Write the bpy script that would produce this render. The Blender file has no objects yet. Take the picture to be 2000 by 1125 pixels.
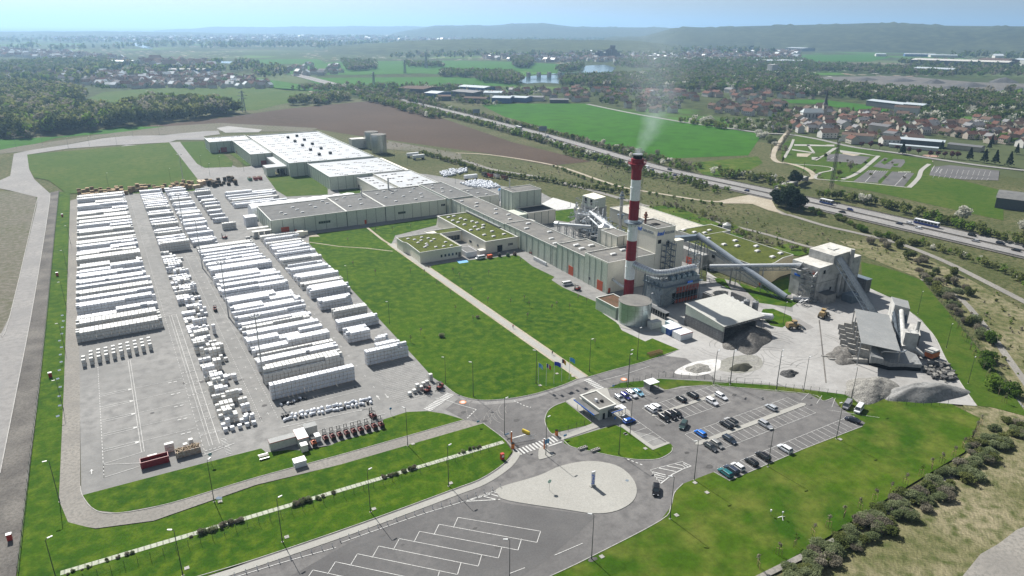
import bpy, bmesh, math, random
import numpy as np
from mathutils import Vector, Matrix
from mathutils.geometry import tessellate_polygon
R = math.radians
S = bpy.context.scene
COL = S.collection
# ------------------------------------------------------------------ camera
F_PX, HOR, ROLL, CAMH = 1365.0, 52.0, 0.3, 112.0
pitch = math.atan((562.5-HOR)/F_PX)
def _basis():
    r = R(ROLL); Rv = Vector((1,0,0)); Fv = Vector((0,math.cos(pitch),-math.sin(pitch))); Uv = Vector((0,math.sin(pitch),math.cos(pitch)))
    c, s = math.cos(r), math.sin(r)
    R2 = Rv*c+Uv*s; U2 = Uv*c-Rv*s
    d = Fv+R2*((155-1000)/F_PX)+U2*((562.5-HOR)/F_PX)
    a = math.atan2(d.x,d.y); m = Matrix.Rotation(a,3,'Z')
    return m@R2, m@U2, m@Fv
RV, UV, FV = _basis()
cam_d = bpy.data.cameras.new('camera'); cam = bpy.data.objects.new('camera', cam_d); COL.objects.link(cam)
cam_d.sensor_width = 36; cam_d.lens = 36*F_PX/2000; cam_d.clip_start = 1; cam_d.clip_end = 120000
mw = Matrix((( RV.x,UV.x,-FV.x,0),(RV.y,UV.y,-FV.y,0),(RV.z,UV.z,-FV.z,CAMH),(0,0,0,1)))
cam.matrix_world = mw; S.camera = cam
# ------------------------------------------------------------------ sky, sun, exposure
SUN_EL, SUN_AZ = R(44), R(-4)          # azimuth measured from +Y towards +X
w = bpy.data.worlds.new('World'); S.world = w; w.use_nodes = True
nt = w.node_tree; bg = nt.nodes['Background']
sky = nt.nodes.new('ShaderNodeTexSky'); sky.sky_type = 'NISHITA'; sky.sun_disc = False
sky.sun_elevation = SUN_EL; sky.sun_rotation = SUN_AZ; sky.altitude = 100; sky.air_density = 1.0; sky.dust_density = 1.2; sky.ozone_density = 1.5
hsv = nt.nodes.new('ShaderNodeHueSaturation'); hsv.inputs['Saturation'].default_value = .52; nt.links.new(sky.outputs[0], hsv.inputs['Color']); nt.links.new(hsv.outputs[0], bg.inputs[0]); bg.inputs[1].default_value = 0.05
sl = bpy.data.lights.new('sun','SUN'); sl.energy = 5.0; sl.angle = R(0.5); sl.color = (1,0.96,0.9)
so = bpy.data.objects.new('sun', sl); COL.objects.link(so)
sd = Vector((math.sin(SUN_AZ)*math.cos(SUN_EL), math.cos(SUN_AZ)*math.cos(SUN_EL), math.sin(SUN_EL)))
so.rotation_euler = (-sd).to_track_quat('-Z','Y').to_euler(); so.location = (0,0,500)
S.view_settings.view_transform = 'Standard'; S.view_settings.look = 'None'; S.view_settings.gamma = 1; S.view_settings.use_curve_mapping = False
S.view_settings.exposure = 0.82
S.cycles.volume_bounces = 0; S.cycles.max_bounces = 6; S.cycles.diffuse_bounces = 3; S.cycles.transparent_max_bounces = 8
S.cycles.volume_step_rate = 1.0; S.cycles.volume_max_steps = 64
rng = random.Random(7); nrg = np.random.default_rng(11)
# ------------------------------------------------------------------ helpers
def ray(px,py): return FV+RV*((px-1000)/F_PX)+UV*((562.5-py)/F_PX)
def at(px,py,z=0.0):
    d = ray(px,py); t = (z-CAMH)/d.z
    return (d.x*t, d.y*t)
def pix(X,Y,Z=0.0):
    q = Vector((X,Y,Z-CAMH)); c = q.dot(FV)
    return (1000+F_PX*q.dot(RV)/c, 562.5-F_PX*q.dot(UV)/c)
def Z(x0,y0,s): return lambda x,y: (x0+x*s, y0+y*s)
z1,z2,z3 = Z(0,0,1/3),Z(667,0,1/3),Z(1334,0,1/3)
z4,z5,z6 = Z(0,375,1/3),Z(667,375,1/3),Z(1334,375,1/3)
z7,z8,z9 = Z(0,750,1/3),Z(667,750,1/3),Z(1334,750,1/3)
zH,zI,zJ,zK,zL,zF = Z(1500,180,.1707),Z(1160,720,.1511),Z(1400,740,.17773),Z(500,740,.2),Z(960,680,.2133),Z(1620,540,.231)
def W(zf, *pts): return [at(*zf(*p)) for p in pts]          # zoom-window points -> ground points
def P(*pts): return [at(*p) for p in pts]
KIDS = {}
def link(o, parent=None, pinv=None):
    COL.objects.link(o)
    if parent is not None:
        o.parent = parent
        if pinv is not None: o.matrix_parent_inverse = pinv
        elif parent.type == 'EMPTY': o.matrix_parent_inverse = parent.matrix_basis.inverted()
        KIDS.setdefault(parent.name, []).append(o)
    return o
def tag(o, label, cat, group=None, kind=None):
    o['label'] = label; o['category'] = cat
    if group: o['group'] = group
    if kind: o['kind'] = kind
    return o
def thing(name, label, cat, loc=(0,0,0), group=None, rz=0):
    o = bpy.data.objects.new(name, None); o.location = loc; o.rotation_euler = (0,0,rz); o.empty_display_size = 1
    COL.objects.link(o); return tag(o, label, cat, group)
def dup(o, loc, rz=0, sc=1, label=None, group=None, parent=None):
    c = o.copy(); COL.objects.link(c)
    if parent is None:
        c.location = loc; c.rotation_euler = (0,0,rz); c.scale = (sc,sc,sc) if not hasattr(sc,'__len__') else sc
        if label: c['label'] = label
        if group: c['group'] = group
    else:
        c.parent = parent
    for ch in KIDS.get(o.name, []):
        dup(ch, None, parent=c)
    KIDS[c.name] = []
    return c
def remat(o, mapping):
    pass
class MB:
    def __init__(s): s.v=[]; s.f=[]; s.m=[]
    def add(s, vs, fs, m=0):
        b = len(s.v); s.v += [tuple(v) for v in vs]; s.f += [tuple(b+i for i in f) for f in fs]; s.m += [m]*len(fs); return s
    def box(s,x0,x1,y0,y1,z0,z1,m=0,bottom=True):
        vs=[(x0,y0,z0),(x1,y0,z0),(x1,y1,z0),(x0,y1,z0),(x0,y0,z1),(x1,y0,z1),(x1,y1,z1),(x0,y1,z1)]
        fs=[(4,5,6,7),(0,1,5,4),(1,2,6,5),(2,3,7,6),(3,0,4,7)]
        if bottom: fs.append((3,2,1,0))
        return s.add(vs,fs,m)
    def obox(s,c,size,rz=0,m=0,tilt=None):
        hx,hy,hz = size[0]/2,size[1]/2,size[2]/2
        M_ = Matrix.Rotation(rz,3,'Z')
        if tilt is not None: M_ = M_@tilt
        c = Vector(c)
        vs=[c+M_@Vector((a*hx,b*hy,d*hz)) for d in (-1,1) for a,b in ((-1,-1),(1,-1),(1,1),(-1,1))]
        return s.add(vs,[(3,2,1,0),(4,5,6,7),(0,1,5,4),(1,2,6,5),(2,3,7,6),(3,0,4,7)],m)
    def prism(s,poly,z0,z1,m=0,mtop=None,bottom=False):
        n=len(poly)
        a=sum(poly[i][0]*poly[(i+1)%n][1]-poly[(i+1)%n][0]*poly[i][1] for i in range(n))
        if a<0: poly=poly[::-1]
        zt = z1 if hasattr(z1,'__len__') else [z1]*n
        if a<0 and hasattr(z1,'__len__'): zt = list(z1)[::-1]
        vs=[(p[0],p[1],z0) for p in poly]+[(p[0],p[1],zt[i]) for i,p in enumerate(poly)]
        s.add(vs,[(i,(i+1)%n,n+(i+1)%n,n+i) for i in range(n)],m)
        s.add([vs[n+i] for i in range(n)],[tuple(range(n))],m if mtop is None else mtop)
        if bottom: s.add(vs[:n],[tuple(reversed(range(n)))],m)
        return s
    def cyl(s,x,y,z0,z1,r,r2=None,n=16,m=0,cap=True,mcap=None):
        r2 = r if r2 is None else r2
        vs=[(x+r*math.cos(2*math.pi*i/n),y+r*math.sin(2*math.pi*i/n),z0) for i in range(n)]+[(x+r2*math.cos(2*math.pi*i/n),y+r2*math.sin(2*math.pi*i/n),z1) for i in range(n)]
        s.add(vs,[(i,(i+1)%n,n+(i+1)%n,n+i) for i in range(n)],m)
        if cap: s.add(vs[n:],[tuple(range(n))],m if mcap is None else mcap)
        return s
    def tube(s,pts,r,n=6,m=0,cap=True):
        pts=[Vector(p) for p in pts]; rs = r if hasattr(r,'__len__') else [r]*len(pts)
        vs=[]; prev=None
        for i,p in enumerate(pts):
            d=(pts[min(i+1,len(pts)-1)]-pts[max(i-1,0)]).normalized()
            up=Vector((0,0,1)) if abs(d.z)<.95 else Vector((0,1,0))
            a=d.cross(up).normalized(); b=a.cross(d)
            for k in range(n):
                t=2*math.pi*k/n+math.pi/n; vs.append(p+(a*math.cos(t)+b*math.sin(t))*rs[i])
        fs=[(i*n+k,i*n+(k+1)%n,(i+1)*n+(k+1)%n,(i+1)*n+k) for i in range(len(pts)-1) for k in range(n)]
        if cap: fs+=[tuple(reversed(range(n))),tuple(range((len(pts)-1)*n,len(pts)*n))]
        return s.add(vs,fs,m)
    def bars(s,segs,r=.06,m=0,n=4):
        for a,b in segs: s.tube([a,b],r,n,m)
        return s
    def build(s,name,mats,parent=None,smooth=False,loc=None,bevel=0):
        me=bpy.data.meshes.new(name); me.from_pydata(s.v,[],s.f)
        for mt in (mats if isinstance(mats,(list,tuple)) else [mats]): me.materials.append(mt)
        me.polygons.foreach_set('material_index', s.m)
        if smooth: me.polygons.foreach_set('use_smooth',[True]*len(s.f))
        me.update()
        o=bpy.data.objects.new(name,me)
        if loc: o.location=loc
        link(o,parent)
        if bevel:
            md=o.modifiers.new('bevel','BEVEL'); md.width=bevel; md.segments=2; md.limit_method='ANGLE'
        return o
def npmesh(name, verts, nq, mats, midx=None, k=4, smooth=False):
    me=bpy.data.meshes.new(name); nv=len(verts)
    me.vertices.add(nv); me.vertices.foreach_set('co',np.ascontiguousarray(verts,dtype=np.float32).ravel())
    me.loops.add(nv); me.loops.foreach_set('vertex_index',np.arange(nv,dtype=np.int32))
    me.polygons.add(nq); me.polygons.foreach_set('loop_start',np.arange(0,nq*k,k,dtype=np.int32)); me.polygons.foreach_set('loop_total',np.full(nq,k,dtype=np.int32))
    for mt in mats: me.materials.append(mt)
    if midx is not None: me.polygons.foreach_set('material_index',np.asarray(midx,dtype=np.int32))
    me.update(calc_edges=True); return me
def spline(pts, closed=False, n=6):
    out=[]; N=len(pts); rngs=range(N) if closed else range(N-1)
    for i in rngs:
        p=[Vector(pts[(i+k)%N] if closed else pts[min(max(i+k,0),N-1)]) for k in (-1,0,1,2)]
        for j in range(n):
            t=j/n
            q=0.5*((2*p[1])+(p[2]-p[0])*t+(2*p[0]-5*p[1]+4*p[2]-p[3])*t*t+(3*p[1]-p[0]-3*p[2]+p[3])*t**3)
            out.append(tuple(q))
    if not closed: out.append(tuple(pts[-1]))
    return out
def offs(pts, d):
    out=[]
    for i in range(len(pts)):
        a=Vector(pts[max(i-1,0)][:2]); b=Vector(pts[min(i+1,len(pts)-1)][:2]); t=(b-a).normalized()
        out.append((pts[i][0]-t.y*d, pts[i][1]+t.x*d))
    return out
def ribbon_mb(mb, pts, d0, d1, z, m=0, dash=None):
    a=offs(pts,d0); b=offs(pts,d1)
    if dash:
        L=0; on,off=dash
        for i in range(len(pts)-1):
            seg=math.dist(pts[i][:2],pts[i+1][:2]); t=0
            while t<seg:
                ph=(L+t)%(on+off); step=(on-ph) if ph<on else (on+off-ph); step=min(step,seg-t)+1e-6
                if ph<on:
                    u0,u1=t/seg,min((t+step)/seg,1)
                    q=[tuple(Vector(c[i]).lerp(Vector(c[i+1]),u)) for c,u in ((a,u0),(a,u1),(b,u1),(b,u0))]
                    mb.add([(x,y,z) for x,y in q],[(0,3,2,1) if d1>d0 else (0,1,2,3)][:1],m)
                t+=step
            L+=seg
        return mb
    for i in range(len(pts)-1):
        mb.add([(*a[i],z),(*a[i+1],z),(*b[i+1],z),(*b[i],z)],[(0,3,2,1) if d1>d0 else (0,1,2,3)],m)
    return mb
def flat(mb, poly, z, m=0):
    n=len(poly); a=sum(poly[i][0]*poly[(i+1)%n][1]-poly[(i+1)%n][0]*poly[i][1] for i in range(n))
    if a<0: poly=poly[::-1]
    tri=tessellate_polygon([[Vector((p[0],p[1],0)) for p in poly]])
    vs=[(p[0],p[1],z) for p in poly]; fs=[]
    for t in tri:
        p,q,r_=[poly[i] for i in t]
        c=(q[0]-p[0])*(r_[1]-p[1])-(q[1]-p[1])*(r_[0]-p[0])
        fs.append(tuple(t) if c>0 else tuple(reversed(t)))
    return mb.add(vs,fs,m)
def sheet(name, poly, z, mat, kind='structure'):
    mb=MB(); flat(mb,poly,z); o=mb.build(name,mat); o['kind']=kind; return o
def struct(o): o['kind']='structure'; return o
def line(mb,a,b,w=.12,z=.09,m=0):
    a=Vector(a[:2]); b=Vector(b[:2]); t=(b-a).normalized(); n=Vector((-t.y,t.x))*w/2
    mb.add([(*(a-n),z),(*(b-n),z),(*(b+n),z),(*(a+n),z)],[(0,1,2,3)],m); return mb
def inpoly(x,y,poly):
    c=False; n=len(poly); j=n-1
    for i in range(n):
        xi,yi=poly[i][:2]; xj,yj=poly[j][:2]
        if (yi>y)!=(yj>y) and x<(xj-xi)*(y-yi)/(yj-yi)+xi: c=not c
        j=i
    return c
def scatter(poly, dens, rnd, mind=0):
    xs=[p[0] for p in poly]; ys=[p[1] for p in poly]; A=(max(xs)-min(xs))*(max(ys)-min(ys)); out=[]
    for _ in range(int(A*dens)):
        x,y=rnd.uniform(min(xs),max(xs)),rnd.uniform(min(ys),max(ys))
        if inpoly(x,y,poly) and (not mind or all((x-a)**2+(y-b)**2>mind*mind for a,b in out)): out.append((x,y))
    return out
# ------------------------------------------------------------------ materials
def newmat(name):
    m=bpy.data.materials.new(name); m.use_nodes=True; t=m.node_tree; return m,t,t.nodes['Principled BSDF']
def M(name, c1, c2=None, s1=.05, s2=.6, rough=.85, metal=0, bump=0, c3=None, detail=5, spec=.12, bs=None, thr=(.35,.65), fine=.13):
    """two-scale mottled surface; c3 = a second patch colour at a finer scale"""
    m,t,b=newmat(name); N=t.nodes; L=t.links
    b.inputs['Roughness'].default_value=rough; b.inputs['Metallic'].default_value=metal; b.inputs['Specular IOR Level'].default_value=spec
    if c2 is None: c2=tuple(x*.8 for x in c1)
    tc=N.new('ShaderNodeTexCoord'); src=tc.outputs['Object']
    n1=N.new('ShaderNodeTexNoise'); n1.inputs['Scale'].default_value=s1; n1.inputs['Detail'].default_value=detail; L.new(src,n1.inputs['Vector'])
    r1=N.new('ShaderNodeValToRGB'); r1.color_ramp.elements[0].position=thr[0]; r1.color_ramp.elements[1].position=thr[1]
    r1.color_ramp.elements[0].color=(*c1,1); r1.color_ramp.elements[1].color=(*c2,1); L.new(n1.outputs[0],r1.inputs[0])
    n2=N.new('ShaderNodeTexNoise'); n2.inputs['Scale'].default_value=s2; n2.inputs['Detail'].default_value=detail; L.new(src,n2.inputs['Vector'])
    mx=N.new('ShaderNodeMix'); mx.data_type='RGBA'
    r2=N.new('ShaderNodeMapRange'); r2.inputs[1].default_value=.42; r2.inputs[2].default_value=.68; L.new(n2.outputs[0],r2.inputs[0])
    if c3 is None:
        mx.blend_type='MULTIPLY'; mx.inputs[7].default_value=(.72,.72,.72,1)
    else: mx.inputs[7].default_value=(*c3,1)
    L.new(r2.outputs[0],mx.inputs[0]); L.new(r1.outputs[0],mx.inputs[6])
    n4=N.new('ShaderNodeTexNoise'); n4.inputs['Scale'].default_value=s2*4.3; n4.inputs['Detail'].default_value=6; n4.inputs['Roughness'].default_value=.72; L.new(src,n4.inputs['Vector'])
    m4=N.new('ShaderNodeMapRange'); m4.inputs[1].default_value=.3; m4.inputs[2].default_value=.7; m4.inputs[3].default_value=1-fine; m4.inputs[4].default_value=1+fine; L.new(n4.outputs[0],m4.inputs[0])
    hs=N.new('ShaderNodeHueSaturation'); L.new(m4.outputs[0],hs.inputs['Value']); L.new(mx.outputs[2],hs.inputs['Color']); L.new(hs.outputs[0],b.inputs['Base Color'])
    if bump:
        bp=N.new('ShaderNodeBump'); bp.inputs['Strength'].default_value=bump; bp.inputs['Distance'].default_value=.3
        n3=N.new('ShaderNodeTexNoise'); n3.inputs['Scale'].default_value=bs or s2*3; n3.inputs['Detail'].default_value=4; L.new(src,n3.inputs['Vector'])
        L.new(n3.outputs[0],bp.inputs['Height']); L.new(bp.outputs[0],b.inputs['Normal'])
    return m
def stripes(m, axis=0, pitch=1.0, dark=.8, width=.12, axis2=None, pitch2=1.0):
    """seams of panels or boards: multiplies the base colour along lines at a fixed pitch"""
    t=m.node_tree; N=t.nodes; L=t.links; b=N['Principled BSDF']; src=b.inputs['Base Color'].links[0].from_socket
    tc=N.new('ShaderNodeTexCoord'); sp=N.new('ShaderNodeSeparateXYZ'); L.new(tc.outputs['Object'],sp.inputs[0])
    def lines(ax,pt):
        d=N.new('ShaderNodeMath'); d.operation='DIVIDE'; d.inputs[1].default_value=pt
        if ax==3:
            ad=N.new('ShaderNodeMath'); ad.operation='ADD'; L.new(sp.outputs[0],ad.inputs[0]); L.new(sp.outputs[1],ad.inputs[1]); L.new(ad.outputs[0],d.inputs[0])
        else: L.new(sp.outputs[ax],d.inputs[0])
        f=N.new('ShaderNodeMath'); f.operation='FRACT'; L.new(d.outputs[0],f.inputs[0])
        l=N.new('ShaderNodeMath'); l.operation='LESS_THAN'; l.inputs[1].default_value=width; L.new(f.outputs[0],l.inputs[0]); return l.outputs[0]
    k=lines(axis,pitch)
    if axis2 is not None:
        k2=lines(axis2,pitch2); mxx=N.new('ShaderNodeMath'); mxx.operation='MAXIMUM'; L.new(k,mxx.inputs[0]); L.new(k2,mxx.inputs[1]); k=mxx.outputs[0]
    mx=N.new('ShaderNodeMix'); mx.data_type='RGBA'; mx.blend_type='MULTIPLY'; mx.inputs[7].default_value=(dark,dark,dark,1)
    L.new(k,mx.inputs[0]); L.new(src,mx.inputs[6]); L.new(mx.outputs[2],b.inputs['Base Color']); return m
def leafmat(name, c, c2, trans=.35, rnd=.5):
    m,t,b=newmat(name); N=t.nodes; L=t.links
    b.inputs['Roughness'].default_value=.8; b.inputs['Specular IOR Level'].default_value=.15
    tc=N.new('ShaderNodeNewGeometry'); n=N.new('ShaderNodeTexNoise'); n.inputs['Scale'].default_value=.11; n.inputs['Detail'].default_value=3; L.new(tc.outputs['Position'],n.inputs['Vector'])
    oi=N.new('ShaderNodeObjectInfo')
    a=N.new('ShaderNodeMath'); a.operation='ADD'; ml=N.new('ShaderNodeMath'); ml.operation='MULTIPLY_ADD'; ml.inputs[1].default_value=rnd; ml.inputs[2].default_value=-rnd/2
    L.new(oi.outputs['Random'],ml.inputs[0]); L.new(n.outputs[0],a.inputs[0]); L.new(ml.outputs[0],a.inputs[1])
    r=N.new('ShaderNodeValToRGB'); r.color_ramp.elements[0].position=.3; r.color_ramp.elements[1].position=.7
    r.color_ramp.elements[0].color=(*c,1); r.color_ramp.elements[1].color=(*c2,1); L.new(a.outputs[0],r.inputs[0])
    L.new(r.outputs[0],b.inputs['Base Color'])
    tr=N.new('ShaderNodeBsdfTranslucent'); L.new(r.outputs[0],tr.inputs[0]); ms=N.new('ShaderNodeMixShader'); ms.inputs[0].default_value=trans
    L.new(b.outputs[0],ms.inputs[1]); L.new(tr.outputs[0],ms.inputs[2]); L.new(ms.outputs[0],N['Material Output'].inputs[0]); return m
def plain(name,c,rough=.5,metal=0,spec=.5,alpha=None):
    m,t,b=newmat(name); b.inputs['Roughness'].default_value=rough; b.inputs['Metallic'].default_value=metal; b.inputs['Specular IOR Level'].default_value=spec
    N=t.nodes; L=t.links; tc=N.new('ShaderNodeTexCoord'); n=N.new('ShaderNodeTexNoise'); n.inputs['Scale'].default_value=1.3; n.inputs['Detail'].default_value=4; L.new(tc.outputs['Object'],n.inputs['Vector'])
    r=N.new('ShaderNodeValToRGB'); r.color_ramp.elements[0].position=.3; r.color_ramp.elements[1].position=.75
    r.color_ramp.elements[0].color=(*c,1); r.color_ramp.elements[1].color=(*[x*.8 for x in c],1); L.new(n.outputs[0],r.inputs[0]); L.new(r.outputs[0],b.inputs['Base Color']); return m
G_ = dict(
 lawn=M('mown_lawn',(.020,.060,.002),(.036,.084,.002),.03,.3,.95,c3=(.066,.108,.006),spec=.1,bump=.3,bs=3,fine=.3),
 lawn2=M('worn_lawn',(.040,.080,.005),(.068,.094,.014),.02,.2,.95,c3=(.030,.070,.004),fine=.25,spec=.1,bump=.3,bs=3),
 verge=M('verge_grass',(.023,.064,.002),(.046,.088,.004),.03,.11,.95,c3=(.090,.112,.018),spec=.1,bump=.3,bs=2,fine=.28),
 scrub=M('rough_dry_grass',(.070,.078,.030),(.115,.108,.055),.02,.4,.95,c3=(.038,.054,.014),spec=.1,bump=.8,bs=1.2,fine=.5),
 scrub2=M('rough_bank',(.12,.118,.055),(.215,.19,.12),.05,.35,.95,c3=(.065,.078,.026),spec=.1,bump=.8,bs=1.5,fine=.4),
 bare=M('bare_soil',(.12,.11,.088),(.085,.09,.05),.02,.4,.95,c3=(.16,.148,.122),fine=.3,spec=.1,bump=.5),
 field=M('young_crop',(.026,.105,.002),(.035,.12,.003),.006,.05,.95,spec=.1,thr=(.3,.7)),
 plough=M('ploughed_earth',(.055,.037,.024),(.080,.055,.038),.008,.1,.95,spec=.1,c3=(.068,.047,.034),fine=.25),
 asphalt=M('worn_asphalt',(.125,.122,.12),(.175,.17,.165),.035,.35,.9,spec=.08,c3=(.112,.109,.108)),
 asphalt2=M('grey_asphalt',(.098,.096,.096),(.135,.132,.13),.06,.5,.9,spec=.08,c3=(.105,.104,.104)),
 road=M('pale_road',(.22,.215,.21),(.27,.262,.25),.05,.5,.9,spec=.08,c3=(.2,.195,.19)),
 yard=M('yard_paving',(.195,.194,.187),(.25,.247,.238),.03,.3,.88,spec=.08,c3=(.178,.177,.172),fine=.1),
 gravel=M('gravel_track',(.20,.19,.175),(.26,.245,.22),.06,1.2,.95,spec=.1,c3=(.17,.165,.15),bump=.1,fine=.2),
 dark_gravel=M('dark_gravel',(.10,.094,.088),(.17,.16,.145),.09,1.4,.95,spec=.1,bump=.2,fine=.3),
 dust=M('dusty_quarry_floor',(.26,.255,.245),(.355,.35,.34),.03,.12,.9,spec=.05,c3=(.315,.31,.30)),
 concrete=M('pale_concrete',(.29,.285,.262),(.33,.325,.30),.06,.5,.9,spec=.08,c3=(.305,.30,.278)),
 dirt=M('dirt_path',(.33,.29,.22),(.40,.36,.29),.08,.8,.95,spec=.1),
 paint=M('road_paint',(.60,.60,.58),(.48,.48,.465),.4,3,.7,c3=(.34,.34,.33),fine=.2),
 kerb=M('kerb_stone',(.34,.335,.32),(.42,.41,.39),.4,2,.9),
 water=plain('river_water',(.05,.11,.13),.12,0,.6),
)

stripes(G_['field'],3,9.0,.88,.06)
# ================================================================== GROUND, ROADS, WATER, HILLS
def plain_ground_mat():
    m,t,b=newmat('far_plain'); N=t.nodes; L=t.links; b.inputs['Roughness'].default_value=1; b.inputs['Specular IOR Level'].default_value=.05
    tc=N.new('ShaderNodeTexCoord'); src=tc.outputs['Object']
    wn=N.new('ShaderNodeTexNoise'); wn.inputs['Scale'].default_value=.0016; wn.inputs['Detail'].default_value=6; L.new(src,wn.inputs['Vector'])
    ad=N.new('ShaderNodeMix'); ad.data_type='VECTOR'; ad.inputs[0].default_value=.15
    sc=N.new('ShaderNodeVectorMath'); sc.operation='SCALE'; sc.inputs['Scale'].default_value=600; L.new(wn.outputs[1],sc.inputs[0])
    va=N.new('ShaderNodeVectorMath'); va.operation='ADD'; L.new(src,va.inputs[0]); L.new(sc.outputs[0],va.inputs[1])
    vo=N.new('ShaderNodeTexVoronoi'); vo.inputs['Scale'].default_value=.0028; L.new(va.outputs[0],vo.inputs['Vector'])
    r=N.new('ShaderNodeValToRGB'); r.color_ramp.interpolation='CONSTANT'; e=r.color_ramp.elements
    e[0].position=0; e[0].color=(.06,.085,.03,1); e[1].position=.3; e[1].color=(.06,.14,.022,1)
    for p,c in ((.48,(.09,.115,.05)),(.62,(.045,.065,.026)),(.72,(.09,.15,.035)),(.85,(.14,.13,.09)),(.92,(.07,.085,.04))):
        k=e.new(p); k.color=(*c,1)
    sp=N.new('ShaderNodeSeparateColor'); L.new(vo.outputs['Color'],sp.inputs[0]); L.new(sp.outputs[0],r.inputs[0])
    n2=N.new('ShaderNodeTexNoise'); n2.inputs['Scale'].default_value=.0022; n2.inputs['Detail'].default_value=8; n2.inputs['Roughness'].default_value=.7; L.new(src,n2.inputs['Vector'])
    mr=N.new('ShaderNodeMapRange'); mr.inputs[1].default_value=.44; mr.inputs[2].default_value=.52; L.new(n2.outputs[0],mr.inputs[0])
    n3=N.new('ShaderNodeTexNoise'); n3.inputs['Scale'].default_value=.05; n3.inputs['Detail'].default_value=6; n3.inputs['Roughness'].default_value=.75; L.new(src,n3.inputs['Vector'])
    r3=N.new('ShaderNodeValToRGB'); r3.color_ramp.elements[0].position=.35; r3.color_ramp.elements[1].position=.68
    r3.color_ramp.elements[0].color=(.022,.032,.012,1); r3.color_ramp.elements[1].color=(.085,.10,.042,1); L.new(n3.outputs[0],r3.inputs[0])
    mx=N.new('ShaderNodeMix'); mx.data_type='RGBA'; L.new(mr.outputs[0],mx.inputs[0]); L.new(r.outputs[0],mx.inputs[6]); L.new(r3.outputs[0],mx.inputs[7])
    # specks of roofs and roads in built-up patches
    vs=N.new('ShaderNodeTexVoronoi'); vs.inputs['Scale'].default_value=.035; L.new(src,vs.inputs['Vector'])
    sc2=N.new('ShaderNodeSeparateColor'); L.new(vs.outputs['Color'],sc2.inputs[0])
    g1=N.new('ShaderNodeMath'); g1.operation='GREATER_THAN'; g1.inputs[1].default_value=.62; L.new(sc2.outputs[0],g1.inputs[0])
    g2=N.new('ShaderNodeMath'); g2.operation='LESS_THAN'; g2.inputs[1].default_value=.33; L.new(vs.outputs['Distance'],g2.inputs[0])
    n4=N.new('ShaderNodeTexNoise'); n4.inputs['Scale'].default_value=.0011; n4.inputs['Detail'].default_value=5; va2=N.new('ShaderNodeVectorMath'); va2.operation='ADD'; va2.inputs[1].default_value=(5000,9000,0); L.new(src,va2.inputs[0]); L.new(va2.outputs[0],n4.inputs['Vector'])
    g3=N.new('ShaderNodeMath'); g3.operation='GREATER_THAN'; g3.inputs[1].default_value=.53; L.new(n4.outputs[0],g3.inputs[0])
    m1=N.new('ShaderNodeMath'); m1.operation='MULTIPLY'; L.new(g1.outputs[0],m1.inputs[0]); L.new(g2.outputs[0],m1.inputs[1])
    m2=N.new('ShaderNodeMath'); m2.operation='MULTIPLY'; L.new(m1.outputs[0],m2.inputs[0]); L.new(g3.outputs[0],m2.inputs[1])
    rc=N.new('ShaderNodeValToRGB'); rc.color_ramp.elements[0].color=(.28,.17,.13,1); rc.color_ramp.elements[1].color=(.5,.48,.45,1); L.new(sc2.outputs[1],rc.inputs[0])
    mx2=N.new('ShaderNodeMix'); mx2.data_type='RGBA'; L.new(m2.outputs[0],mx2.inputs[0]); L.new(mx.outputs[2],mx2.inputs[6]); L.new(rc.outputs[0],mx2.inputs[7])
    L.new(mx2.outputs[2],b.inputs['Base Color']); return m
GE=45000
mb=MB(); mb.add([(-GE,-2000,-.6),(GE,-2000,-.6),(GE,GE,-.6),(-GE,GE,-.6)],[(0,1,2,3)]); struct(mb.build('ground',plain_ground_mat()))
# local rough ground round the works
sheet('rough_grassland',[(-300,-60),(700,-60),(640,240),(560,760),(520,1080),(300,1180),(-300,900)],-.3,G_['scrub'])
def fld(name,poly,z,mat): return sheet(name,poly,z,G_[mat])
fld('bright_crop_field',P((940,205),(1010,202),(1147,202),(1334,237),(1489,262),(1461,303),(1334,308),(1284,308),(1167,277),(984,227)),-.2,'field')
fld('small_meadow',P((1345,318),(1480,305),(1490,318),(1440,345),(1380,345)),-.2,'verge')
fld('ploughed_field',P((667,202),(734,196),(810,213),(900,243),(1000,277),(1154,315),(1074,323),(957,300),(667,260),(620,252),(417,243),(267,248),(433,230),(560,212)),-.2,'plough')
fld('left_crop_field',P((-60,300),(0,273),(117,267),(233,248),(333,247),(117,267),(60,283),(0,292),(-60,320)),-.18,'field')
fld('left_crop_field',P((-80,275),(0,272),(120,266),(235,247),(335,247),(300,256),(180,262),(100,270),(50,282),(0,292),(-80,310)),-.16,'field')
fld('far_meadow',P((165,195),(200,180),(300,172),(500,169),(600,176),(620,190),(550,203),(500,215),(330,216),(180,205)),-.2,'lawn2')
fld('far_meadow',P((500,152),(560,160),(660,178),(560,176),(500,168)),-.2,'field')
fld('far_meadow',P((590,152),(900,150),(1005,157),(1022,167),(900,168),(690,170),(620,164)),-.2,'field')
fld('far_meadow',P((560,128),(660,120),(900,118),(1010,121),(1090,125),(1130,133),(1085,141),(1010,138),(930,148),(820,143),(700,146),(560,145)),-.2,'field')
fld('far_meadow',P((470,116),(620,115),(640,123),(500,126)),-.2,'field')
fld('far_meadow',P((668,90),(740,88),(820,94),(800,99),(680,98)),-.2,'lawn2')
fld('far_meadow',P((1560,108),(1700,106),(1740,112),(1700,120),(1590,120),(1550,114)),-.2,'field')
fld('far_meadow',P((1515,195),(1600,194),(1690,204),(1740,216),(1700,221),(1600,203),(1520,200)),-.2,'field')
fld('far_meadow',P((1120,112),(1200,116),(1190,121),(1110,118)),-.2,'lawn2')
fld('riverside_slag_yard',P((1600,150),(1760,148),(1900,160),(2060,165),(2060,185),(1900,178),(1750,168),(1620,160)),-.18,'dark_gravel')
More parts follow.
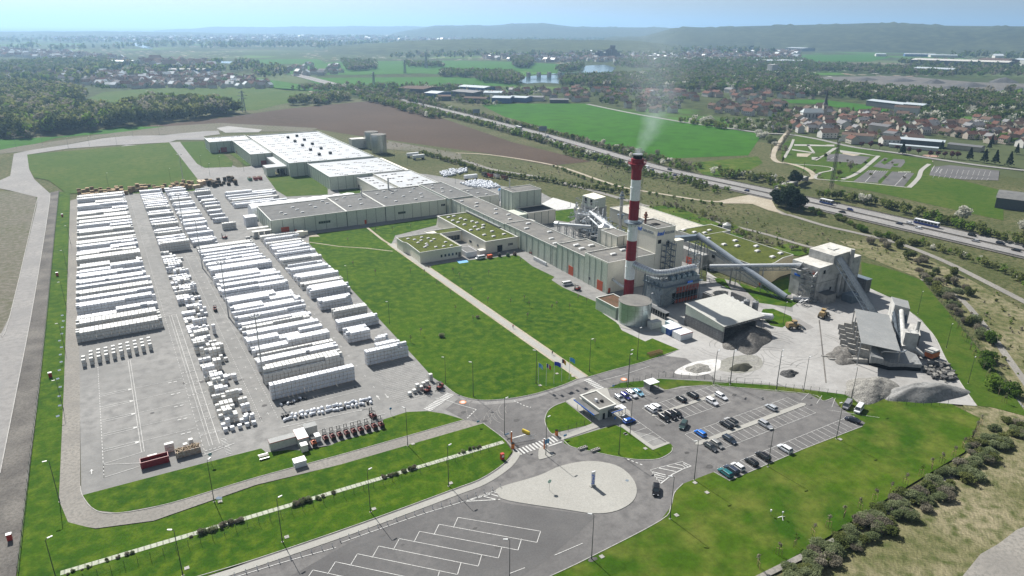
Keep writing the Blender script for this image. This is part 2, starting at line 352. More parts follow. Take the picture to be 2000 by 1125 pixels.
fld('river',P((1000,158),(1022,150),(1094,142),(1134,141),(1144,128),(1180,126),(1203,132),(1187,147),(1150,148),(1120,152),(1092,163),(1060,161),(1030,163)),-.15,'water')
fld('river_reach',P((1860,189),(1950,192),(2060,198),(2060,204),(1940,199),(1860,194)),-.15,'water')
fld('river_reach',P((265,84),(290,90),(300,96),(290,96),(270,91),(250,86)),-.15,'water')
fld('pond',P((430,119),(455,120),(452,124),(432,123)),-.15,'water')
# works site ---------------------------------------------------------------
fld('building_plot_soil',P((-60,372),(68,374),(72,402),(20,615),(0,655),(-60,800)),-.1,'bare')
fld('excavated_bank',P((690,268),(760,275),(900,300),(905,318),(880,318),(820,296),(740,290),(700,280)),-.1,'bare')
fld('excavated_bank',P((-40,300),(40,285),(200,262),(330,246),(430,240),(620,250),(610,257),(430,256),(340,262),(200,269),(60,294),(0,300),(-40,318)),-.1,'bare')
fld('roadside_gravel',P((98,376),(116,372),(107,458),(78,750),(30,1130),(-90,1130),(0,925),(35,750),(67,582),(95,408)),-.08,'dark_gravel')
fld('verge',P((115,375),(137,376),(125,750),(115,977),(133,1020),(187,1034),(300,1019),(500,949),(667,907),(944,827),(985,858),(1000,882),(985,905),(940,935),(880,958),(700,1024),(500,1092),(330,1150),(20,1150),(33,1125),(78,750)),.055,'lawn')
pav=[(-22,562),(-20,181),(2,180),(21,178),(44,173),(66,160),(88,150),(84,140),(60,142),(20,140),(-40,80),(-40,60),(90,60),(106,100),(112,110),(116,110),(123,120),(140,104),(186,103),(193,110),(190,120),(230,96),(238,86),(262,110),(278,140),(291,168),(289,180),(262,180),(252,200),(232,225),(262,250),(250,300),(255,345),(268,420),(222,520),(205,540),(110,560),(95,620),(70,760),(20,800),(10,780),(60,600),(40,562)]
sheet('works_pavement',pav,0,G_['yard'])
fld('gravel_track',P((137,392),(150,388),(156,750),(157,950),(162,970),(187,997),(233,1002),(333,983),(500,933),(667,888),(907,820),(944,827),(667,907),(500,947),(300,1017),(187,1032),(150,1026),(133,1020),(118,1000),(115,977),(125,750)),.02,'gravel')
# northern service roads
fld('service_road',P((0,655),(20,615),(72,402),(73,385),(20,372),(0,368),(-60,362),(-60,350),(0,352),(20,343),(27,300),(60,293),(133,282),(200,270),(253,265),(320,264),(345,261),(400,256),(426,255),(430,262),(398,266),(400,273),(345,273),(330,278),(233,283),(133,290),(53,302),(57,330),(67,350),(98,378),(95,408),(67,582),(35,750),(0,925),(-80,1125),(-300,1125)),-.02,'road')
fld('service_road',P((330,278),(352,277),(385,318),(400,328),(470,327),(510,322),(520,345),(470,345),(440,372),(400,360),(386,350)),.02,'road')
fld('north_lawn',P((53,302),(330,278),(386,350),(395,372),(300,378),(130,378),(95,352),(67,347),(57,330)),.06,'lawn2')
fld('north_lawn',P((352,278),(398,276),(410,297),(433,298),(455,317),(453,326),(400,328),(385,320),(365,295)),.06,'lawn2')
fld('north_lawn',P((447,298),(461,297),(492,322),(480,324)),.06,'lawn2')
fld('north_lawn',P((520,345),(600,341),(640,368),(640,380),(560,384),(540,372)),.06,'lawn2')
fld('north_lawn',P((660,372),(703,368),(706,378),(690,382),(668,384)),.06,'lawn2')
# lawns
fld('verge_lawn',P((162,967),(447,892),(510,876),(520,884),(560,879),(600,880),(640,872),(667,861),(750,838),(747,820),(794,805),(834,803),(867,808),(907,820),(667,888),(500,933),(333,983),(233,1002),(187,997),(168,980)),.05,'lawn')
def sp(*pts,n=5): return spline(P(*pts),True,n)
lawn_a=P((603,475),(604,462),(620,456),(700,447),(855,424),(852,440),(772,460),(764,478),(1134,737),(1100,752),(1050,768),(1000,778),(947,782),(915,778),(890,769),(868,752),(845,737),(810,698))
sheet('main_lawn',lawn_a,.06,G_['lawn'])
lawn_b=P((838,523),(846,518),(900,510),(967,503),(1008,498),(1014,500),(1040,520),(1083,541),(1077,547),(1100,562),(1177,595),(1177,612),(1207,632),(1214,645),(1235,655),(1260,667),(1274,661),(1300,672),(1327,683),(1260,706),(1200,722),(1148,737),(1144,735))
sheet('main_lawn',lawn_b,.06,G_['lawn'])
fld('gate_lawn',P((1104,785),(1085,792),(1070,803),(1064,820),(1068,835),(1077,847),(1159,828)),.06,'lawn')
fld('gate_lawn',P((1100,860),(1200,830),(1216,836),(1274,876),(1310,867),(1315,874),(1310,884),(1284,897),(1234,897),(1160,883),(1117,873),(1102,866)),.06,'lawn')
fld('east_lawn',P((1074,1126),(1150,1090),(1290,1017),(1310,990),(1317,963),(1334,945),(1394,922),(1424,939),(1567,878),(1684,833),(1690,826),(1667,813),(1640,795),(1627,777),(1607,783),(1581,770),(1500,763),(1440,757),(1370,753),(1330,754),(1300,762),(1280,752),(1245,758),(1186,760),(1212,748),(1290,740),(1400,746),(1500,752),(1660,772),(1857,789),(1914,817),(1884,883),(1734,973),(1627,1043),(1484,1126)),.05,'verge')
fld('track_junction',P((1405,392),(1440,384),(1480,378),(1505,368),(1515,374),(1508,392),(1518,410),(1530,417),(1500,410),(1470,398),(1440,397),(1410,397)),-.09,'dirt')
fld('ring_lawn',P((1682,512),(1720,520),(1760,532),(1801,548),(1835,590),(1870,630),(1901,668),(1950,730),(2010,815),(2000,812),(1935,795),(1910,793),(1877,750),(1847,702),(1821,652),(1800,625),(1777,608),(1740,580),(1685,565)),.032,'lawn2')
fld('tower_lawn',P((1395,543),(1420,545),(1560,590),(1545,600),(1470,590),(1400,552)),.05,'lawn')
fld('tower_lawn',P((1490,604),(1510,603),(1545,618),(1549,626),(1528,640),(1505,636),(1485,615)),.07,'lawn')
fld('tower_lawn',P((1455,570),(1540,540),(1545,575),(1500,585)),.06,'lawn')
fld('back_lawn',P((1085,412),(1122,407),(1124,428),(1110,434),(1085,430)),.05,'lawn')
fld('back_lawn',P((1250,405),(1310,400),(1420,442),(1400,450)),-.01,'verge')
fld('back_lawn',P((1400,440),(1430,436),(1465,455),(1440,470)),-.01,'verge')
fld('back_lawn',P((1500,485),(1540,475),(1600,490),(1560,500)),-.01,'verge')
# entrance roads in a darker asphalt, truck stop, car park
fld('entrance_road',P((870,800),(900,775),(947,782),(1000,778),(1100,752),(1134,737),(1260,706),(1327,683),(1420,690),(1480,735),(1400,742),(1290,738),(1212,748),(1180,762),(1104,785),(1085,792),(1070,803),(1064,820),(1068,835),(1077,847),(1100,860),(1117,873),(1160,883),(1234,897),(1284,897),(1310,884),(1313,872),(1274,850),(1216,836),(1190,812),(1186,760),(1245,758),(1300,762),(1370,753),(1440,757),(1581,770),(1607,783),(1627,777),(1667,813),(1690,826),(1684,833),(1567,878),(1424,939),(1394,922),(1334,945),(1317,963),(1310,990),(1290,1017),(1150,1090),(1074,1126),(900,1240),(300,1170),(500,1092),(700,1024),(880,958),(940,935),(985,905),(1003,882),(985,858),(944,827),(914,820),(907,820)),.03,'asphalt')
sheet('truck_stop_asphalt',P((560,1130),(700,1050),(905,975),(925,968),(1000,985),(1165,1008),(1130,1040),(1060,1100),(1000,1135)),.045,G_['asphalt2'])
# teardrop island and splitter island with kerbs
def island(name,poly,mat,h=.14):
    mb=MB(); mb.prism(poly,0,h,0,1); struct(mb.build(name,[G_['kerb'],G_[mat]]))
island('teardrop_island',spline(P((920,606),(921,606)) and W(z8,(925,608),(1150,540),(1290,480),(1450,453),(1600,475),(1690,535),(1730,615),(1705,690),(1610,745),(1480,760),(1300,735),(980,685),(918,650)),True,4),'concrete')
island('splitter_island',spline(W(z8,(1158,378),(1185,375),(1243,410),(1240,420),(1180,440),(1155,438)),True,3),'concrete')
# kerbs along the lawns and roads
kb=MB()
def kerb(pts,w=.18,h=.13,curve=True,flip=1):
    q=spline(P(*pts),False,4) if curve else P(*pts)
    a=offs(q,-w/2); b=offs(q,w/2)
    for i in range(len(q)-1):
        for (u,v,za,zb) in ((a,b,h,h),):
            kb.add([(*u[i],h),(*u[i+1],h),(*v[i+1],h),(*v[i],h)],[(0,1,2,3)])
        kb.add([(*a[i],0),(*a[i+1],0),(*a[i+1],h),(*a[i],h)],[(0,1,2,3)]); kb.add([(*b[i],0),(*b[i+1],0),(*b[i+1],h),(*b[i],h)],[(3,2,1,0)])
kerb([(868,752),(890,769),(915,778),(947,782),(1000,778),(1050,768),(1100,752),(1134,737)])
kerb([(1148,737),(1200,722),(1260,706),(1327,683)])
kerb([(1104,785),(1085,792),(1070,803),(1064,820),(1068,835),(1077,847),(1100,860),(1117,873),(1160,883),(1234,897),(1284,897),(1310,884),(1313,874)])
kerb([(944,827),(985,858),(1003,882),(985,905),(940,935),(880,958),(700,1024),(500,1092),(380,1128)])
kerb([(1074,1126),(1150,1090),(1290,1017),(1310,990),(1317,963),(1334,945)])
kerb([(1394,922),(1424,939),(1567,878),(1684,833),(1667,813)],curve=False)
kerb([(157,950),(162,970),(187,997),(233,1002),(333,983),(500,933),(667,888),(907,820)])
kerb([(1186,760),(1245,758),(1300,762),(1370,753),(1440,757),(1581,770),(1607,783),(1627,777)])
kerb([(1682,566),(1740,582),(1777,610),(1821,652),(1847,702),(1877,750),(1907,793)],w=.4)
kerb([(290,10+365),(283,400)],w=.1) if False else None
kerb([(98,378),(95,408),(67,582),(35,750),(0,925)],w=.25)
kerb([(73,388),(20,615),(0,652)],w=.25)
struct(kb.build('kerb',G_['kerb']))
# footpath, pavements
mb=MB(); fp=[at(764,476),at(1139,738)]; ribbon_mb(mb,[fp[0],fp[1]],-1.5,1.5,.1); struct(mb.build('footpath',G_['concrete']))
mb=MB(); ribbon_mb(mb,[fp[0],fp[1]],-2.3,2.3,.085); struct(mb.build('footpath_edge',G_['dirt']))
mb=MB()
sw=spline(P((1003,882),(985,907),(940,937),(880,960),(700,1026),(500,1094),(400,1126)),False,4)
ribbon_mb(mb,sw,.25,2.3,.11) ; 
flat(mb,W(zL,(680,487),(745,455),(770,460),(850,600),(1010,715),(940,690)),.12); flat(mb,W(zL,(630,810),(935,685),(1005,718),(670,835),(640,845)),.125)
struct(mb.build('sidewalk',G_['concrete']))
mb=MB(); flat(mb,P((878,768),(868,755),(890,772),(915,781),(947,785),(1000,781),(1050,771),(1100,755),(1134,740),(1150,738),(1152,741),(1100,760),(1050,776),(1000,787),(947,791),(910,786)),.05); struct(mb.build('kerbside_strip',G_['road']))
fld('guardhouse_forecourt',P((1155,760),(1186,758),(1192,775),(1230,803),(1232,812),(1215,825),(1180,833),(1160,826),(1120,785)),.09,'concrete')
fld('small_path',P((594,456),(612,454),(625,462),(604,463)),.08,'dirt')
mb=MB(); ribbon_mb(mb,W(z5,(150,208),(240,280),(292,312)),-.7,.7,.09); ribbon_mb(mb,W(z4,(1780,290),(1990,320))+W(z5,(150,330),(300,348)),-.4,.4,.09); struct(mb.build('trodden_path',G_['dirt']))
# quarry floor: pale stone dust
fld('quarry_floor',P((1190,590),(1177,612),(1214,645),(1260,667),(1274,661),(1327,683),(1300,695),(1340,700),(1400,742),(1500,750),(1660,772),(1857,789),(1907,793),(1877,750),(1847,702),(1821,652),(1777,608),(1740,582),(1660,545),(1545,560),(1549,610),(1450,575),(1380,530),(1380,560),(1240,560)),.04,'dust')
fld('pale_bank',P((423,250),(445,246),(512,253),(505,258),(440,259)),-.05,'dust')
fld('quarry_road',P((1415,545),(1440,552),(1490,600),(1560,622),(1590,640),(1560,650),(1540,618),(1500,605),(1440,585)),.052,'road')
# stepping strip of pale slabs along the front fence
def strip_mat():
    m=M('slab_strip',(.42,.43,.38),(.36,.37,.32),.5,3,.9,c3=(.28,.32,.2)); stripes(m,0,1.3,.62,.25); return m
mb=MB(); stp=[(-24,153.5),(85,150.5)]; ribbon_mb(mb,stp,-.75,.75,.1); struct(mb.build('slab_strip',strip_mat()))
# ------------------------------------------------------------ motorway
hw=spline([(436,1800),(424,1243),(423,870),(416,640),(405,520),(399,440),(405,385),(412,300),(416,226),(419,172),(424,60),(430,-100)],False,5)
hw=[h for h in hw]
mb=MB(); ribbon_mb(mb,hw,-14.5,14.5,.15); struct(mb.build('motorway_shoulder',G_['gravel']))
mb=MB(); ribbon_mb(mb,hw,-1.25,1.25,.21); ribbon_mb(mb,hw,12.6,13.6,.21); ribbon_mb(mb,hw,-13.6,-12.6,.21); struct(mb.build('rail_shadow_strips',G_['dark_gravel']))  # guard rails' shadow painted as dark ribbons along median and edges
mb=MB(); ribbon_mb(mb,hw,1.3,12.5,.2); ribbon_mb(mb,hw,-12.5,-1.3,.2); struct(mb.build('motorway',G_['road']))
mb=MB()
for d in (1.7,12,-1.7,-12): ribbon_mb(mb,hw,d-.12,d+.12,.23)
for d in (5.1,8.6,-5.1,-8.6): ribbon_mb(mb,hw,d-.12,d+.12,.23,dash=(3,9))
struct(mb.build('motorway_markings',G_['paint']))
DK=plain('dark_galvanised',(.09,.085,.08),.6,.3); GALV=plain('galvanised_steel',(.36,.37,.38),.4,.7)
def barrier(d,lab):
    mb=MB(); q=offs(hw,d)
    q=[p for p in q if -60<p[1]<1300]
    for i in range(len(q)-1):
        a,b=q[i],q[i+1]; L_=math.dist(a,b); n=max(1,int(L_/8))
        mb.tube([(*a,.7),(*b,.7)],.26,4)
        for k in range(n):
            t=k/n; x,y=a[0]+(b[0]-a[0])*t,a[1]+(b[1]-a[1])*t; mb.box(x-.08,x+.08,y-.08,y+.08,.15,.7)
    tag(mb.build('crash_barrier',DK),lab,'crash barrier','steel barriers along the motorway')
barrier(0,'dark steel crash barrier down the middle of the motorway'); barrier(13.2,'dark crash barrier on the works side of the motorway'); barrier(-13.2,'dark crash barrier on the village side of the motorway')
# local roads and tracks beyond the works
def road(name,pts,wd,z,mat,curve=True):
    q=spline(P(*pts),False,5) if curve else P(*pts); mb=MB(); ribbon_mb(mb,q,-wd/2,wd/2,z); return struct(mb.build(name,G_[mat]))
road('dirt_track',[(873,298),(957,302),(1080,322),(1167,350),(1220,366),(1290,378),(1380,392),(1427,393)],3.2,-.12,'dirt')
road('local_road',[(1427,393),(1470,392),(1500,402),(1530,417),(1547,421),(1610,440),(1667,453),(1750,473),(1834,505),(1900,537),(2000,588),(2060,620)],4,-.1,'gravel')
road('local_road',[(1440,392),(1480,388),(1500,378),(1512,372),(1530,365),(1560,352),(1590,345),(1575,330),(1545,320),(1517,315),(1510,300),(1525,275),(1535,262),(1545,250)],5,-.08,'dirt')
road('dirt_track',[(1250,398),(1334,418),(1417,437),(1500,458),(1567,478),(1600,485)],3.2,-.12,'gravel')
road('service_track',[(700,268),(760,285),(800,292),(900,312),(960,330),(1050,345),(1120,362),(1180,378),(1250,398)],5,-.11,'gravel')
road('village_road',[(1147,203),(1230,220),(1334,238),(1400,247),(1489,259),(1540,262),(1600,272),(1668,287),(1750,298),(1840,312),(1934,325),(2060,338)],7,-.1,'road')
road('concrete_ditch',[(1801,545),(1850,568),(1884,590),(1934,650),(1970,700),(2020,770)],2.6,-.1,'gravel')
road('concrete_ditch',[(1890,900),(1857,930),(1760,985),(1660,1040),(1560,1090),(1480,1130)],1.5,.07,'gravel')
fld('waste_ground',P((1880,790),(2100,760),(2100,1200),(1520,1200),(1640,1050),(1740,985),(1860,925),(1915,850)),-.04,'scrub2')
fld('dirt_patch',P((2100,1000),(2040,1012),(1985,1035),(1950,1062),(1915,1082),(1880,1125),(1870,1160),(2100,1200)),.0,'gravel')
fld('waste_ground',P((1790,540),(1830,560),(1900,640),(1960,730),(2040,830),(2100,840),(2100,650),(1990,600),(1900,548),(1834,515),(1750,480),(1680,470),(1640,470),(1690,500)),-.22,'scrub2')
# car park beyond the motorway, skate park
fld('leisure_park_grass',P((1560,262),(1600,270),(1680,290),(1820,312),(1830,340),(1960,372),(1960,430),(1800,395),(1700,372),(1640,362),(1560,330),(1525,310),(1530,280)),-.19,'lawn2')
for i,pl in enumerate([((975,1020),(1150,890),(1390,905),(1260,1035)),((1290,1045),(1420,905),(1675,925),(1550,1080)),((670,790),(680,715),(800,700),(1170,740),(1065,825),(900,800)),((1200,850),(1330,750),(1560,770),(1570,800),(1520,860),(1420,850),(1400,880))]):
    sheet('leisure_car_park',W(zH,*pl),-.1,G_['asphalt2'])
sheet('leisure_car_park',P((1820,326),(1855,322),(1952,333),(1950,352),(1880,350),(1815,342)),-.1,G_['asphalt2'])
road('park_path',[(1545,320),(1580,322),(1620,326),(1625,332),(1600,338),(1593,348),(1615,351),(1680,356),(1775,366)],2.2,-.06,'concrete')
road('park_path',[(1716,304),(1700,318),(1683,332),(1665,343),(1645,350)],3.4,-.06,'concrete')
road('park_path',[(1815,320),(1800,332),(1795,345),(1785,357),(1775,366)],3.4,-.06,'concrete')
for pl in (((1290,800),(1400,745),(1440,760),(1330,830)),((1430,820),(1500,815),(1480,845),(1440,845)),((1380,905),(1395,915),(1270,1030),(1255,1020)),((560,640),(700,655),(640,690),(560,680)),((320,560),(620,590),(680,605),(310,590))): sheet('park_lawn_strip',W(zH,*pl),-.04,G_['lawn'])
for pl in (((330,700),(500,700),(450,740),(330,735)),((860,690),(1060,715),(980,730),(850,705))): sheet('sand_court',W(zH,*pl),-.045,G_['dirt'])
road('park_path',[(1532,308),(1545,285),(1550,272)],2.6,-.06,'concrete',False)
for pl in (((300,595),(760,600),(760,620),(300,612)),((280,650),(540,690),(530,700),(270,662)),((440,600),(470,600),(540,690),(510,690)),((740,640),(820,625),(700,700),(650,705)),((820,660),(1100,700),(1280,735),(1100,712),(830,690)),((700,690),(520,770),(545,770),(720,700)),((500,740),(620,745),(560,780),(500,770))):
    sheet('park_path',W(zH,*pl),-.05,G_['concrete'])
mb=MB()
for (a,b,n,c,d) in (((1240,890),(1110,1030),0,0,0),((1590,925),(1450,1070),0,0,0),((760,740),(690,780),0,0,0)):
    line(mb,at(*zH(*a)),at(*zH(*b)),.3,-.04)
for (a,b) in (((1905,840),(1870,905)),((1960,860),(1925,915)),((1985,880),(1960,920))): line(mb,at(*zH(*a)),at(*zH(*b)),.3,-.04)
for k in range(11): line(mb,at(1830+k*10.5,329+k*.5),at(1826+k*10.5,338+k*.6),.15,-.04); line(mb,at(1826+k*10.5,341+k*.6),at(1822+k*10.5,347+k*.5),.15,-.04)
for k in range(9):
    line(mb,at(*zH(1150+k*28,893)),at(*zH(1150+k*28-22,915)),.15,-.04); line(mb,at(*zH(1500+k*16,905)),at(*zH(1500+k*16-5,918)),.4,-.04)
struct(mb.build('leisure_car_park_markings',G_['paint']))
# ------------------------------------------------------------ markings on the works site
mk=MB()
# car park (site axes: x along the slot rows, y towards the works)
def slots(x0,x1,y0,y1,pitch=2.46,front=None):
    n=int(round((x1-x0)/pitch))
    for k in range(n+1): line(mk,(x0+k*pitch,y0),(x0+k*pitch,y1))
    if front is not None: line(mk,(x0,front),(x0+n*pitch,front))
slots(137.3,184,105.2,110,front=110.05); slots(133.3,177,123,127.5,front=127.5); slots(135.5,178,116.6,121,front=116.6)
slots(132.2,163,141.2,145.4,front=145.4); slots(132.2,160,134.6,139.4,front=134.6); slots(128.2,141,151.3,155.6,front=151.2)
for k in range(6): line(mk,(121.2,127+k*3.0),(126,127+k*3.0))
line(mk,(126,127),(126,146)); line(mk,(182,116),(192,105),.12); 
for k in range(4): line(mk,(180+k*2.4,124-k*3.8),(186+k*2.4,126-k*3.2))
# truck bays
for k in range(8):
    A=Vector((59.2-5.05*k,127.2)); B=Vector((74.0-5.25*k,113.0)); C_=Vector((71.2-5.1*k,110.2)); D=Vector((56.6-5.05*k,124.4))
    line(mk,A,B if k==0 else Vector((71.2-5.1*(k-1),110.2)),.16); line(mk,A,D,.16); line(mk,B,C_,.16)
def zebra(a,b,n,L_,w):
    a=Vector(at(*a)); b=Vector(at(*b)); t=(b-a).normalized(); nn=Vector((-t.y,t.x))
    for k in range(n):
        c=a.lerp(b,(k+.5)/n); line(mk,c-nn*L_/2,c+nn*L_/2,w,.1)
zebra(zL(232,960),zL(595,828),12,3.0,.55); zebra(zL(870,285),zL(1005,375),8,2.6,.6); zebra(z8(500,155),z8(640,58),14,2.8,.55)
zebra(z7(1308,318),z7(1345,415),12,1.6,.22)
line(mk,at(*zL(190,828)),at(*zL(310,792)),.45,.1); line(mk,at(*zL(520,900)),at(*zL(645,860)),.5,.1)
# hatched triangles
for a,b in (((1810,505),(2000,455)),((1810,505),(1870,585)),((1870,585),(1940,530)),((1940,530),(2000,500)),((1815,515),(1900,535)),((1825,528),(1900,548)),((1835,545),(1890,557)),((1845,560),(1880,570)),((1850,492),(1960,515)),((1900,480),(2000,500)),((1950,468),(2000,480))):
    line(mk,at(*z8(*a)),at(*z8(*b)),.32 if a!=(1810,505) else .15,.1)
for a,b in (((0,460),(48,482)),((48,482),(0,500)),((0,468),(30,488)),((0,482),(14,494))): line(mk,at(*z9(*a)),at(*z9(*b)),.25,.1)
for a,b in (((720,690),(930,678)),((720,690),(880,645)),((760,682),(800,668)),((810,655),(915,680)),((850,640),(920,660)),((880,630),(918,642))):
    line(mk,at(*z8(*a)),at(*z8(*b)),.28,.1)
mq=spline(W(z8,(930,618),(740,682),(470,765),(260,838),(0,930)),False,5); ribbon_mb(mk,mq,-.09,.09,.1)
mq=spline(W(z7,(1970,960),(1680,1040),(1420,1120),(1200,1190)),False,4); ribbon_mb(mk,mq,-.09,.09,.1)
def arrow(p,d,L_=3.2,z=.1):
    d=Vector(d).normalized(); n=Vector((-d.y,d.x)); p=Vector(p)
    line(mk,p-d*L_/2,p+d*L_*.1,.22,z); a=p+d*L_*.5; b=p+d*L_*.1
    mk.add([(*(b-n*.5),z),(*a,z),(*(b+n*.5),z)],[(0,1,2)])
arrow(at(*z8(310,785)),(-1,-.05),5); arrow(at(*z8(125,152)),(-1,0)); arrow(at(*z7(537,515)),(0,1),2.6); arrow(at(*z7(1775,240)),(1,0)); arrow(at(*z8(215,80)),(0,1)) ; arrow(at(*z8(265,72)),(0,-1))
for y in (238,229.2,220.2,211.2,202.2): line(mk,(-6.6,y),(-5.6,y),.9,.1); line(mk,(-14.6,y-.6),(-6.2,y-.6),.14,.1); line(mk,(-14.6,y+.6),(-6.2,y+.6),.14,.1); line(mk,(-5.4,y),(9.5,y),.1,.1)
for y in (242,233,224,215,206,197,188):
    for k in range(5): line(mk,(10+k*1.15,y),(10.7+k*1.15,y),.3,.1)
for y in (236.5,227.5,218.5,209.5,200.5): line(mk,(5.2,y),(6.2,y),.5,.1); line(mk,(6.9,y),(7.9,y),.5,.1)
for y in np.arange(188,262,1.9): line(mk,(-14.8,y),(-14.8,y+1.1),.16,.1)
line(mk,(-14.8,188),(-14.8,195),.14,.1); line(mk,(-14.8,188),(4,190),.14,.1); line(mk,(-14.8,195),(-5,196),.14,.1); line(mk,(-14.6,194.5),(-5,190),.14,.1)
for x in (-5.4,-4.7): line(mk,(x,196),(x,262),.12,.1)
for y in np.arange(186,560,2.4): line(mk,(9.9,y),(9.9,y+1.2),.1,.1)
line(mk,(12.4,190),(12.4,300),.13,.1); line(mk,(14.2,190),(14.2,300),.13,.1); line(mk,(11.5,190),(11.5,300),.08,.1)
for y in np.arange(192,300,2.2): line(mk,(12.4,y),(14.2,y),.08,.1)
line(mk,(9.6,186),(18,188),.22,.1)
for y in np.arange(300,392,1.9): line(mk,(9.8,y),(14.4,y),.1,.1)
for y in np.arange(392,470,1.9): line(mk,(10.2,y),(13.4,y),.1,.1)
for x in (27.2,31.8):
    for y in np.arange(196,390,1.6): line(mk,(x,y),(x,y+.7),.14,.1)
for y in np.arange(198,300,1.3): line(mk,(25.2,y),(27,y),.07,.1)
for y in np.arange(200,390,9.0):
    line(mk,(29,y),(30.6,y),.14,.1); line(mk,(29.8,y-.8),(29.8,y+.8),.14,.1); line(mk,(63.2,y),(64.4,y),.12,.1); line(mk,(63.8,y-.8),(63.8,y+.8),.12,.1)
for y in np.arange(186,214,1.2): line(mk,(66.5,y),(82,y),.08,.1)
for y in (193,200,204): line(mk,(34,y),(60,y),.1,.1)
line(mk,(31.5,190),(60,187.5),.16,.1)
for k in range(2,9): line(mk,(22+k*4.6,183.2-.1*k),(24.6+k*4.6,183.2-.1*k),.16,.1)
line(mk,(41,180.6),(60,181),.14,.1)
mq=spline(P((850,778),(875,783),(895,790),(930,800)),False,5); ribbon_mb(mk,mq,-.1,.1,.1); ribbon_mb(mk,P((930,800),(912,818)),-.18,.18,.1,dash=(.7,.6))
ribbon_mb(mk,spline(P((1004,783),(1025,793),(1037,796)),False,3),-.18,.18,.1,dash=(.7,.6)); ribbon_mb(mk,P((1225,897),(1258,910)),-.18,.18,.1,dash=(.7,.6))
ribbon_mb(mk,spline(P((1168,745),(1215,733),(1270,715)),False,3),-.08,.08,.1)
line(mk,at(*z8(1248,1005)),at(*z8(1412,935)),.16,.1); line(mk,at(*z8(985,1112)),at(*z8(1075,1078)),.16,.1)
struct(mk.build('site_markings',G_['paint']))
mb=MB(); flat(mb,W(z5,(670,400),(735,400),(745,412),(690,420)),.1); struct(mb.build('disabled_bay_paint',plain('blue_paint',(.12,.35,.6),.7)))
# speed roundels
orange=plain('orange_paint',(.75,.22,.05),.6)
for p in (z8(711,108),zI(387,141)):
    c=at(*p); mb=MB(); n=24
    ring=[(c[0]+1.1*math.cos(2*math.pi*i/n),c[1]+1.1*math.sin(2*math.pi*i/n),.11) for i in range(n)]; inn=[(c[0]+.75*math.cos(2*math.pi*i/n),c[1]+.75*math.sin(2*math.pi*i/n),.115) for i in range(n)]
    mb.add(ring,[tuple(range(n))],0); mb.add(inn,[tuple(range(n))],1); struct(mb.build('speed_roundel_marking',[orange,G_['paint']]))
# raised islands of the car park
island('car_park_island',[(132.6,139.6),(160,139.6),(161,140.3),(160,141.0),(132.6,141.0),(131.6,140.3)],'concrete')
island('car_park_island',[(133.3,121.2),(178.5,121.2),(179.6,122.1),(178.5,122.9),(133.3,122.9),(132,122.1)],'concrete')
island('car_park_sidewalk',[(119.6,126),(126.4,126.2),(126.2,127),(121,127.3),(121,144),(119.6,144)],'concrete',.12)
# ------------------------------------------------------------ hills
def hillmat(name,c1,c2):
    m=M(name,c1,c2,.0016,.02,1,c3=tuple(x*1.5 for x in c2),detail=9,spec=.05); return m
HM1=hillmat('wooded_hills',(.028,.036,.018),(.05,.058,.028)); HM2=hillmat('low_wooded_hills',(.03,.04,.016),(.055,.065,.028))
def ridge(name,prof,D,depth,mat,nseg=120,rough=10,seed=1):
    rr=random.Random(seed); xs=[p[0] for p in prof]; mb=MB(); cols=[]
    hd=math.atan2(FV.y,FV.x)
    for i in range(nseg+1):
        px=xs[0]+(xs[-1]-xs[0])*i/nseg; py=np.interp(px,xs,[p[1] for p in prof])
        d=ray(px,py); h=math.hypot(d.x,d.y); ux,uy=d.x/h,d.y/h; H=max(CAMH+D*d.z/h,2)
        c=[]
        for j in range(13):
            t=j/12*2-1; f=math.cos(t*math.pi/2)**.9; rad=D+t*depth
            n=rough*math.sin(i*.37+j*1.3+seed)*math.cos(i*.11-j*.9)*(1-abs(t))+rough*.5*rr.uniform(-1,1)*(1-abs(t))
            c.append((ux*rad,uy*rad,-1+H*f*(1 if t>0 else 1)+(n if abs(t)>.01 else 0)))
        cols.append(c)
    vs=[v for c in cols for v in c]; fs=[(i*13+j,(i+1)*13+j,(i+1)*13+j+1,i*13+j+1) for i in range(nseg) for j in range(12)]
    mb.add(vs,fs); o=mb.build(name,mat,smooth=True); struct(o)
ridge('hills',[(300,60),(380,56),(410,52),(520,53),(700,51),(830,52),(1000,53),(1300,58)],13500,2500,HM1,seed=2,rough=15)
ridge('hills',[(760,68),(820,55),(850,49.5),(960,49.5),(1000,46.5),(1040,45),(1070,46),(1120,52),(1300,54),(1400,60)],9200,2600,HM1,seed=3,rough=14)
ridge('hills',[(1180,76),(1260,70),(1310,56),(1340,52),(1390,54),(1450,51),(1560,48.5),(1650,46.5),(1700,44.5),(1790,46),(1850,50),(1950,51),(2150,51)],5600,1400,HM1,seed=4,rough=12)
ridge('low_hills',[(640,92),(740,84),(830,78),(930,76),(1100,77),(1250,80),(1330,90)],3900,700,HM2,seed=5,rough=5)
ridge('low_hills',[(-80,62),(200,61),(420,64),(640,70),(760,80)],9000,1500,HM2,seed=6,rough=4)

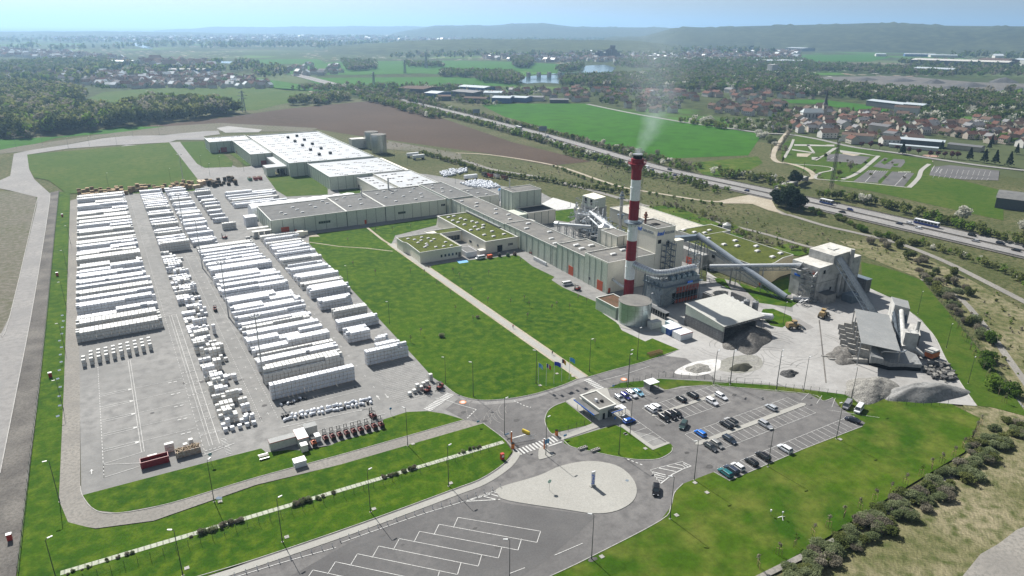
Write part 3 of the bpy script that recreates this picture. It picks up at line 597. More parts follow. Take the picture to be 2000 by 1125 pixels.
# tyre marks, drains and patches on the paving
tm=MB(); rt=random.Random(40)
def arc(c,r,a0,a1,w_=.35,z=.068):
    q=[(c[0]+r*math.cos(a0+(a1-a0)*i/14),c[1]+r*math.sin(a0+(a1-a0)*i/14)) for i in range(15)]
    ribbon_mb(tm,q,-w_/2,w_/2,z); ribbon_mb(tm,q,1.9-w_/2,1.9+w_/2,z)
for k in range(20):
    c=at(*z6(rt.uniform(150,820),rt.uniform(880,1080))); a=rt.uniform(0,6.28); arc(c,rt.uniform(6,16),a,a+rt.uniform(.7,1.8),rt.uniform(.15,.3))
for k in range(9):
    c=at(*zL(rt.uniform(120,330),rt.uniform(540,700))); a=rt.uniform(1.2,3.5); arc(c,rt.uniform(6,15),a,a+rt.uniform(.5,1.2),rt.uniform(.12,.22),.05)
struct(tm.build('tyre_marks',M('tyre_marks',(.21,.205,.195),(.25,.245,.235),.5,2,.9)))
mb=MB(); line(mb,at(*z6(798,750)),at(*z6(838,1120)),.45,.072); line(mb,at(*z6(800,900)),at(*z6(835,890)),.1,.072); struct(mb.build('drain_channel',DGY)) if False else struct(mb.build('drain_channel',G_['dark_gravel']))
pt=MB()
for k in range(26):
    c=rt.choice((at(*z8(rt.uniform(100,1700),rt.uniform(820,1120))),(rt.uniform(120,185),rt.uniform(110,148)),at(*z8(rt.uniform(700,1100),rt.uniform(100,300))),(rt.uniform(-15,60),rt.uniform(185,260))))
    n=9; rx,ry=rt.uniform(.3,1.3),rt.uniform(.3,1.0); flat(pt,[(c[0]+rx*math.cos(6.283*i/n)*rt.uniform(.7,1.2),c[1]+ry*math.sin(6.283*i/n)*rt.uniform(.7,1.2)) for i in range(n)],.062)
struct(pt.build('oil_stains',M('oil_stain',(.075,.073,.072),(.10,.098,.096),.5,2,.7)))
# ================================================================== BUILDINGS OF THE WORKS
CREAM=M('cream_cladding',(.72,.685,.575),(.76,.725,.62),.08,1.2,.6,c3=(.68,.65,.545)); stripes(CREAM,3,1.0,.93,.06)
SAGE=M('pale_green_cladding',(.49,.53,.44),(.54,.57,.49),.08,1.2,.6,c3=(.45,.49,.41)); stripes(SAGE,3,1.0,.92,.06)
OFFW=M('off_white_cladding',(.56,.55,.50),(.6,.59,.54),.08,1.2,.6,c3=(.5,.49,.45)); stripes(OFFW,3,1.2,.94,.05)
GREYW=M('grey_cladding',(.34,.34,.33),(.42,.42,.40),.1,.8,.6,c3=(.28,.28,.27)); stripes(GREYW,3,1.0,.9,.08)
DUSTW=M('dusty_cladding',(.43,.43,.41),(.52,.515,.49),.08,.4,.75,c3=(.30,.30,.285)); stripes(DUSTW,3,1.1,.9,.06)
WROOF=M('white_membrane_roof',(.41,.425,.44),(.47,.485,.50),.03,.2,.5,c3=(.37,.385,.40)); stripes(WROOF,1,14,.88,.02,0,34)
GROOF=M('grey_bitumen_roof',(.125,.127,.125),(.165,.165,.16),.04,.3,.85,c3=(.11,.112,.11)); stripes(GROOF,0,1.6,.9,.1)
GROOF2=M('weathered_roof',(.15,.147,.138),(.21,.203,.185),.05,.25,.85,c3=(.135,.132,.126))
SEDUM=M('sedum_roof',(.058,.075,.012),(.10,.115,.025),.12,.9,.95,c3=(.045,.06,.010),bump=.4,spec=.1)
SEDUMR=M('red_sedum_roof',(.11,.06,.04),(.15,.085,.06),.2,1.5,.95,c3=(.07,.06,.03),bump=.4,spec=.1)
TRIM=plain('pale_trim',(.55,.55,.51),.5); SEAM=plain('dark_seam',(.10,.12,.10),.5); RED=plain('orange_red_door',(.52,.075,.02),.45); DRED=plain('dark_red_door',(.30,.035,.02),.5)
GLASS=plain('dark_window_glass',(.03,.04,.045),.08,0,.8); WHITE=plain('white_plastic',(.72,.73,.74),.4); STEEL=plain('brushed_steel',(.55,.57,.58),.3,.85)
DARK=plain('dark_opening',(.012,.012,.012),.9,0,.1); BLACK=plain('black_rubber',(.02,.02,.02),.7); BLUE=plain('logo_blue',(.005,.13,.62),.5); BLUEGREY=plain('blue_grey_steel',(.16,.20,.24),.5,.3)
BLOCKW=M('concrete_block_wall',(.17,.17,.17),(.23,.23,.225),.3,2,.95,c3=(.13,.13,.13)); stripes(BLOCKW,2,.8,.72,.12,3,1.6)
RUST=plain('rusty_steel',(.20,.075,.04),.8); CONC=M('cast_concrete',(.30,.29,.27),(.38,.37,.345),.15,1,.9,c3=(.24,.235,.22)); PIPE=plain('aluminium_lagging',(.60,.62,.63),.35,.55)
TANKM=plain('galvanised_tank',(.52,.58,.58),.3,.6)
sk=MB(); sk.box(-1.3,1.3,-.75,.75,0,.35,0); sk.prism([(-1.15,-.6),(1.15,-.6),(1.15,.6),(-1.15,.6)],.35,.5,1); SKY_ME=None
def meshof(mb,name,mats,smooth=False):
    me=bpy.data.meshes.new(name); me.from_pydata(mb.v,[],mb.f)
    for mt in (mats if isinstance(mats,(list,tuple)) else [mats]): me.materials.append(mt)
    me.polygons.foreach_set('material_index',mb.m)
    if smooth: me.polygons.foreach_set('use_smooth',[True]*len(mb.f))
    me.update(); return me
def inst(me,name,parent,loc,rz=0,sc=1):
    o=bpy.data.objects.new(name,me); o.location=loc; o.rotation_euler=(0,0,rz); o.scale=(sc,sc,sc); return link(o,parent)
def pyr(mb,hx,hy,z0,z1,k,m):
    mb.add([(-hx,-hy,z0),(hx,-hy,z0),(hx,hy,z0),(-hx,hy,z0),(-hx*k,-hy*k,z1),(hx*k,-hy*k,z1),(hx*k,hy*k,z1),(-hx*k,hy*k,z1)],[(4,5,6,7),(0,1,5,4),(1,2,6,5),(2,3,7,6),(3,0,4,7)],m); return mb
a=MB(); a.box(-1.1,1.1,-.6,.6,0,.3,0); pyr(a,1.0,.5,.3,.55,.8,1); SKYL=meshof(a,'skylight',[TRIM,plain('skylight_dome',(.7,.7,.68),.3)])
a=MB(); a.box(-.9,.9,-.7,.7,0,.35,1); pyr(a,.8,.6,.35,.6,.75,1); a.box(-.9,.9,-.75,-.7,.02,.3,0); SKYW=meshof(a,'skylight',[plain('roof_light_base',(.30,.30,.28),.5),plain('white_dome',(.72,.7,.68),.3)])
a=MB(); 
for k in (-1,1): a.box(k*.8-.55,k*.8+.55,-.5,.5,0,.22,0); a.box(k*.8-.48,k*.8+.48,-.56,-.5,.0,.3,1)
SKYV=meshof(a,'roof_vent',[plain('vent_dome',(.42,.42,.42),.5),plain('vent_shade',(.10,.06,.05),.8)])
a=MB(); a.box(-1.3,1.3,-1.3,1.3,0,2.0,0); a.box(-1.3,1.3,-1.36,-1.3,.3,1.8,1); a.cyl(-.6,0,2,2.3,.5,n=10,m=1); a.cyl(.6,0,2,2.3,.5,n=10,m=1); AHU=meshof(a,'roof_unit',[WHITE,DARK])
def bldg(name,label,cat,x0,x1,y0,y1,h,wall,roof,par=.5,seams=6,group=None,base=0,trim=TRIM,seamh=None,inset=.3,sside='WS'):
    t=thing(name,label,cat,(x0,y0,base),group)
    mb=MB(); mb.box(x0,x1,y0,y1,base,h-par-.02,0); p=inset
    for (a,b,c,d) in ((x0,x1,y0,y0+p),(x0,x1,y1-p,y1),(x0,x0+p,y0+p,y1-p),(x1-p,x1,y0+p,y1-p)): mb.box(a,b,c,d,h-par-.02,h,0)
    if seams:
        sh=seamh or h-.35
        if 'S' in sside:
            n=max(1,round((x1-x0)/seams))
            for k in range(n+1): x=x0+(x1-x0)*k/n; mb.box(x-.11,x+.11,y0-.09,y0,base,sh,1)
        if 'W' in sside:
            n=max(1,round((y1-y0)/seams))
            for k in range(n+1): y=y0+(y1-y0)*k/n; mb.box(x0-.09,x0,y-.11,y+.11,base,sh,1)
    mb.build('wall',[wall,SEAM],t)
    r=MB(); r.box(x0+p+.01,x1-p-.01,y0+p+.01,y1-p-.01,h-par,h-par+.05); r.build('roof',roof,t)
    if par:
        c=MB(); q=.12
        for (a,b,cc,d) in ((x0-q,x1+q,y0-q,y0+p+.06),(x0-q,x1+q,y1-p-.06,y1+q),(x0-q,x0+p+.06,y0+p+.06,y1-p-.06),(x1-p-.06,x1+q,y0+p+.06,y1-p-.06)): c.box(a,b,cc,d,h+.004,h+.12)
        c.build('parapet_cap',trim,t)
    t['h']=h-par+.05; return t
def deco(t,name,boxes,mat):
    mb=MB()
    for b in boxes: mb.box(*b)
    return mb.build(name,mat,t)
def door(t,x0,x1,y,h,side='S',mat=RED,name='door'):
    mb=MB()
    if side=='S':
        mb.box(x0,x1,y-.12,y,0.02,h,0)
        for k in range(1,int(h)): mb.box(x0,x1,y-.14,y-.121,k*1.0,k*1.0+.05,1)
    else:
        mb.box(y-.12,y,x0,x1,0.02,h,0)
        for k in range(1,int(h)): mb.box(y-.14,y-.121,x0,x1,k*1.0,k*1.0+.05,1)
    return mb.build(name,[mat,SEAM],t)
def win(t,x0,x1,y,z0,z1,side='S',n=1):
    mb=MB(); w_=(x1-x0)/n
    for k in range(n):
        a,b=x0+k*w_+.06,x0+(k+1)*w_-.06
        if side=='S': mb.box(a,b,y-.08,y,z0,z1,0); mb.box(a-.05,b+.05,y-.11,y-.081,z0-.08,z0,1)
        else: mb.box(y-.08,y,a,b,z0,z1,0); mb.box(y-.11,y-.081,a-.05,b+.05,z0-.08,z0,1)
    return mb.build('window',[GLASS,TRIM],t)
def railing(t,pts,z,h=1.1,mat=GALV,step=2,r=.035,name='railing'):
    mb=MB()
    for i in range(len(pts)-1):
        a,b=pts[i],pts[i+1]; za=z[i] if hasattr(z,'__len__') else z; zb=z[i+1] if hasattr(z,'__len__') else z
        for q in (.5,1): mb.tube([(*a,za+h*q),(*b,zb+h*q)],r,4)
        n=max(1,int(math.dist(a,b)/step))
        for k in range(n+1):
            u=k/n; x,y=a[0]+(b[0]-a[0])*u,a[1]+(b[1]-a[1])*u; zz=za+(zb-za)*u; mb.tube([(x,y,zz),(x,y,zz+h)],r,4)
    return mb.build(name,mat,t)
# --- great white-roofed warehouse
g='white roofed warehouse blocks'
t=bldg('warehouse','white roofed warehouse wing at the far left with a dark red dock door','warehouse',86,123,708,740,10,SAGE,WROOF,group=g)
door(t,95,100.5,708,4.4,mat=DRED); door(t,93,94,708,2.2,mat=DRED)
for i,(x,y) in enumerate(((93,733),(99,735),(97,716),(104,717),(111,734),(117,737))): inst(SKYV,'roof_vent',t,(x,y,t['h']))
t=bldg('warehouse','long narrow white roofed warehouse wing with many pale grey wall panels facing the drive','warehouse',106.3,123.6,622,707.6,10,SAGE,WROOF,group=g)
door(t,114,118.5,622,4,mat=DRED); door(t,690,692,106.3,3,'W',mat=DRED)
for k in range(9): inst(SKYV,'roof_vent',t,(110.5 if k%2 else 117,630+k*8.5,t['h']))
t=bldg('warehouse','largest white roofed warehouse, with rows of roof vents and eight cooling units','warehouse',124,193,561,730,10.8,SAGE,WROOF,par=.7,group=g)
r2=random.Random(4)
for c in range(6):
    for r_ in range(10):
        x=131+c*10.5+r2.uniform(-1,1); y=570+r_*16.5+r2.uniform(-2,2)
        if abs(x-158)<5: continue
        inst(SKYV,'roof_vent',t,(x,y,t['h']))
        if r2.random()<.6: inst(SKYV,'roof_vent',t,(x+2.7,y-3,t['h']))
for k in range(5):
    inst(AHU,'roof_unit',t,(155.5,590+k*27,t['h'])); inst(AHU,'roof_unit',t,(165.5,592+k*28,t['h']))
t=bldg('warehouse','white roofed warehouse block in front of the largest one, grey panelled side wall','warehouse',137.5,195.5,498,560.6,9.8,SAGE,WROOF,group=g)
for c in range(4):
    for r_ in range(3): 
        for q in range(3): inst(SKYV,'roof_vent',t,(146+c*13.5+q*2.6,510+r_*19-q*3.2,t['h']))
t=thing('loading_canopy','white flat roofed loading canopy with open dock bays at the warehouse corner','loading dock',(108,571,0))
mb=MB(); mb.prism([(108,571),(137.3,571),(137.3,584),(127,584),(127,622),(118.5,622),(118.5,584),(108,584)],5.4,7,0,1,bottom=True); mb.build('roof',[OFFW,WROOF],t)
deco(t,'wall',[(108.2,114.5,571.2,583.5,0,5.4),(126.8,137.2,571.3,583.8,0,5.4)],SAGE); deco(t,'column',[(118,118.5,571.2,571.7,0,5.4),(122.4,122.9,571.2,571.7,0,5.4)],GALV)
deco(t,'side_wall',[(118.6,119,584,621.8,0,5.4)],GREYW)
t=bldg('warehouse','white roofed hall between the white warehouses and the grey roofed halls','warehouse',169.5,199,442,497.6,9.4,CREAM,WROOF,group=g)
for x,y in ((175,488),(183,490),(176,476),(184,479),(192,470),(177,463),(186,465),(194,458),(179,450),(188,452)): inst(SKYV,'roof_vent',t,(x,y,t['h']),0,1.5)
t=bldg('warehouse','low cream extension with a sloping white roof beside the middle hall','warehouse',157,169.2,445,497.6,8,CREAM,WROOF,seams=0,group=g)
for y in (491,482,473,462): inst(SKYV,'roof_vent',t,(163,y,t['h']),0,1.4)
deco(t,'door',[(156.85,157,492,494,0,3)],DARK)
t=thing('link_building','cream wall filling the corner behind the north lawn','building',(142,444,0))
deco(t,'wall',[(196,199.4,498,560,0,9)],CREAM)
# --- grey roofed long halls facing the lawn
g='grey roofed production halls'
def hallroof(t,pts,z=None,me=SKYL,sc=1): 
    for x,y in pts: inst(me,'skylight',t,(x,y,t['h']),0,sc)
t=bldg('production_hall','grey roofed hall at the left end of the long wall, behind an orange dock door','hall',74.4,117.9,398,436,9,SAGE,GROOF,par=.35,group=g)
hallroof(t,[(84,415),(85,409),(93,424),(94,417),(95,409),(104,425),(105,418),(113,431),(114,424)]); door(t,79.5,84,398,4.4); door(t,87,88.2,398,2.2); win(t,101,108,398,3.6,5,n=5)
t=bldg('production_hall','grey roofed hall in the middle of the long wall, with a thin steel flue','hall',118.1,141.9,397.8,440,9.1,SAGE,GROOF,par=.35,group=g)
hallroof(t,[(122,430),(128,434),(124,410),(132,412),(135,424)]); door(t,128.5,129.7,397.8,2.4)
mb=MB(); mb.tube([(139,432,9),(139,432,15)],.35,8); mb.build('flue',STEEL,t)
t=bldg('production_hall','grey roofed hall at the right end of the long wall, with two rows of skylights','hall',142.1,182.6,397.5,444,9.2,SAGE,GROOF,par=.35,group=g)
hallroof(t,[(150,433),(156,438),(151,421),(159,430),(153,408),(164,436),(162,418),(171,428),(166,407),(175,420),(177,437),(172,411)]); win(t,150,155,397.5,3.4,4.8,n=4); win(t,179,182,397.5,5,6.3,n=3)
mb=MB(); mb.tube([(161,442,9),(161,442,17)],.55,10); mb.build('flue',STEEL,t)
t=bldg('production_hall','taller grey roofed hall behind the corner where the long halls meet','hall',183,200,394,441.6,10.2,SAGE,GROOF,par=.4,group=g,seams=0)
hallroof(t,[(190,436),(192,424),(194,414),(187,428),(188,414)]); 
t=bldg('production_hall','grey roofed side hall with three skylights beside the blue topped dust collectors','hall',200.3,221,397,422,8,OFFW,GROOF,par=.3,group=g)
hallroof(t,[(208,417),(211,408),(214,402)])
t=bldg('production_hall','long narrow hall beside the office, with a railed edge and one row of skylights','hall',184.8,201,326.2,393.6,9.6,SAGE,GROOF2,par=.3,group=g)
hallroof(t,[(188,386),(194,377),(190,370),(197,358),(192,349),(197,343),(193,334)],sc=1.15); railing(t,[(185,393),(185,326.4)],9.6); deco(t,'lean_to',[(183.4,184.75,330,372,7.0,7.3)],GALV)
t=bldg('production_hall','long hall with big pale skylights between the workshop and the orange doored block','hall',184.8,201,273.4,326,10.1,SAGE,GROOF2,par=.3,group=g)
hallroof(t,[(196,319),(190,311),(197,299),(191,288),(188,280)],sc=1.35); railing(t,[(185,325.8),(185,273.6)],10.1); railing(t,[(200.7,325.8),(200.7,273.6)],10.1)
mb=MB(); mb.bars([((184.6,277+q,0.2),(184.6,277+q,9.8)) for q in (0,.6)],.05)
for k in range(24): mb.tube([(184.6,277,.6+k*.38),(184.6,277.6,.6+k*.38)],.03,4)
mb.build('ladder',GALV,t)
t=bldg('production_hall','taller hall block with an orange roller door facing the lawn','hall',184.4,202,249.8,273,12.4,SAGE,GROOF2,par=.3,seams=4.4,group=g)
hallroof(t,[(191,266),(190,260),(197,262)],sc=1.6); railing(t,[(184.7,272.8),(184.7,250.2)],12.4); railing(t,[(184.7,272.8),(201.8,272.8)],12.4); door(t,258.5,262.5,184.4,4.4,'W')
t=bldg('production_hall','tallest hall block by the chimney, cream end wall and an orange roller door','hall',184.2,211,232,249.4,14.4,CREAM,GROOF2,par=.35,seams=0,group=g)
deco(t,'side_cladding',[(184.02,184.2,232.1,249.3,0,14.0)],SAGE); deco(t,'seam',[(183.95,184.02,y-.1,y+.1,0,14) for y in (236.5,241,245.4)],SEAM)
door(t,234.8,239,184.0,4.6,'W'); door(t,185,186.2,232,2.3); hallroof(t,[(194,241),(202,244)],sc=1.5); railing(t,[(184.5,249),(184.5,232.3),(210.6,232.3)],14.4); railing(t,[(184.5,249.1),(211,249.1)],14.4); win(t,244.3,245.6,184.0,2.4,3.8,'W')
# --- logo tower
t=bldg('process_tower','tall cream process tower carrying a blue and grey company name on two sides','tower',211.2,222.4,232,247.5,26.3,CREAM,GROOF2,par=.5,seams=0)
railing(t,[(211.5,247.2),(211.5,232.3),(222,232.3),(222,247.2)],26.3)
deco(t,'window',[(212.3,214.2,231.9,232,19,20.8),(217.5,219.3,231.85,232,16.5,19.5)],DARK)
deco(t,'roof_hatch',[(215.5,218.5,238,241,25.85,26.15)],DARK)
def text(s,size,mat,parent,loc,rot,ext=.06,sx=1,name='lettering',shear=0):
    c=bpy.data.curves.new(name,'FONT'); c.body=s; c.size=size; c.extrude=ext; c.align_x='LEFT'; c.shear=shear; c.resolution_u=2; c.offset=.02*size
    tmp=bpy.data.objects.new('t_',c); COL.objects.link(tmp); dg=bpy.context.evaluated_depsgraph_get(); me=bpy.data.meshes.new_from_object(tmp.evaluated_get(dg)); bpy.data.objects.remove(tmp); bpy.data.curves.remove(c)
    me.materials.clear(); me.materials.append(mat); me.name=name
    o=bpy.data.objects.new(name,me); o.location=loc; o.rotation_euler=rot; o.scale=(sx,1,1); return link(o,parent)
LG=plain('letter_grey',(.20,.24,.29),.5)
text('knauf',2.9,BLUE,t,(211.6,231.93,22.9),(R(90),0,0),sx=.62,shear=.25); text('INSULATION',1.7,LG,t,(216.0,231.93,23.1),(R(90),0,0),sx=.58)
text('knauf',2.9,BLUE,t,(211.13,247,22.9),(R(90),0,R(-90)),sx=.72,shear=.25); text('INSULATION',1.7,LG,t,(211.13,241.6,23.1),(R(90),0,R(-90)),sx=.74)
deco(t,'side_annex',[(222.5,228,231.5,245,0,19)],CREAM)
# external stair
mb=MB(); X0,X1,Y0,Y1=214.5,220.5,228.6,231.7
for x in (X0,(X0+X1)/2,X1):
    for y in (Y0,Y1-.2): mb.tube([(x,y,0),(x,y,19)],.14,4)
for k in range(7):
    z=1.5+k*2.8
    for y in (Y0,Y1-.2): mb.tube([(X0,y,z),(X1,y,z)],.1,4)
    for x in (X0,X1): mb.tube([(x,Y0,z),(x,Y1,z)],.1,4)
    mb.box(X0,X0+1.3,Y0,Y1-.1,z-.05,z+.03); mb.box(X1-1.3,X1,Y0,Y1-.1,z-.05,z+.03)
    a,b=(X0+1.2,X1-1.2) if k%2 else (X1-1.2,X0+1.2)
    mb.tube([(a,Y0+.5,z),(b,Y0+.5,z+2.8)],.12,4); mb.tube([(a,Y0+1.4,z),(b,Y0+1.4,z+2.8)],.12,4); mb.tube([(X0,Y0,z),(X1,Y0,z+2.8)],.06,4)
mb.build('external_stair',BLUEGREY,t)
mb=MB(); mb.tube([(213.6,243,26),(213.6,243,31.5)],[.55,.5],8); mb.cyl(213.6,243,29.6,30.4,.9,n=10); mb.box(212.4,214.8,241.8,244.2,28.9,29.0); tag(mb.build('rusty_stack',RUST),'short rusty stack with a platform on the process tower roof','stack')
t=bldg('process_building','grey cream box building behind the hall roofs, left of the company tower','building',203.2,211,250,263,19.2,CREAM,GROOF2,par=.3,seams=4)
railing(t,[(203.5,250.2),(210.8,250.2)],19.2)
# --- block tower and annex
t=bldg('silo_building','tall sage building with grey roof and a thin flue, behind the long hall','building',209.5,230,359.6,374,18,SAGE,GROOF2,par=.3,seams=5)
mb=MB(); mb.tube([(214,371,18),(214,371,24)],.4,8); mb.build('flue',STEEL,t); railing(t,[(210,360),(229.6,360),(229.6,373.6)],18)
t=bldg('low_annex','low cream annex with a black flat roof below the tall sage building','building',211.4,231,345,359.4,8.2,CREAM,plain('black_roof',(.02,.022,.026),.9),par=.5,seams=5)
deco(t,'canopy',[(205,212,337,344.6,5,5.3)],TRIM); deco(t,'canopy_leg',[(205.2,205.5,337.2,337.5,0,5),(211.6,211.9,337.2,337.5,0,5)],GALV)
deco(t,'side_wall',[(201.2,211.2,345,358,0,7.8)],SAGE)
# --- large light roof hall and sedum halls
t=bldg('storage_hall','large pale flat roofed hall behind the chimney','hall',262.5,283,271.4,332,8.3,OFFW,M('pale_gravel_roof',(.44,.42,.365),(.48,.46,.40),.05,.6,.8),par=.15,seams=0)
t=thing('batch_hall','small upper hall with a mossy green roof and four roof lights','hall',(262,257,0)); 
mb=MB(); mb.box(262,286,256.4,271,0,8.9,0); mb.build('wall',OFFW,t); mb=MB(); mb.box(262.4,285.6,256.8,270.6,8.9,9.1); mb.build('roof',SEDUM,t)
deco(t,'parapet_cap',[(261.8,286.2,256.2,256.78,8.95,9.35),(285.62,286.2,256.8,270.6,8.95,9.3),(261.8,286.2,270.62,271.1,8.95,9.3)],TRIM)
for x,y in ((266,263),(270,259.5),(276,262),(264,269)): inst(SKYW,'skylight',t,(x,y,9.1),0,1.3)
t=thing('batch_hall','big angled hall with a mossy green roof, tan end wall and eight roof lights','hall',(250,205,0))
pl=[(250,204.6),(262,206),(271,209.2),(279.2,209.8),(279.2,256),(250,256)]
mb=MB(); mb.prism(pl,0,9.3,0); mb.build('wall',GREYW,t); mb=MB(); cx=(264.5,231); pin=[(cx[0]+(x-cx[0])*.982,cx[1]+(y-cx[1])*.988) for x,y in pl]; mb.prism(pin,9.3,9.5); mb.build('roof',SEDUM,t)
mb=MB()
for i in range(len(pl)):
    a,b=pl[i],pl[(i+1)%len(pl)]; mb.tube([(*a,9.45),(*b,9.45)],.22,4)
mb.build('parapet_cap',TRIM,t)
TAN=M('tan_cladding',(.55,.48,.33),(.6,.53,.38),.1,1,.7,c3=(.5,.43,.3)); mb=MB(); stripes(TAN,0,1.1,.92,.08)
for i in range(3):
    a,b=pl[i],pl[i+1]; mb.add([(a[0],a[1]-.06,0),(b[0],b[1]-.06,0),(b[0],b[1]-.06,9.2),(a[0],a[1]-.06,9.2)],[(0,1,2,3)])
mb.build('end_cladding',TAN,t); deco(t,'door',[(251.3,252.1,204.5,204.68,0,2.2)],RED)
for x,y in ((257,246),(263,250),(262,238),(266,233),(272,240),(274,228),(268,222),(275,214),(267,212)): inst(SKYW,'skylight',t,(x,y,9.5),0,1.4)
deco(t,'window',[(249.9,250,232,234,6,7.5)],DARK); deco(t,'louvre_wall',[(246,249.8,236,262,0,7)],GREYW); deco(t,'door',[(245.9,246,243,247,0,3.6)],RED)
# --- workshop and office with sedum roofs
t=thing('office_building','low cream office with a mossy green roof and small windows by the footpath','office',(128,311,0))
mb=MB(); mb.prism([(128,311.6),(151.2,311.6),(151.2,338),(164,338),(164,345.6),(145.2,345.6),(145.2,342),(127.4,342),(127.4,333),(128.6,330.5),(128.6,326)],0,5.6,0); mb.build('wall',CREAM,t)
mb=MB(); mb.prism([(128.5,312.1),(150.7,312.1),(150.7,341.2),(128,341.2),(128,333.3),(129.1,330.6),(129.1,326)],5.6,5.66); mb.box(150.72,164,338.5,345,5.6,5.66); mb.build('roof',SEDUM,t)
mb=MB(); q=[(128,311.6),(151.2,311.6),(151.2,338),(164,338)]; 
for a,b in zip(q[:-1],q[1:]): mb.tube([(*a,5.75),(*b,5.75)],.28,4)
q=[(164,345.6),(145.2,345.6),(145.2,342),(127.4,342),(127.4,333),(128.6,330.5),(128.6,326),(128,311.6)]
for a,b in zip(q[:-1],q[1:]): mb.tube([(*a,5.75),(*b,5.75)],.28,4)
mb.tube([(145.2,342,5.74),(151.2,338,5.74)],.2,4); mb.build('parapet_cap',TRIM,t)
for k in range(5): win(t,139.2+k*2.1,140.3+k*2.1,311.6,1.6,2.9)
win(t,149.2,150.6,311.6,.3,2.8,n=2)
for x,y in ((132,337),(134.5,334),(137,331),(139.5,336),(142,333),(134,328),(137,324),(141,327),(144,330),(134,319),(139,316.5),(143,315.6),(147,315),(147,322),(136,321)): inst(SKYW,'skylight',t,(x,y,5.66),0,.9)
win(t,152,163,338,1,3.6,n=6)
t=thing('workshop_building','cream workshop with a mossy green roof, many white roof domes and an open dock door','workshop',(164.5,310,0))
mb=MB(); mb.box(164.4,184.3,310.2,371,0,6.2); mb.build('wall',CREAM,t); mb=MB(); mb.box(165,183.8,310.7,370.4,6.2,6.27); mb.build('roof',SEDUM,t)
deco(t,'parapet_cap',[(164.2,184.35,310,310.65,6.22,6.6),(164.2,184.35,370.45,371.2,6.22,6.6),(164.2,164.95,310.66,370.44,6.22,6.6),(183.6,184.35,310.66,370.44,6.22,6.55)],TRIM)
for x,y in ((169,365),(173,366),(168,357),(174,359),(169,352),(175,355),(177,350),(170,346),(178,346),(179,340),(173,339),(168,334),(172,333),(176,335),(170,322),(177,326),(173,317),(180,318)): inst(SKYW,'skylight',t,(x,y,6.27),0,1.15)
door(t,171.5,174.5,310.2,3.4,mat=DARK); win(t,178,181,310.2,2.4,3.6,n=3); win(t,318,320,164.4,1.5,2.8,'W',2); win(t,326,329,164.4,1.5,2.8,'W',2); deco(t,'porch',[(160.6,164.3,309.2,313,0,2.4)],OFFW)
t=bldg('site_cabin','small white flat roofed cabin in the office courtyard','cabin',152.6,158.8,309,319,2.8,WHITE,GROOF,par=0,seams=0)
# gate house
t=thing('gatehouse','white gatehouse with a grey roof and blue edged canopies at the car park','gatehouse',(115.5,146,0))
mb=MB(); mb.box(116,121.6,146.3,155.6,0,3.6); mb.box(115.6,122,145.9,156,3.6,4.0); mb.build('wall',OFFW,t); mb=MB(); mb.box(116.1,121.5,146.4,155.5,4.0,4.05); mb.build('roof',GROOF2,t)
deco(t,'parapet_cap',[(115.5,122.1,145.8,146.35,4.06,4.25),(115.5,122.1,155.55,156.1,4.06,4.25),(115.5,116.05,146.36,155.54,4.06,4.25),(121.55,122.1,146.36,155.54,4.06,4.25)],TRIM)
mb=MB(); mb.prism([(113.6,145.6),(115.58,145.6),(115.58,156.4),(113.6,156.4)],2.8,3.05,0); mb.box(113.5,113.6,145.6,156.4,2.75,3.1,1); mb.box(119,123.2,144.2,145.85,2.8,3.0,0); mb.box(119,123.2,144.1,144.2,2.75,3.05,1); mb.build('canopy',[GROOF,BLUE],t)
win(t,148,154.5,116,1,2.5,'W',4); win(t,119.2,121,146.3,.2,2.4,n=2); deco(t,'door',[(117.3,118.1,146.18,146.3,0,2.1)],DARK)
mb=MB(); mb.box(117.4,118.1,150,150.9,4.05,5.0); mb.box(118.8,119.7,149.2,150,4.05,4.5,1); mb.build('roof_unit',[WHITE,DARK],t)
t=thing('turnstile_shelter','white steel turnstile frame beside the gatehouse','turnstile',(123.5,146,0)); mb=MB()
for x in (122.8,124,125.2):
    for y in (145.2,147.2): mb.tube([(x,y,0),(x,y,2.3)],.09,5)
mb.box(122.6,125.4,145,147.4,2.3,2.5); mb.build('frame',WHITE,t); mb=MB()
for k in range(4): mb.tube([(123.4,146.2,.5+k*.45),(124.6,146.2,.5+k*.45)],.05,4)
mb.build('turnstile_arm',GALV,t)
t=thing('bike_shelter','open motorcycle shelter with a flat white roof beside the car park','shelter',(141,153,0)); deco(t,'roof',[(141.2,145.4,152.6,156,2.45,2.58)],WHITE); deco(t,'side_panel',[(141.4,141.5,152.8,155.8,0,2.44),(141.5,145.3,155.7,155.8,0,2.44)],GALV); deco(t,'post',[(145.1,145.25,152.8,152.95,0,2.44)],GALV)
# --- chimney
t=thing('chimney','tall red and white banded chimney with two railed platforms','chimney',(190.3,224.2,0))
RB=plain('chimney_red',(.23,.008,.018),.45,0,.25); WB=plain('chimney_white',(.76,.79,.80),.4)
mb=MB(); zz=[0,8.5,17.2,26.1,35.2,43.7,52.5,61]
for k in range(7): mb.cyl(190.3,224.2,zz[k],zz[k+1],2.2-.02*k,2.2-.02*(k+1),n=28,m=k%2,cap=(k==6))
for z in (6,14,21,30,40,49): mb.cyl(190.3,224.2,z,z+.25,2.28,n=28,m=[i for i in range(7) if zz[i]<=z][-1]%2)
mb.build('shaft',[RB,WB],t,smooth=False)
mb=MB(); mb.cyl(190.3,224.2,56.8,58.6,2.2,2.75,n=24,m=0); mb.cyl(190.3,224.2,58.6,61.2,2.75,2.6,n=24,m=0); mb.cyl(190.3,224.2,61.2,62.6,1.9,n=20,m=1); mb.cyl(190.3,224.2,62.6,63.1,2.1,n=20,m=2); mb.build('head',[RB,DARK,GALV],t)
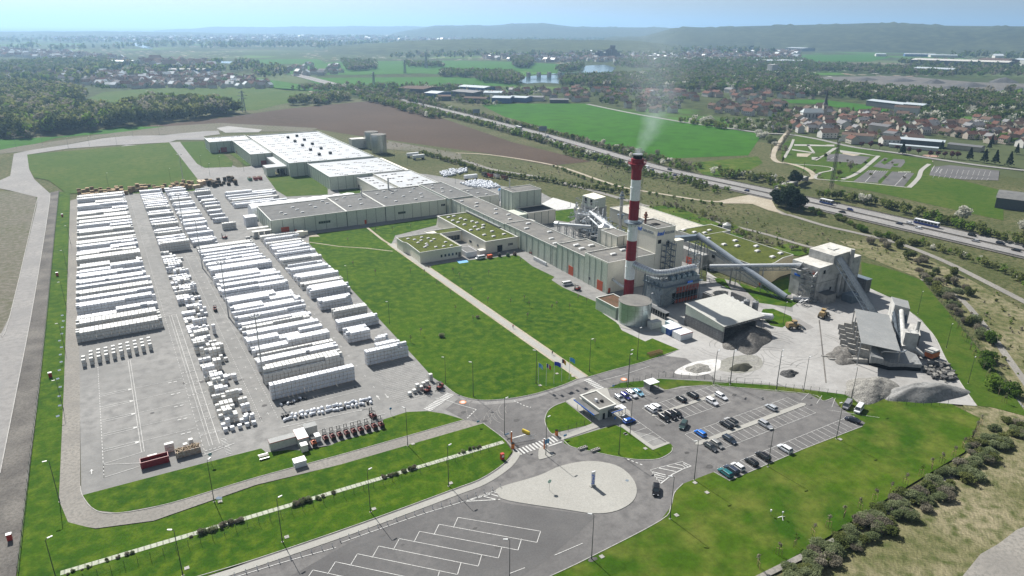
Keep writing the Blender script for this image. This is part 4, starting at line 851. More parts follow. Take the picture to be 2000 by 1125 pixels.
for z,rr_ in ((34.2,4.0),(59.3,3.7)):
    mb=MB(); n=20
    for i in range(n):
        a,b=2*math.pi*i/n,2*math.pi*(i+1)/n; c=lambda r,q,zq:(190.3+r*math.cos(q),224.2+r*math.sin(q),zq)
        mb.add([c(2.15,a,z),c(rr_,a,z),c(rr_,b,z),c(2.15,b,z)],[(0,1,2,3)]); mb.add([c(rr_,a,z-.35),c(rr_,b,z-.35),c(rr_,b,z),c(rr_,a,z)],[(0,1,2,3)])
        mb.add([c(2.15,a,z-.1),c(rr_,a,z-.1),c(rr_,b,z-.1),c(2.15,b,z-.1)],[(3,2,1,0)])
        for h in (.55,1.1): mb.tube([c(rr_,a,z+h),c(rr_,b,z+h)],.05,4)
        mb.tube([c(rr_,a,z),c(rr_,a,z+1.1)],.04,4)
        if i%2==0: mb.tube([c(rr_-.1,a,z-.1),c(2.2,a,z-1.8)],.08,4)
    mb.build('platform',BLUEGREY if z<50 else RB,t)
mb=MB()
for q in (-.3,.3): mb.tube([(192.6,222.9+q,2),(192.6,222.9+q,59)],.05,4)
for k in range(60): mb.tube([(192.6,222.6,2.5+k*.95),(192.6,223.2,2.5+k*.95)],.04,4)
mb.build('ladder',GALV,t)
t=thing('exhaust_duct','huge curved silver duct running from the chimney over the filter house','duct',(191,224,0))
pts=spline([(191.2,223.0,15.2),(192.2,218,14.6),(194.2,212.5,14.0),(199,210.3,13.8),(206,210.2,13.8),(214.5,210.2,13.8)],False,5)
mb=MB(); mb.tube(pts,1.6,20); mb.build('pipe',PIPE,t,smooth=False)
mb=MB()
for i in range(1,len(pts)-1,1):
    d=(Vector(pts[i+1])-Vector(pts[i])).normalized(); p=Vector(pts[i]); mb.tube([p-d*.07,p+d*.07],1.67,20)
mb.build('flange',GALV,t)
mb=MB()
for p in ((193,216),(197,211),(205,210),(213,210)): mb.bars([((p[0]-1.6,p[1],9.5),(p[0]-1.4,p[1],12.8)),((p[0]+1.6,p[1],9.5),(p[0]+1.4,p[1],12.8))],.14)
mb.bars([((193,218,0),(193,217,13)),((190.8,214,0),(192.6,215,13)),((190.8,214,0),(193,217,13))],.16); mb.build('support',BLUEGREY,t)
t=thing('side_duct','small silver bent duct between the hall end wall and the chimney foot','duct',(188,230,0)); mb=MB(); mb.tube(spline([(187.3,232,6.2),(187.4,229,5.6),(188.2,227,4.6),(189.3,225.6,4.2)],False,4),.65,12); mb.build('pipe',PIPE,t)
# --- filter house with red hoppers
t=thing('filter_house','blue grey filter house with rust red hoppers below a row of round blue vents','filter plant',(195,206,0))
mb=MB(); mb.box(194.2,215.2,207,218,5.4,11.2); mb.box(194.2,201,208,218,0,5.38); mb.build('casing',M('blue_grey_panels',(.27,.31,.335),(.34,.375,.395),.2,1.3,.7,c3=(.21,.23,.25)),t)
mb=MB()
for k in range(7): 
    x=202+k*1.9; mb.add([(x,206.9,5.3),(x+1.6,206.9,5.3),(x+1.6,206.9,7.6),(x,206.9,7.6)],[(0,1,2,3)]); mb.box(x,x+1.6,207.2,210,0.3,1.8)
    mb.add([(x,206.9,5.3),(x+1.6,206.9,5.3),(x+1.1,208.6,2.6),(x+.5,208.6,2.6)],[(0,3,2,1)])
mb.build('red_hopper',plain('hopper_red',(.33,.05,.02),.7),t)
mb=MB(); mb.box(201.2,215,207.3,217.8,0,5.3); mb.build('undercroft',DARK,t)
for k in range(5):
    x=200.2+k*3.1; mb=MB(); mb.tube([(x,208.2,10.7),(x,208.2,11.2)],1.35,14); mb.tube([(x,209.6,11.8),(x,207.2,11.8)],[1.15,1.15],14); mb.tube(spline([(x,209.2,12),(x+.6,210,13),(x+.5,210.2,14)],False,3),.7,10); mb.build('round_vent',plain('vent_blue',(.17,.235,.29),.35,.4),t)
mb=MB(); mb.box(194,216,205.4,207,9.0,9.15); mb.box(192.8,194.2,207,218.5,9.0,9.15); mb.build('walkway',BLUEGREY,t)
railing(t,[(193,218.4),(193,205.5),(216,205.5)],9.15,step=1.5,mat=BLUEGREY); mb=MB()
rr_=random.Random(3)
for k in range(70):
    x,y=rr_.uniform(194,199.5),rr_.uniform(207.5,218); x2=x+rr_.uniform(-2,2); mb.tube([(x,y,10.7),(x,y,rr_.uniform(11.4,13))],.07,4); mb.tube([(x,y,rr_.uniform(11,12.6)),(x2,y+rr_.uniform(-2,2),rr_.uniform(11,12.6))],.06,4)
for k in range(40):
    x,y=rr_.uniform(199.5,215),rr_.uniform(211.5,218); mb.tube([(x,y,10.7),(x,y,rr_.uniform(11.2,12.4))],.08,4); mb.tube([(x,y,11.2),(x+rr_.uniform(-3,3),y,11.5)],.06,4)
mb.build('roof_pipework',GALV,t)
mb=MB()
for i,(x,y) in enumerate(((193.9,217),(193.9,214.5),(193.9,212),(193.9,209.5))):
    mb.tube([(x,y,10.5),(x-.1,y-1.2,7)],.13,4); mb.tube([(x-.1,y-1.2,7),(x,y-2.4,10.5)],.13,4)
for k in range(9): mb.tube([(201.3+k*1.7,206.2,0),(201.3+k*1.7,206.2,9)],.11,4)
for z in (3,6): mb.tube([(201,206.2,z),(216,206.2,z)],.1,4)
mb.build('steel_frame',BLUEGREY,t)
deco(t,'name_board',[(206.5,209.5,205.2,205.3,9.3,10.3)],BLUE); deco(t,'orange_board',[(206.5,209.5,205.18,205.199,9.2,9.29)],WHITE)
mb=MB(); mb.tube([(194.6,206.6,0),(194.6,206.6,5)],.1,4)
for k in range(3):
    z=k*3; a,b=(195,200) if k%2==0 else (200,195); mb.tube([(a,206,z),(b,206,z+3)],.14,4); mb.tube([(a,205.2,z),(b,205.2,z+3)],.14,4); mb.tube([(a,205.2,z+1),(b,205.2,z+4)],.06,4)
mb.build('stair',BLUEGREY,t)
t=thing('cooler_frame','row of low dark cooling frames with pale tops in front of the filter house','cooling unit',(187,205,0)); mb=MB(); mb.box(186.5,188.5,196,211,1,2.7,1); mb.box(186.3,188.7,195.8,211.2,2.7,2.9,0)
for k in range(11): mb.box(186.35,186.5,196+k*1.48,196.2+k*1.48,0,2.7,0)
mb.build('frame',[GALV,DARK],t); railing(t,[(186.4,211),(186.4,195.9)],2.9,.6,step=1.5)
# --- tanks and low building
def tank(name,label,cat,x,y,r,h,mat,n=40,bands=4,roofmat=None,base=0,cone=0,panels=True):
    t=thing(name,label,cat,(x,y,base)); mb=MB(); mb.cyl(x,y,base,h,r,n=n,m=0,cap=False); mb.build('shell',mat,t,smooth=True)
    mb=MB(); mb.cyl(x,y,h+.005,h+.01+cone,r-.02,r-.02 if not cone else .4,n=n); mb.cyl(x,y,h-.1,h+.004,r+.08,n=n); mb.build('roof',roofmat or GROOF2,t)
    if panels:
        mb=MB()
        for k in range(1,bands): mb.cyl(x,y,base+(h-base)*k/bands,base+(h-base)*k/bands+.05,r+.015,n=n,cap=False)
        for k in range(14):
            a=2*math.pi*k/14; mb.obox((x+(r+.01)*math.cos(a),y+(r+.01)*math.sin(a),(h+base)/2),(.03,.06,h-base-.2),a)
        mb.build('panel_joint',SEAM,t)
    return t
tank('water_tank','large round galvanised water tank with a flat grey lid beside the lawn','tank',174.6,201.2,6.6,9.2,TANKM,n=48)
t=bldg('pump_house','low sage building with a rust coloured planted roof behind the round tank','building',168.8,178,206,219.5,5.2,SAGE,SEDUMR,par=.25,seams=0,trim=TRIM)
mb=MB(); mb.cyl(174.4,200.6,0.06,.16,7.6,n=40); mb.prism([(165.5,199),(170,191),(181,186),(186,194),(184,203)],.06,.15); struct(mb.build('tank_apron',G_['concrete']))
bldg('equipment_cabinet','pale grey equipment container beside the round tank','container',175,180,190.8,193.6,2.8,OFFW,OFFW,par=0,seams=0); bldg('equipment_box','small grey box between the round tank and the pale container','container',175.2,177.4,194.6,196.4,2.6,GREYW,GREYW,par=0,seams=0)
bldg('shipping_container','pale blue end container nearest the round tank','container',181.5,184,184.5,190.5,2.6,plain('pale_blue_paint',(.45,.58,.62),.5),WHITE,par=0,seams=0); bldg('shipping_container','dark blue container in the middle of the three','container',179.2,181.3,0+181.6,187.6,2.6,plain('container_blue',(.02,.06,.22),.5),WHITE,par=0,seams=0) if False else None
def at2(px,py): return at(px,py)
for lab,c1,c2,mt in (('pale green container, first of three in a row by the quarry yard',(1290,648),(1302,654),plain('container_green',(.42,.53,.52),.5)),('dark blue container, middle of three in a row by the quarry yard',(1298,652),(1312,660),plain('container_blue',(.02,.07,.25),.5)),('white container with a thin red edge, last of the three by the quarry',(1311,658),(1322,668),WHITE)):
    a=at(*c1); t=thing('shipping_container',lab,'container',(a[0],a[1],0),'containers beside the lawn corner')
    x0=a[0]; y0=a[1]-(5 if mt is WHITE else 2.8); L_=6.2; mb=MB(); mb.box(x0,x0+L_,y0,y0+(4.6 if mt is WHITE else 2.45),0.15,2.7,0); mb.build('body',mt,t)
    mb=MB(); mb.box(x0+.1,x0+L_-.1,y0+.1,y0+(4.5 if mt is WHITE else 2.35),2.705,2.78); mb.build('roof',WHITE,t)
    if mt is WHITE: mb=MB(); mb.box(x0-.05,x0+L_+.05,y0-.06,y0-.01,2.5,2.75); mb.build('red_edge',DRED,t)
# --- open shed with block walls
t=thing('stone_shed','open sided shed with a large pale lean-to roof over a heap of stone','shed',(190,168,0))
mb=MB(); mb.box(190,190.6,168.2,188.5,0,4.6); mb.box(190.6,211.5,187.9,188.5,0,4.6); mb.box(211,211.6,171,187.8,0,3.4); mb.build('block_wall',BLOCKW,t)
mb=MB(); mb.add([(190.1,168.2,4.62),(190.1,188.5,4.62),(190.1,188.5,9.0),(190.1,168.2,7.0)],[(3,2,1,0)]); mb.add([(190.5,168.2,4.62),(190.5,188.5,4.62),(190.5,188.5,9.0),(190.5,168.2,7.0)],[(0,1,2,3)]); mb.add([(190.5,168.2,4.62),(190.1,168.2,4.62),(190.1,168.2,7.0),(190.5,168.2,7)],[(0,1,2,3)])
mb.add([(190.1,188.4,4.62),(211.5,188.4,4.62),(211.5,188.4,9.0),(190.1,188.4,9.0)],[(0,1,2,3),(3,2,1,0)][:1]); mb.build('cladding',SAGE,t)
SHR=M('shed_roof',(.44,.44,.405),(.48,.48,.445),.1,1,.6,c3=(.41,.41,.38)); stripes(SHR,0,1.1,.94,.06)
mb=MB(); mb.add([(189.7,167.7,7.05),(212,167.7,7.05),(212,189,9.1),(189.7,189,9.1),(189.7,167.7,6.8),(212,167.7,6.8),(212,189,8.85),(189.7,189,8.85)],[(0,1,2,3),(7,6,5,4),(0,4,5,1),(1,5,6,2),(2,6,7,3),(3,7,4,0)]); mb.build('roof',SHR,t)
mb=MB()
for x in (190.3,196,201.5,207,211.3): mb.tube([(x,168,0.0 if x in(190.3,211.3) else 6.2),(x,168,6.9)],.15,4)
for z in (6.1,6.75): mb.tube([(190.3,168,z),(211.3,168,z)],.1,4)
for k in range(14): mb.tube([(190.3+k*1.5,168,6.1 if k%2 else 6.75),(191.8+k*1.5,168,6.75 if k%2 else 6.1)],.07,4)
mb.build('truss',GALV,t)
def silo(lab,x,y,r,h,mat,leg=0,name='silo',cat='silo'):
    t=thing(name,lab,cat,(x,y,0)); mb=MB(); mb.cyl(x,y,leg,h,r,n=20,cap=False); mb.cyl(x,y,h,h+r*.5,r,r*.15,n=20)
    if leg: mb.cyl(x,y,leg*.45,leg,.3,r,n=20,cap=False)
    mb.build('shell',mat,t,smooth=False); mb=MB(); mb.cyl(x,y,h*.33,h*.33+.1,r+.03,n=20,cap=False); mb.cyl(x,y,h*.66,h*.66+.1,r+.03,n=20,cap=False); mb.build('hoop',GALV,t)
    if leg:
        mb=MB()
        for k in range(4): a=math.pi/4+k*math.pi/2; mb.tube([(x+r*math.cos(a),y+r*math.sin(a),0),(x+r*math.cos(a),y+r*math.sin(a),leg+.5)],.12,4)
        mb.build('leg',GALV,t)
    n=8; mb=MB()
    for k in range(n): a,b=2*math.pi*k/n,2*math.pi*(k+1)/n; mb.tube([(x+r*.9*math.cos(a),y+r*.9*math.sin(a),h+.9),(x+r*.9*math.cos(b),y+r*.9*math.sin(b),h+.9)],.04,4); mb.tube([(x+r*.9*math.cos(a),y+r*.9*math.sin(a),h),(x+r*.9*math.cos(a),y+r*.9*math.sin(a),h+.9)],.04,4)
    mb.build('railing',GALV,t); return t
GS=M('ribbed_grey',(.30,.31,.32),(.36,.37,.38),.3,2,.5); stripes(GS,3,.5,.75,.3)
silo('grey ribbed silo left of its twin behind the open shed',215.3,180.2,1.25,8.4,GS); silo('grey ribbed silo right of its twin behind the open shed',217.5,177.6,1.25,8.2,GS)
silo('pale round silo with a railed top behind the upper green roof',289.5,262.5,2.3,10.6,plain('silo_grey',(.42,.43,.42),.5))
silo('tall cream cylinder silo beside the pipe tower',232.5,322,1.5,13.5,plain('silo_cream',(.58,.57,.52),.5)); 
silo('shiny silver process tank between the pipe bundle and the hall roof',213.5,274,3.0,17.0,STEEL)
t=thing('lying_tank','white horizontal gas tank lying behind the open shed','tank',(220,176,0)); mb=MB(); mb.tube([(218.8,178.4,1.9),(219.2,178,1.9),(223.5,173.4,1.9),(223.9,173,1.9)],[.7,1.35,1.35,.7],16); mb.build('shell',WHITE,t); deco(t,'cradle',[(219.6,220.4,176.6,177.6,0,1),(222.4,223.2,173.9,174.9,0,1)],CONC)
# ================================================================== PLANT, QUARRY YARD, STOCK YARD
def hgt(x,y,py):
    lo,hi=-5,300
    for _ in range(40):
        m=(lo+hi)/2
        if pix(x,y,m)[1]>py: lo=m
        else: hi=m
    return m
def lattice(mb,x0,x1,y0,y1,z0,z1,n,r=.1,diag=True):
    for x in (x0,x1):
        for y in (y0,y1): mb.tube([(x,y,z0),(x,y,z1)],r*1.2,4)
    for k in range(n+1):
        z=z0+(z1-z0)*k/n; zn=z0+(z1-z0)*min(k+1,n)/n
        mb.bars([((x0,y0,z),(x1,y0,z)),((x0,y1,z),(x1,y1,z)),((x0,y0,z),(x0,y1,z)),((x1,y0,z),(x1,y1,z))],r)
        if diag and k<n: mb.bars([((x0,y0,z),(x1,y0,zn)) if k%2 else ((x1,y0,z),(x0,y0,zn)),((x0,y0,z),(x0,y1,zn))],r*.8)
# pipe tower group behind the long hall
t=thing('pipe_tower_building','small cream penthouse on a grey block among the pipes','building',(240,317,0))
deco(t,'wall',[(240,249,318,331,0,14)],GREYW); mb=MB(); mb.prism([(238.5,316),(246.5,316),(246.5,328),(238.5,328)],14.2,[19.5,20.2,20.2,19.5],0,1,bottom=True); mb.build('penthouse',[SAGE,CREAM],t); deco(t,'louvre',[(238.4,238.5,318,320,15.5,19)],DARK); deco(t,'louvre',[(238.4,238.5,323.5,325.5,15.5,19)],DARK)
pass
t=thing('pipe_rack','grey steel frame full of pipes and platforms left of the cream penthouse','steel frame',(233,315,0)); mb=MB()
lattice(mb,232.5,238,312,326,0,19,7,.13); lattice(mb,233.5,236.5,306,312,0,13,5,.13); lattice(mb,226,232,312,322,0,12,4,.12); lattice(mb,225,232,300,312,0,8,3,.12); mb.build('frame',GALV,t); mb=MB()
rq=random.Random(9)
for k in range(95):
    x,y,z=rq.uniform(225,238),rq.uniform(300,325),rq.uniform(1,15); mb.tube([(x,y,z),(x,y,z+rq.uniform(1,4))],rq.uniform(.12,.4),6)
    mb.tube([(x,y,z),(x+rq.uniform(-4,4),y+rq.uniform(-3,3),z)],rq.uniform(.08,.2),5)
mb.build('pipework',PIPE,t); deco(t,'platform',[(232.4,238.1,311.8,326.1,5.2,5.3),(232.4,238.1,311.8,326.1,10.6,10.7),(225,232,300,312,5.3,5.4)],BLUEGREY)
t=thing('pipe_bundle','bundle of fat white insulated pipes running from the pipe tower towards the company tower','pipes',(225,290,0)); mb=MB()
for k,(dx,z,r_) in enumerate(((0,14.5,.75),(2.2,13.4,.75),(4.2,12.4,.7),(6.2,11.6,.6),(-1.6,12,.5))):
    mb.tube(spline([(232+dx,312-k,z-6),(231.5+dx,311,z-1),(230.6+dx,308,z),(224+dx,290,z),(217+dx,268,z)],False,5),r_,10)
mb.tube(spline([(227,316,4),(227,316,11.5),(228,313,12.5),(233,306,12.3)],False,5),.6,10); rp=random.Random(6)
for k in range(70):
    u=rp.random(); x=214+u*16+rp.uniform(-3,7); y=264+u*44+rp.uniform(-3,3); z=rp.uniform(4,14)
    mb.tube([(x,y,z-rp.uniform(1,4)),(x,y,z)],rp.uniform(.12,.35),6); mb.tube([(x,y,z),(x+rp.uniform(2,5)*rp.choice((-1,1)),y+rp.uniform(-4,4),z)],rp.uniform(.1,.25),6)
mb.build('pipe',PIPE,t)
mb=MB()
for x,y in ((217,264),(220,268),(222,276),(224.5,284),(227,293),(230,302)): lattice(mb,x-2,x+7,y,y+2.5,0,12.5,4,.15)
mb.build('support_frame',BLUEGREY,t)
t=thing('dryer_tube','long silver tube conveyor on a dark steel frame beside the pipe tower','conveyor',(218,300,0)); mb=MB(); mb.tube([(214,316,8),(225.5,301,8.6)],1.0,12); mb.tube([(213,318,7.8),(214,316,8)],1.5,12); mb.build('tube',PIPE,t); mb=MB()
for k in range(5): lattice(mb,213.4+k*2.6,214.8+k*2.6,314.5-k*3.4,316-k*3.4,0,7,2,.1)
mb.build('frame',BLUEGREY,t)
for lab,x,y,ytop,r_,plat in (('grey flare stack with round platforms among the white pipes',233,285,377,.85,True),('thin pale exhaust stack left of the chimney',222,272,404,.5,False)):
    h=hgt(x,y,ytop); t=thing('exhaust_stack',lab,'stack',(x,y,0)); mb=MB(); mb.tube([(x,y,0),(x,y,h-4),(x,y,h)],[r_,r_,r_],12); mb.build('pipe',GREYW,t)
    if plat:
        mb=MB()
        for z,rr2 in ((h-1.5,1.4),(h-3,1.5),(h-12,1.9)): mb.cyl(x,y,z,z+.4,rr2,n=14)
        mb.cyl(x,y,h-1.1,h+.6,1.0,.5,n=12); mb.cyl(x,y,h-14,h-12,1.1,1.3,n=12); mb.build('platform',BLUEGREY,t)
t=thing('dust_collectors','cluster of white ducts with three blue domed cyclones behind the side hall','filter plant',(222,385,0)); mb=MB()
for k,(x,y,h) in enumerate(((221.5,397,12),(224.5,390,11.5),(222.5,387,9))):
    mb.cyl(x,y,5,h-1.2,.8,n=12); mb.cyl(x,y,3.4,5,.15,.8,n=12); 
mb.tube(spline([(224.5,390,10),(222,394,11),(221.5,397,11)],False,4),.5,8); mb.tube(spline([(216,386,5),(220,385,6),(224,384,3)],False,4),.9,10); mb.build('cyclone',WHITE,t)
mb=MB()
for x,y,h in ((221.5,397,12),(224.5,390,11.5),(222.5,387,9)): mb.cyl(x,y,h-1.2,h,1.3,.7,n=12)
mb.build('blue_dome',plain('dome_blue',(.12,.35,.65),.4),t); mb=MB(); lattice(mb,219.5,226.5,384,392,0,8,3,.12); mb.build('frame',WHITE,t)
# conveyors
def conveyor(lab,a,b,r_,mat,legs=(),under=True,name='conveyor'):
    t=thing(name,lab,'conveyor',(b[0],b[1],0)); A,B=Vector(a),Vector(b); mb=MB(); mb.tube([A,B],r_,14); mb.build('cover',mat,t)
    d=(B-A).normalized(); s=Vector((-d.y,d.x,0)).normalized(); up=s.cross(d) if s.cross(d).z>0 else d.cross(s); n=int((B-A).length/3)
    if under:
        mb=MB(); off=-up*(r_+1.0)
        for q in (-1,1):
            c=s*q*r_*1.05; mb.tube([A+c,B+c],.1,4); mb.tube([A+c+off,B+c+off],.14,4)
            for k in range(n): p0=A+(B-A)*k/n+c; p1=A+(B-A)*(k+1)/n+c; mb.bars([(p0,p0+off),(p0+off,p1)],.07)
        mb.box(0,0,0,0,0,0) if False else None
        mb.build('truss',BLUEGREY,t)
    if legs:
        mb=MB()
        for f in legs:
            p=A+(B-A)*f
            for q in (-1,1): mb.tube([p+s*q*1.2-up*r_,(p.x+s.x*q*2.2,p.y+s.y*q*2.2,0)],.2,4)
            for k in (.3,.6): 
                z=p.z*k; mb.tube([(p.x+s.x*2,p.y+s.y*2,z),(p.x-s.x*2,p.y-s.y*2,z)],.12,4)
        mb.build('support_leg',GALV,t)
    return t
CONVM=M('conveyor_cover',(.30,.34,.38),(.36,.40,.44),.2,1.5,.4,c3=(.26,.29,.33)); CONVD=M('dark_conveyor_cover',(.07,.085,.10),(.10,.12,.14),.3,1.5,.85,spec=.05)
conveyor('long silver covered conveyor sloping down from the process tower gallery to the stone tower foot',(238.5,233.5,19.3),(247.5,186.5,1.6),1.35,CONVM,legs=(.04,.12,.5))
conveyor('pale conveyor running level from the angled hall to the side of the stone tower',(234.7,220.2,8),(257.2,188.2,14.2),.95,PIPE,legs=(.25,.6))
conveyor('dark covered conveyor climbing from the sloping canopy to the top of the stone tower',(267.6,177.5,18.6),(259.5,152.5,3.2),1.35,CONVD)
t=thing('gallery','dark enclosed gallery from the company tower to the top of the long conveyor','gallery',(222,236,0)); mb=MB(); mb.prism([(222.5,236),(239.5,232.3),(240,235),(222.5,239.5)],16.8,19.2,0,bottom=True); mb.build('casing',BLUEGREY,t); mb=MB(); lattice(mb,234.5,238.8,230.5,234.5,0,16.8,5,.14); mb.build('support_frame',BLUEGREY,t)
railing(t,[(222.6,236),(239.5,232.4)],19.2)
# stone tower
t=thing('stone_tower','tall dusty grey clad tower with conveyors and an outside staircase in the quarry yard','tower',(257,179,0))
mb=MB(); mb.prism([(257,179),(285,179),(285,193),(257,193)],0,[15.6,17,16.4,15.6],0,1); mb.prism([(266,179.15),(280,179.15),(280,192),(266,192)],16,[19.6,20.4,20.4,19.6],0,1); 
mb.build('wall',[DUSTW,M('dusty_roof',(.46,.45,.415),(.54,.53,.49),.1,.4,.7)],t)
mb=MB(); mb.tube([(257,178.93,8.6),(285,178.93,8.6)],.08,4); mb.tube([(256.94,179,8.6),(256.94,193,8.6)],.08,4); mb.build('seam',SEAM,t)
deco(t,'roof_hatch',[(271.5,275.5,184,187,19.9,20.35)],TRIM); deco(t,'window',[(260,261.2,178.85,179,12.4,14),(266,267,178.85,179,4,5.4),(256.86,257,183,184.2,11.6,13)],DARK); deco(t,'blue_board',[(256.8,256.99,188,191,8.9,9.8)],BLUE); deco(t,'orange_board',[(256.8,256.98,181,182.2,12,13.4)],RED)
mb=MB(); lattice(mb,253.8,256.8,179.6,185.4,0,14,6,.11)
for k in range(5): z=1.6+k*2.5; a,b=(180,185) if k%2 else (185,180); mb.tube([(255,a,z),(255,b,z+2.5)],.2,4); mb.tube([(254,a,z),(254,b,z+2.5)],.2,4); mb.tube([(254,a,z+1),(254,b,z+3.5)],.06,4); mb.box(253.7,256.8,179.5,181,z-.05,z+.05); mb.box(253.7,256.8,184,185.5,z+2.4,z+2.5)
mb.build('external_stair',GALV,t)
deco(t,'landing',[(253.5,256.9,186,192.6,12.6,12.8)],GREYW); railing(t,[(253.6,192.5),(253.6,186.1)],12.8,step=1.3); mb=MB(); mb.tube([(255,189,13.9),(255.6,187.6,13.9)],.8,10); mb.tube([(255.5,188,14),(256.5,187,16)],.3,6); mb.build('drive_unit',GALV,t)
mb=MB()
for x,h in ((270.5,11),(273,11),(276.2,21.5)): mb.tube([(x,177.9,1),(x,177.9,h)],.75 if h<15 else .8,12); mb.tube([(x,177.9,1.2),(x+1,177,1.2)],1.0,10)
mb.tube([(276.2,178.2,11),(279.5,178.6,15)],.35,8); mb.build('riser_duct',DUSTW,t)
deco(t,'lean_to',[(258.5,265,174.6,178.95,0,4.2)],CONC); deco(t,'lean_to_roof',[(258.3,265.2,174.4,178.95,4.2,4.35)],GROOF); deco(t,'container',[(269,275,169.5,174.5,0,3.4)],BLUEGREY); deco(t,'brick_annex',[(285.05,289,174.5,182,0,6.4)],BLOCKW); deco(t,'annex_roof',[(284.9,289.2,174.2,182.2,6.4,6.6)],BLUEGREY)
mb=MB(); mb.tube([(249.5,184.5,1.2),(254,179.5,1.6)],1.0,10); rq=random.Random(5)
for k in range(34): x,y=rq.uniform(247.5,258),rq.uniform(177,187); mb.tube([(x,y,rq.uniform(.2,1.5)),(x+rq.uniform(-2,2),y+rq.uniform(-2,2),rq.uniform(1,2.6))],rq.uniform(.08,.25),5)
mb.build('foot_machinery',GALV,t)
# sloping canopy, bunkers, towers in the quarry yard
A,B,C_,D=at(*zF(213,272),9.2),at(*zF(270,562),8.8),at(*zF(602,634),7.2),at(*zF(502,325),7.6)
t=thing('canopy_roof','long tilted corrugated canopy over the concrete stone bunkers','canopy',(B[0],B[1],0))
CORR=M('corrugated_sheet',(.24,.25,.25),(.30,.305,.30),.2,1.5,.5,c3=(.24,.245,.24)); stripes(CORR,3,.55,.86,.35)
mb=MB(); q=[(*A,9.2),(*B,8.8),(*C_,7.2),(*D,7.6)]; mb.add([*q,*[(x,y,z-.2) for x,y,z in q]],[(0,1,2,3),(7,6,5,4),(0,4,5,1),(1,5,6,2),(2,6,7,3),(3,7,4,0)]); mb.build('roof',CORR,t)
mb=MB()
for f in (0.02,.25,.5,.75,.98):
    for (P0,P1,z) in ((A,B,8.7),(D,C_,6.9)): x=P0[0]+(P1[0]-P0[0])*f; y=P0[1]+(P1[1]-P0[1])*f; mb.tube([(x,y,0),(x,y,z)],.22,4)
mb.build('column',GALV,t)
ux,uy=-.775,-.632; vx,vy=-.41,.91
for k in range(6):
    f=.06+k*.155; x=A[0]+(B[0]-A[0])*f; y=A[1]+(B[1]-A[1])*f; t=thing('bunker_wall',['first concrete bunker wall, nearest the stone tower','second concrete bunker wall under the tilted canopy','third concrete bunker wall under the tilted canopy','fourth concrete bunker wall, dark stone against it','fifth concrete bunker wall under the tilted canopy','last concrete bunker wall, nearest the car park'][k],'bunker wall',(x,y,0),'stepped concrete bunker walls under the canopy')
    mb=MB(); ang=math.atan2(vy,vx)
    for (o_,L_,za_,zb_) in ((-4,8,0,4.6),(1.6,2.6,0,3.4),(3.9,2,0,2.3)): mb.obox((x+vx*o_,y+vy*o_,(za_+zb_)/2),(L_,.55,zb_-za_),ang)
    mb.build('wall',CONC,t)
mb=MB(); mb.obox((240,142.5,2.2),(34,.6,4.4),math.atan2(uy,ux)); t=thing('bunker_wall','long concrete back wall of the stone bunkers under the canopy','bunker wall',(240,142.5,0)); mb.build('wall',CONC,t)
t=thing('crusher_tower','square dusty tower with a low pitched roof at the far end of the tilted canopy','tower',(257,144,0)); pl=[(264,150),(257,144),(260,139.5),(267.5,145)]
mb=MB(); mb.prism(pl,0,[11,11,10.2,10.2],0,1); mb.build('wall',[DUSTW,CORR],t)
t=thing('screening_building','low dusty building with a flat roof beside the tilted canopy','building',(248,127,0)); mb=MB(); mb.prism([(247.5,127),(257,133.5),(252.8,137.5),(243.5,131.5)],0,6.6,0,1); mb.build('wall',[BLOCKW,M('dusty_flat_roof',(.40,.39,.36),(.48,.47,.44),.1,.7,.9)],t)
t=thing('bag_filter','tall square dusty filter box with a railed top beside a round pipe','filter',(240,125,0)); mb=MB(); mb.obox((240.5,126.8,5.6),(3.6,4.4,8.6),math.atan2(uy,ux)); mb.build('casing',DUSTW,t); railing(t,[(238.5,126),(240,128.6),(242.6,127.4),(241,125)],9.9,1,step=1.2); mb=MB(); mb.tube(spline([(240,124,4),(242,122,2),(244.5,124,1.5),(245.2,127,3),(245.5,127.5,6),(245.6,127.6,12.6)],False,5),.62,10); mb.build('pipe',DUSTW,t)
mb=MB(); lattice(mb,238,242.5,123.8,128,0,1.6,1,.15); mb.build('frame',GALV,t)
a=at(*zF(610,290),9.5); b=at(*zF(630,600),4.2); conveyor('pale tube conveyor from the crusher tower down past the canopy',(a[0],a[1],9.5),(b[0],b[1],4.2),.85,DUSTW); 
a=at(*zF(548,300),8.5); b=at(*zF(585,560),3.2); conveyor('dark narrow belt conveyor beside the canopy edge',(a[0],a[1],8.5),(b[0],b[1],3.2),.5,CONVD)
a=at(*zF(640,320),8.0); b=at(*zF(650,560),2.4); conveyor('second dark belt conveyor on the outer side of the pale tube',(a[0],a[1],8.0),(b[0],b[1],2.4),.45,CONVD)
t=thing('feed_hopper','ribbed grey steel hopper with a raised corner and railed dark platforms','hopper',at(*zF(330,790))+(0,)); pa=[at(*zF(*p)) for p in ((335,745),(345,640),(560,690),(715,735),(770,800),(640,790),(500,790))]
mb=MB(); h0=[3.6,6.6,4.4,3.6,2.6,2.4,2.8]; mb.prism(pa,1.2,h0,0); mb.build('casing',CORR,t); mb=MB(); q=[(x,y) for x,y in pa]; mb.prism([(x*.998,y*.998) for x,y in q],0,1.2,0); mb.build('base',DARK,t)
railing(t,[pa[4],pa[5],pa[6]],2.9,1,step=1.2); pb=[at(*zF(*p),5) for p in ((345,588),(420,655),(640,600),(690,640))]
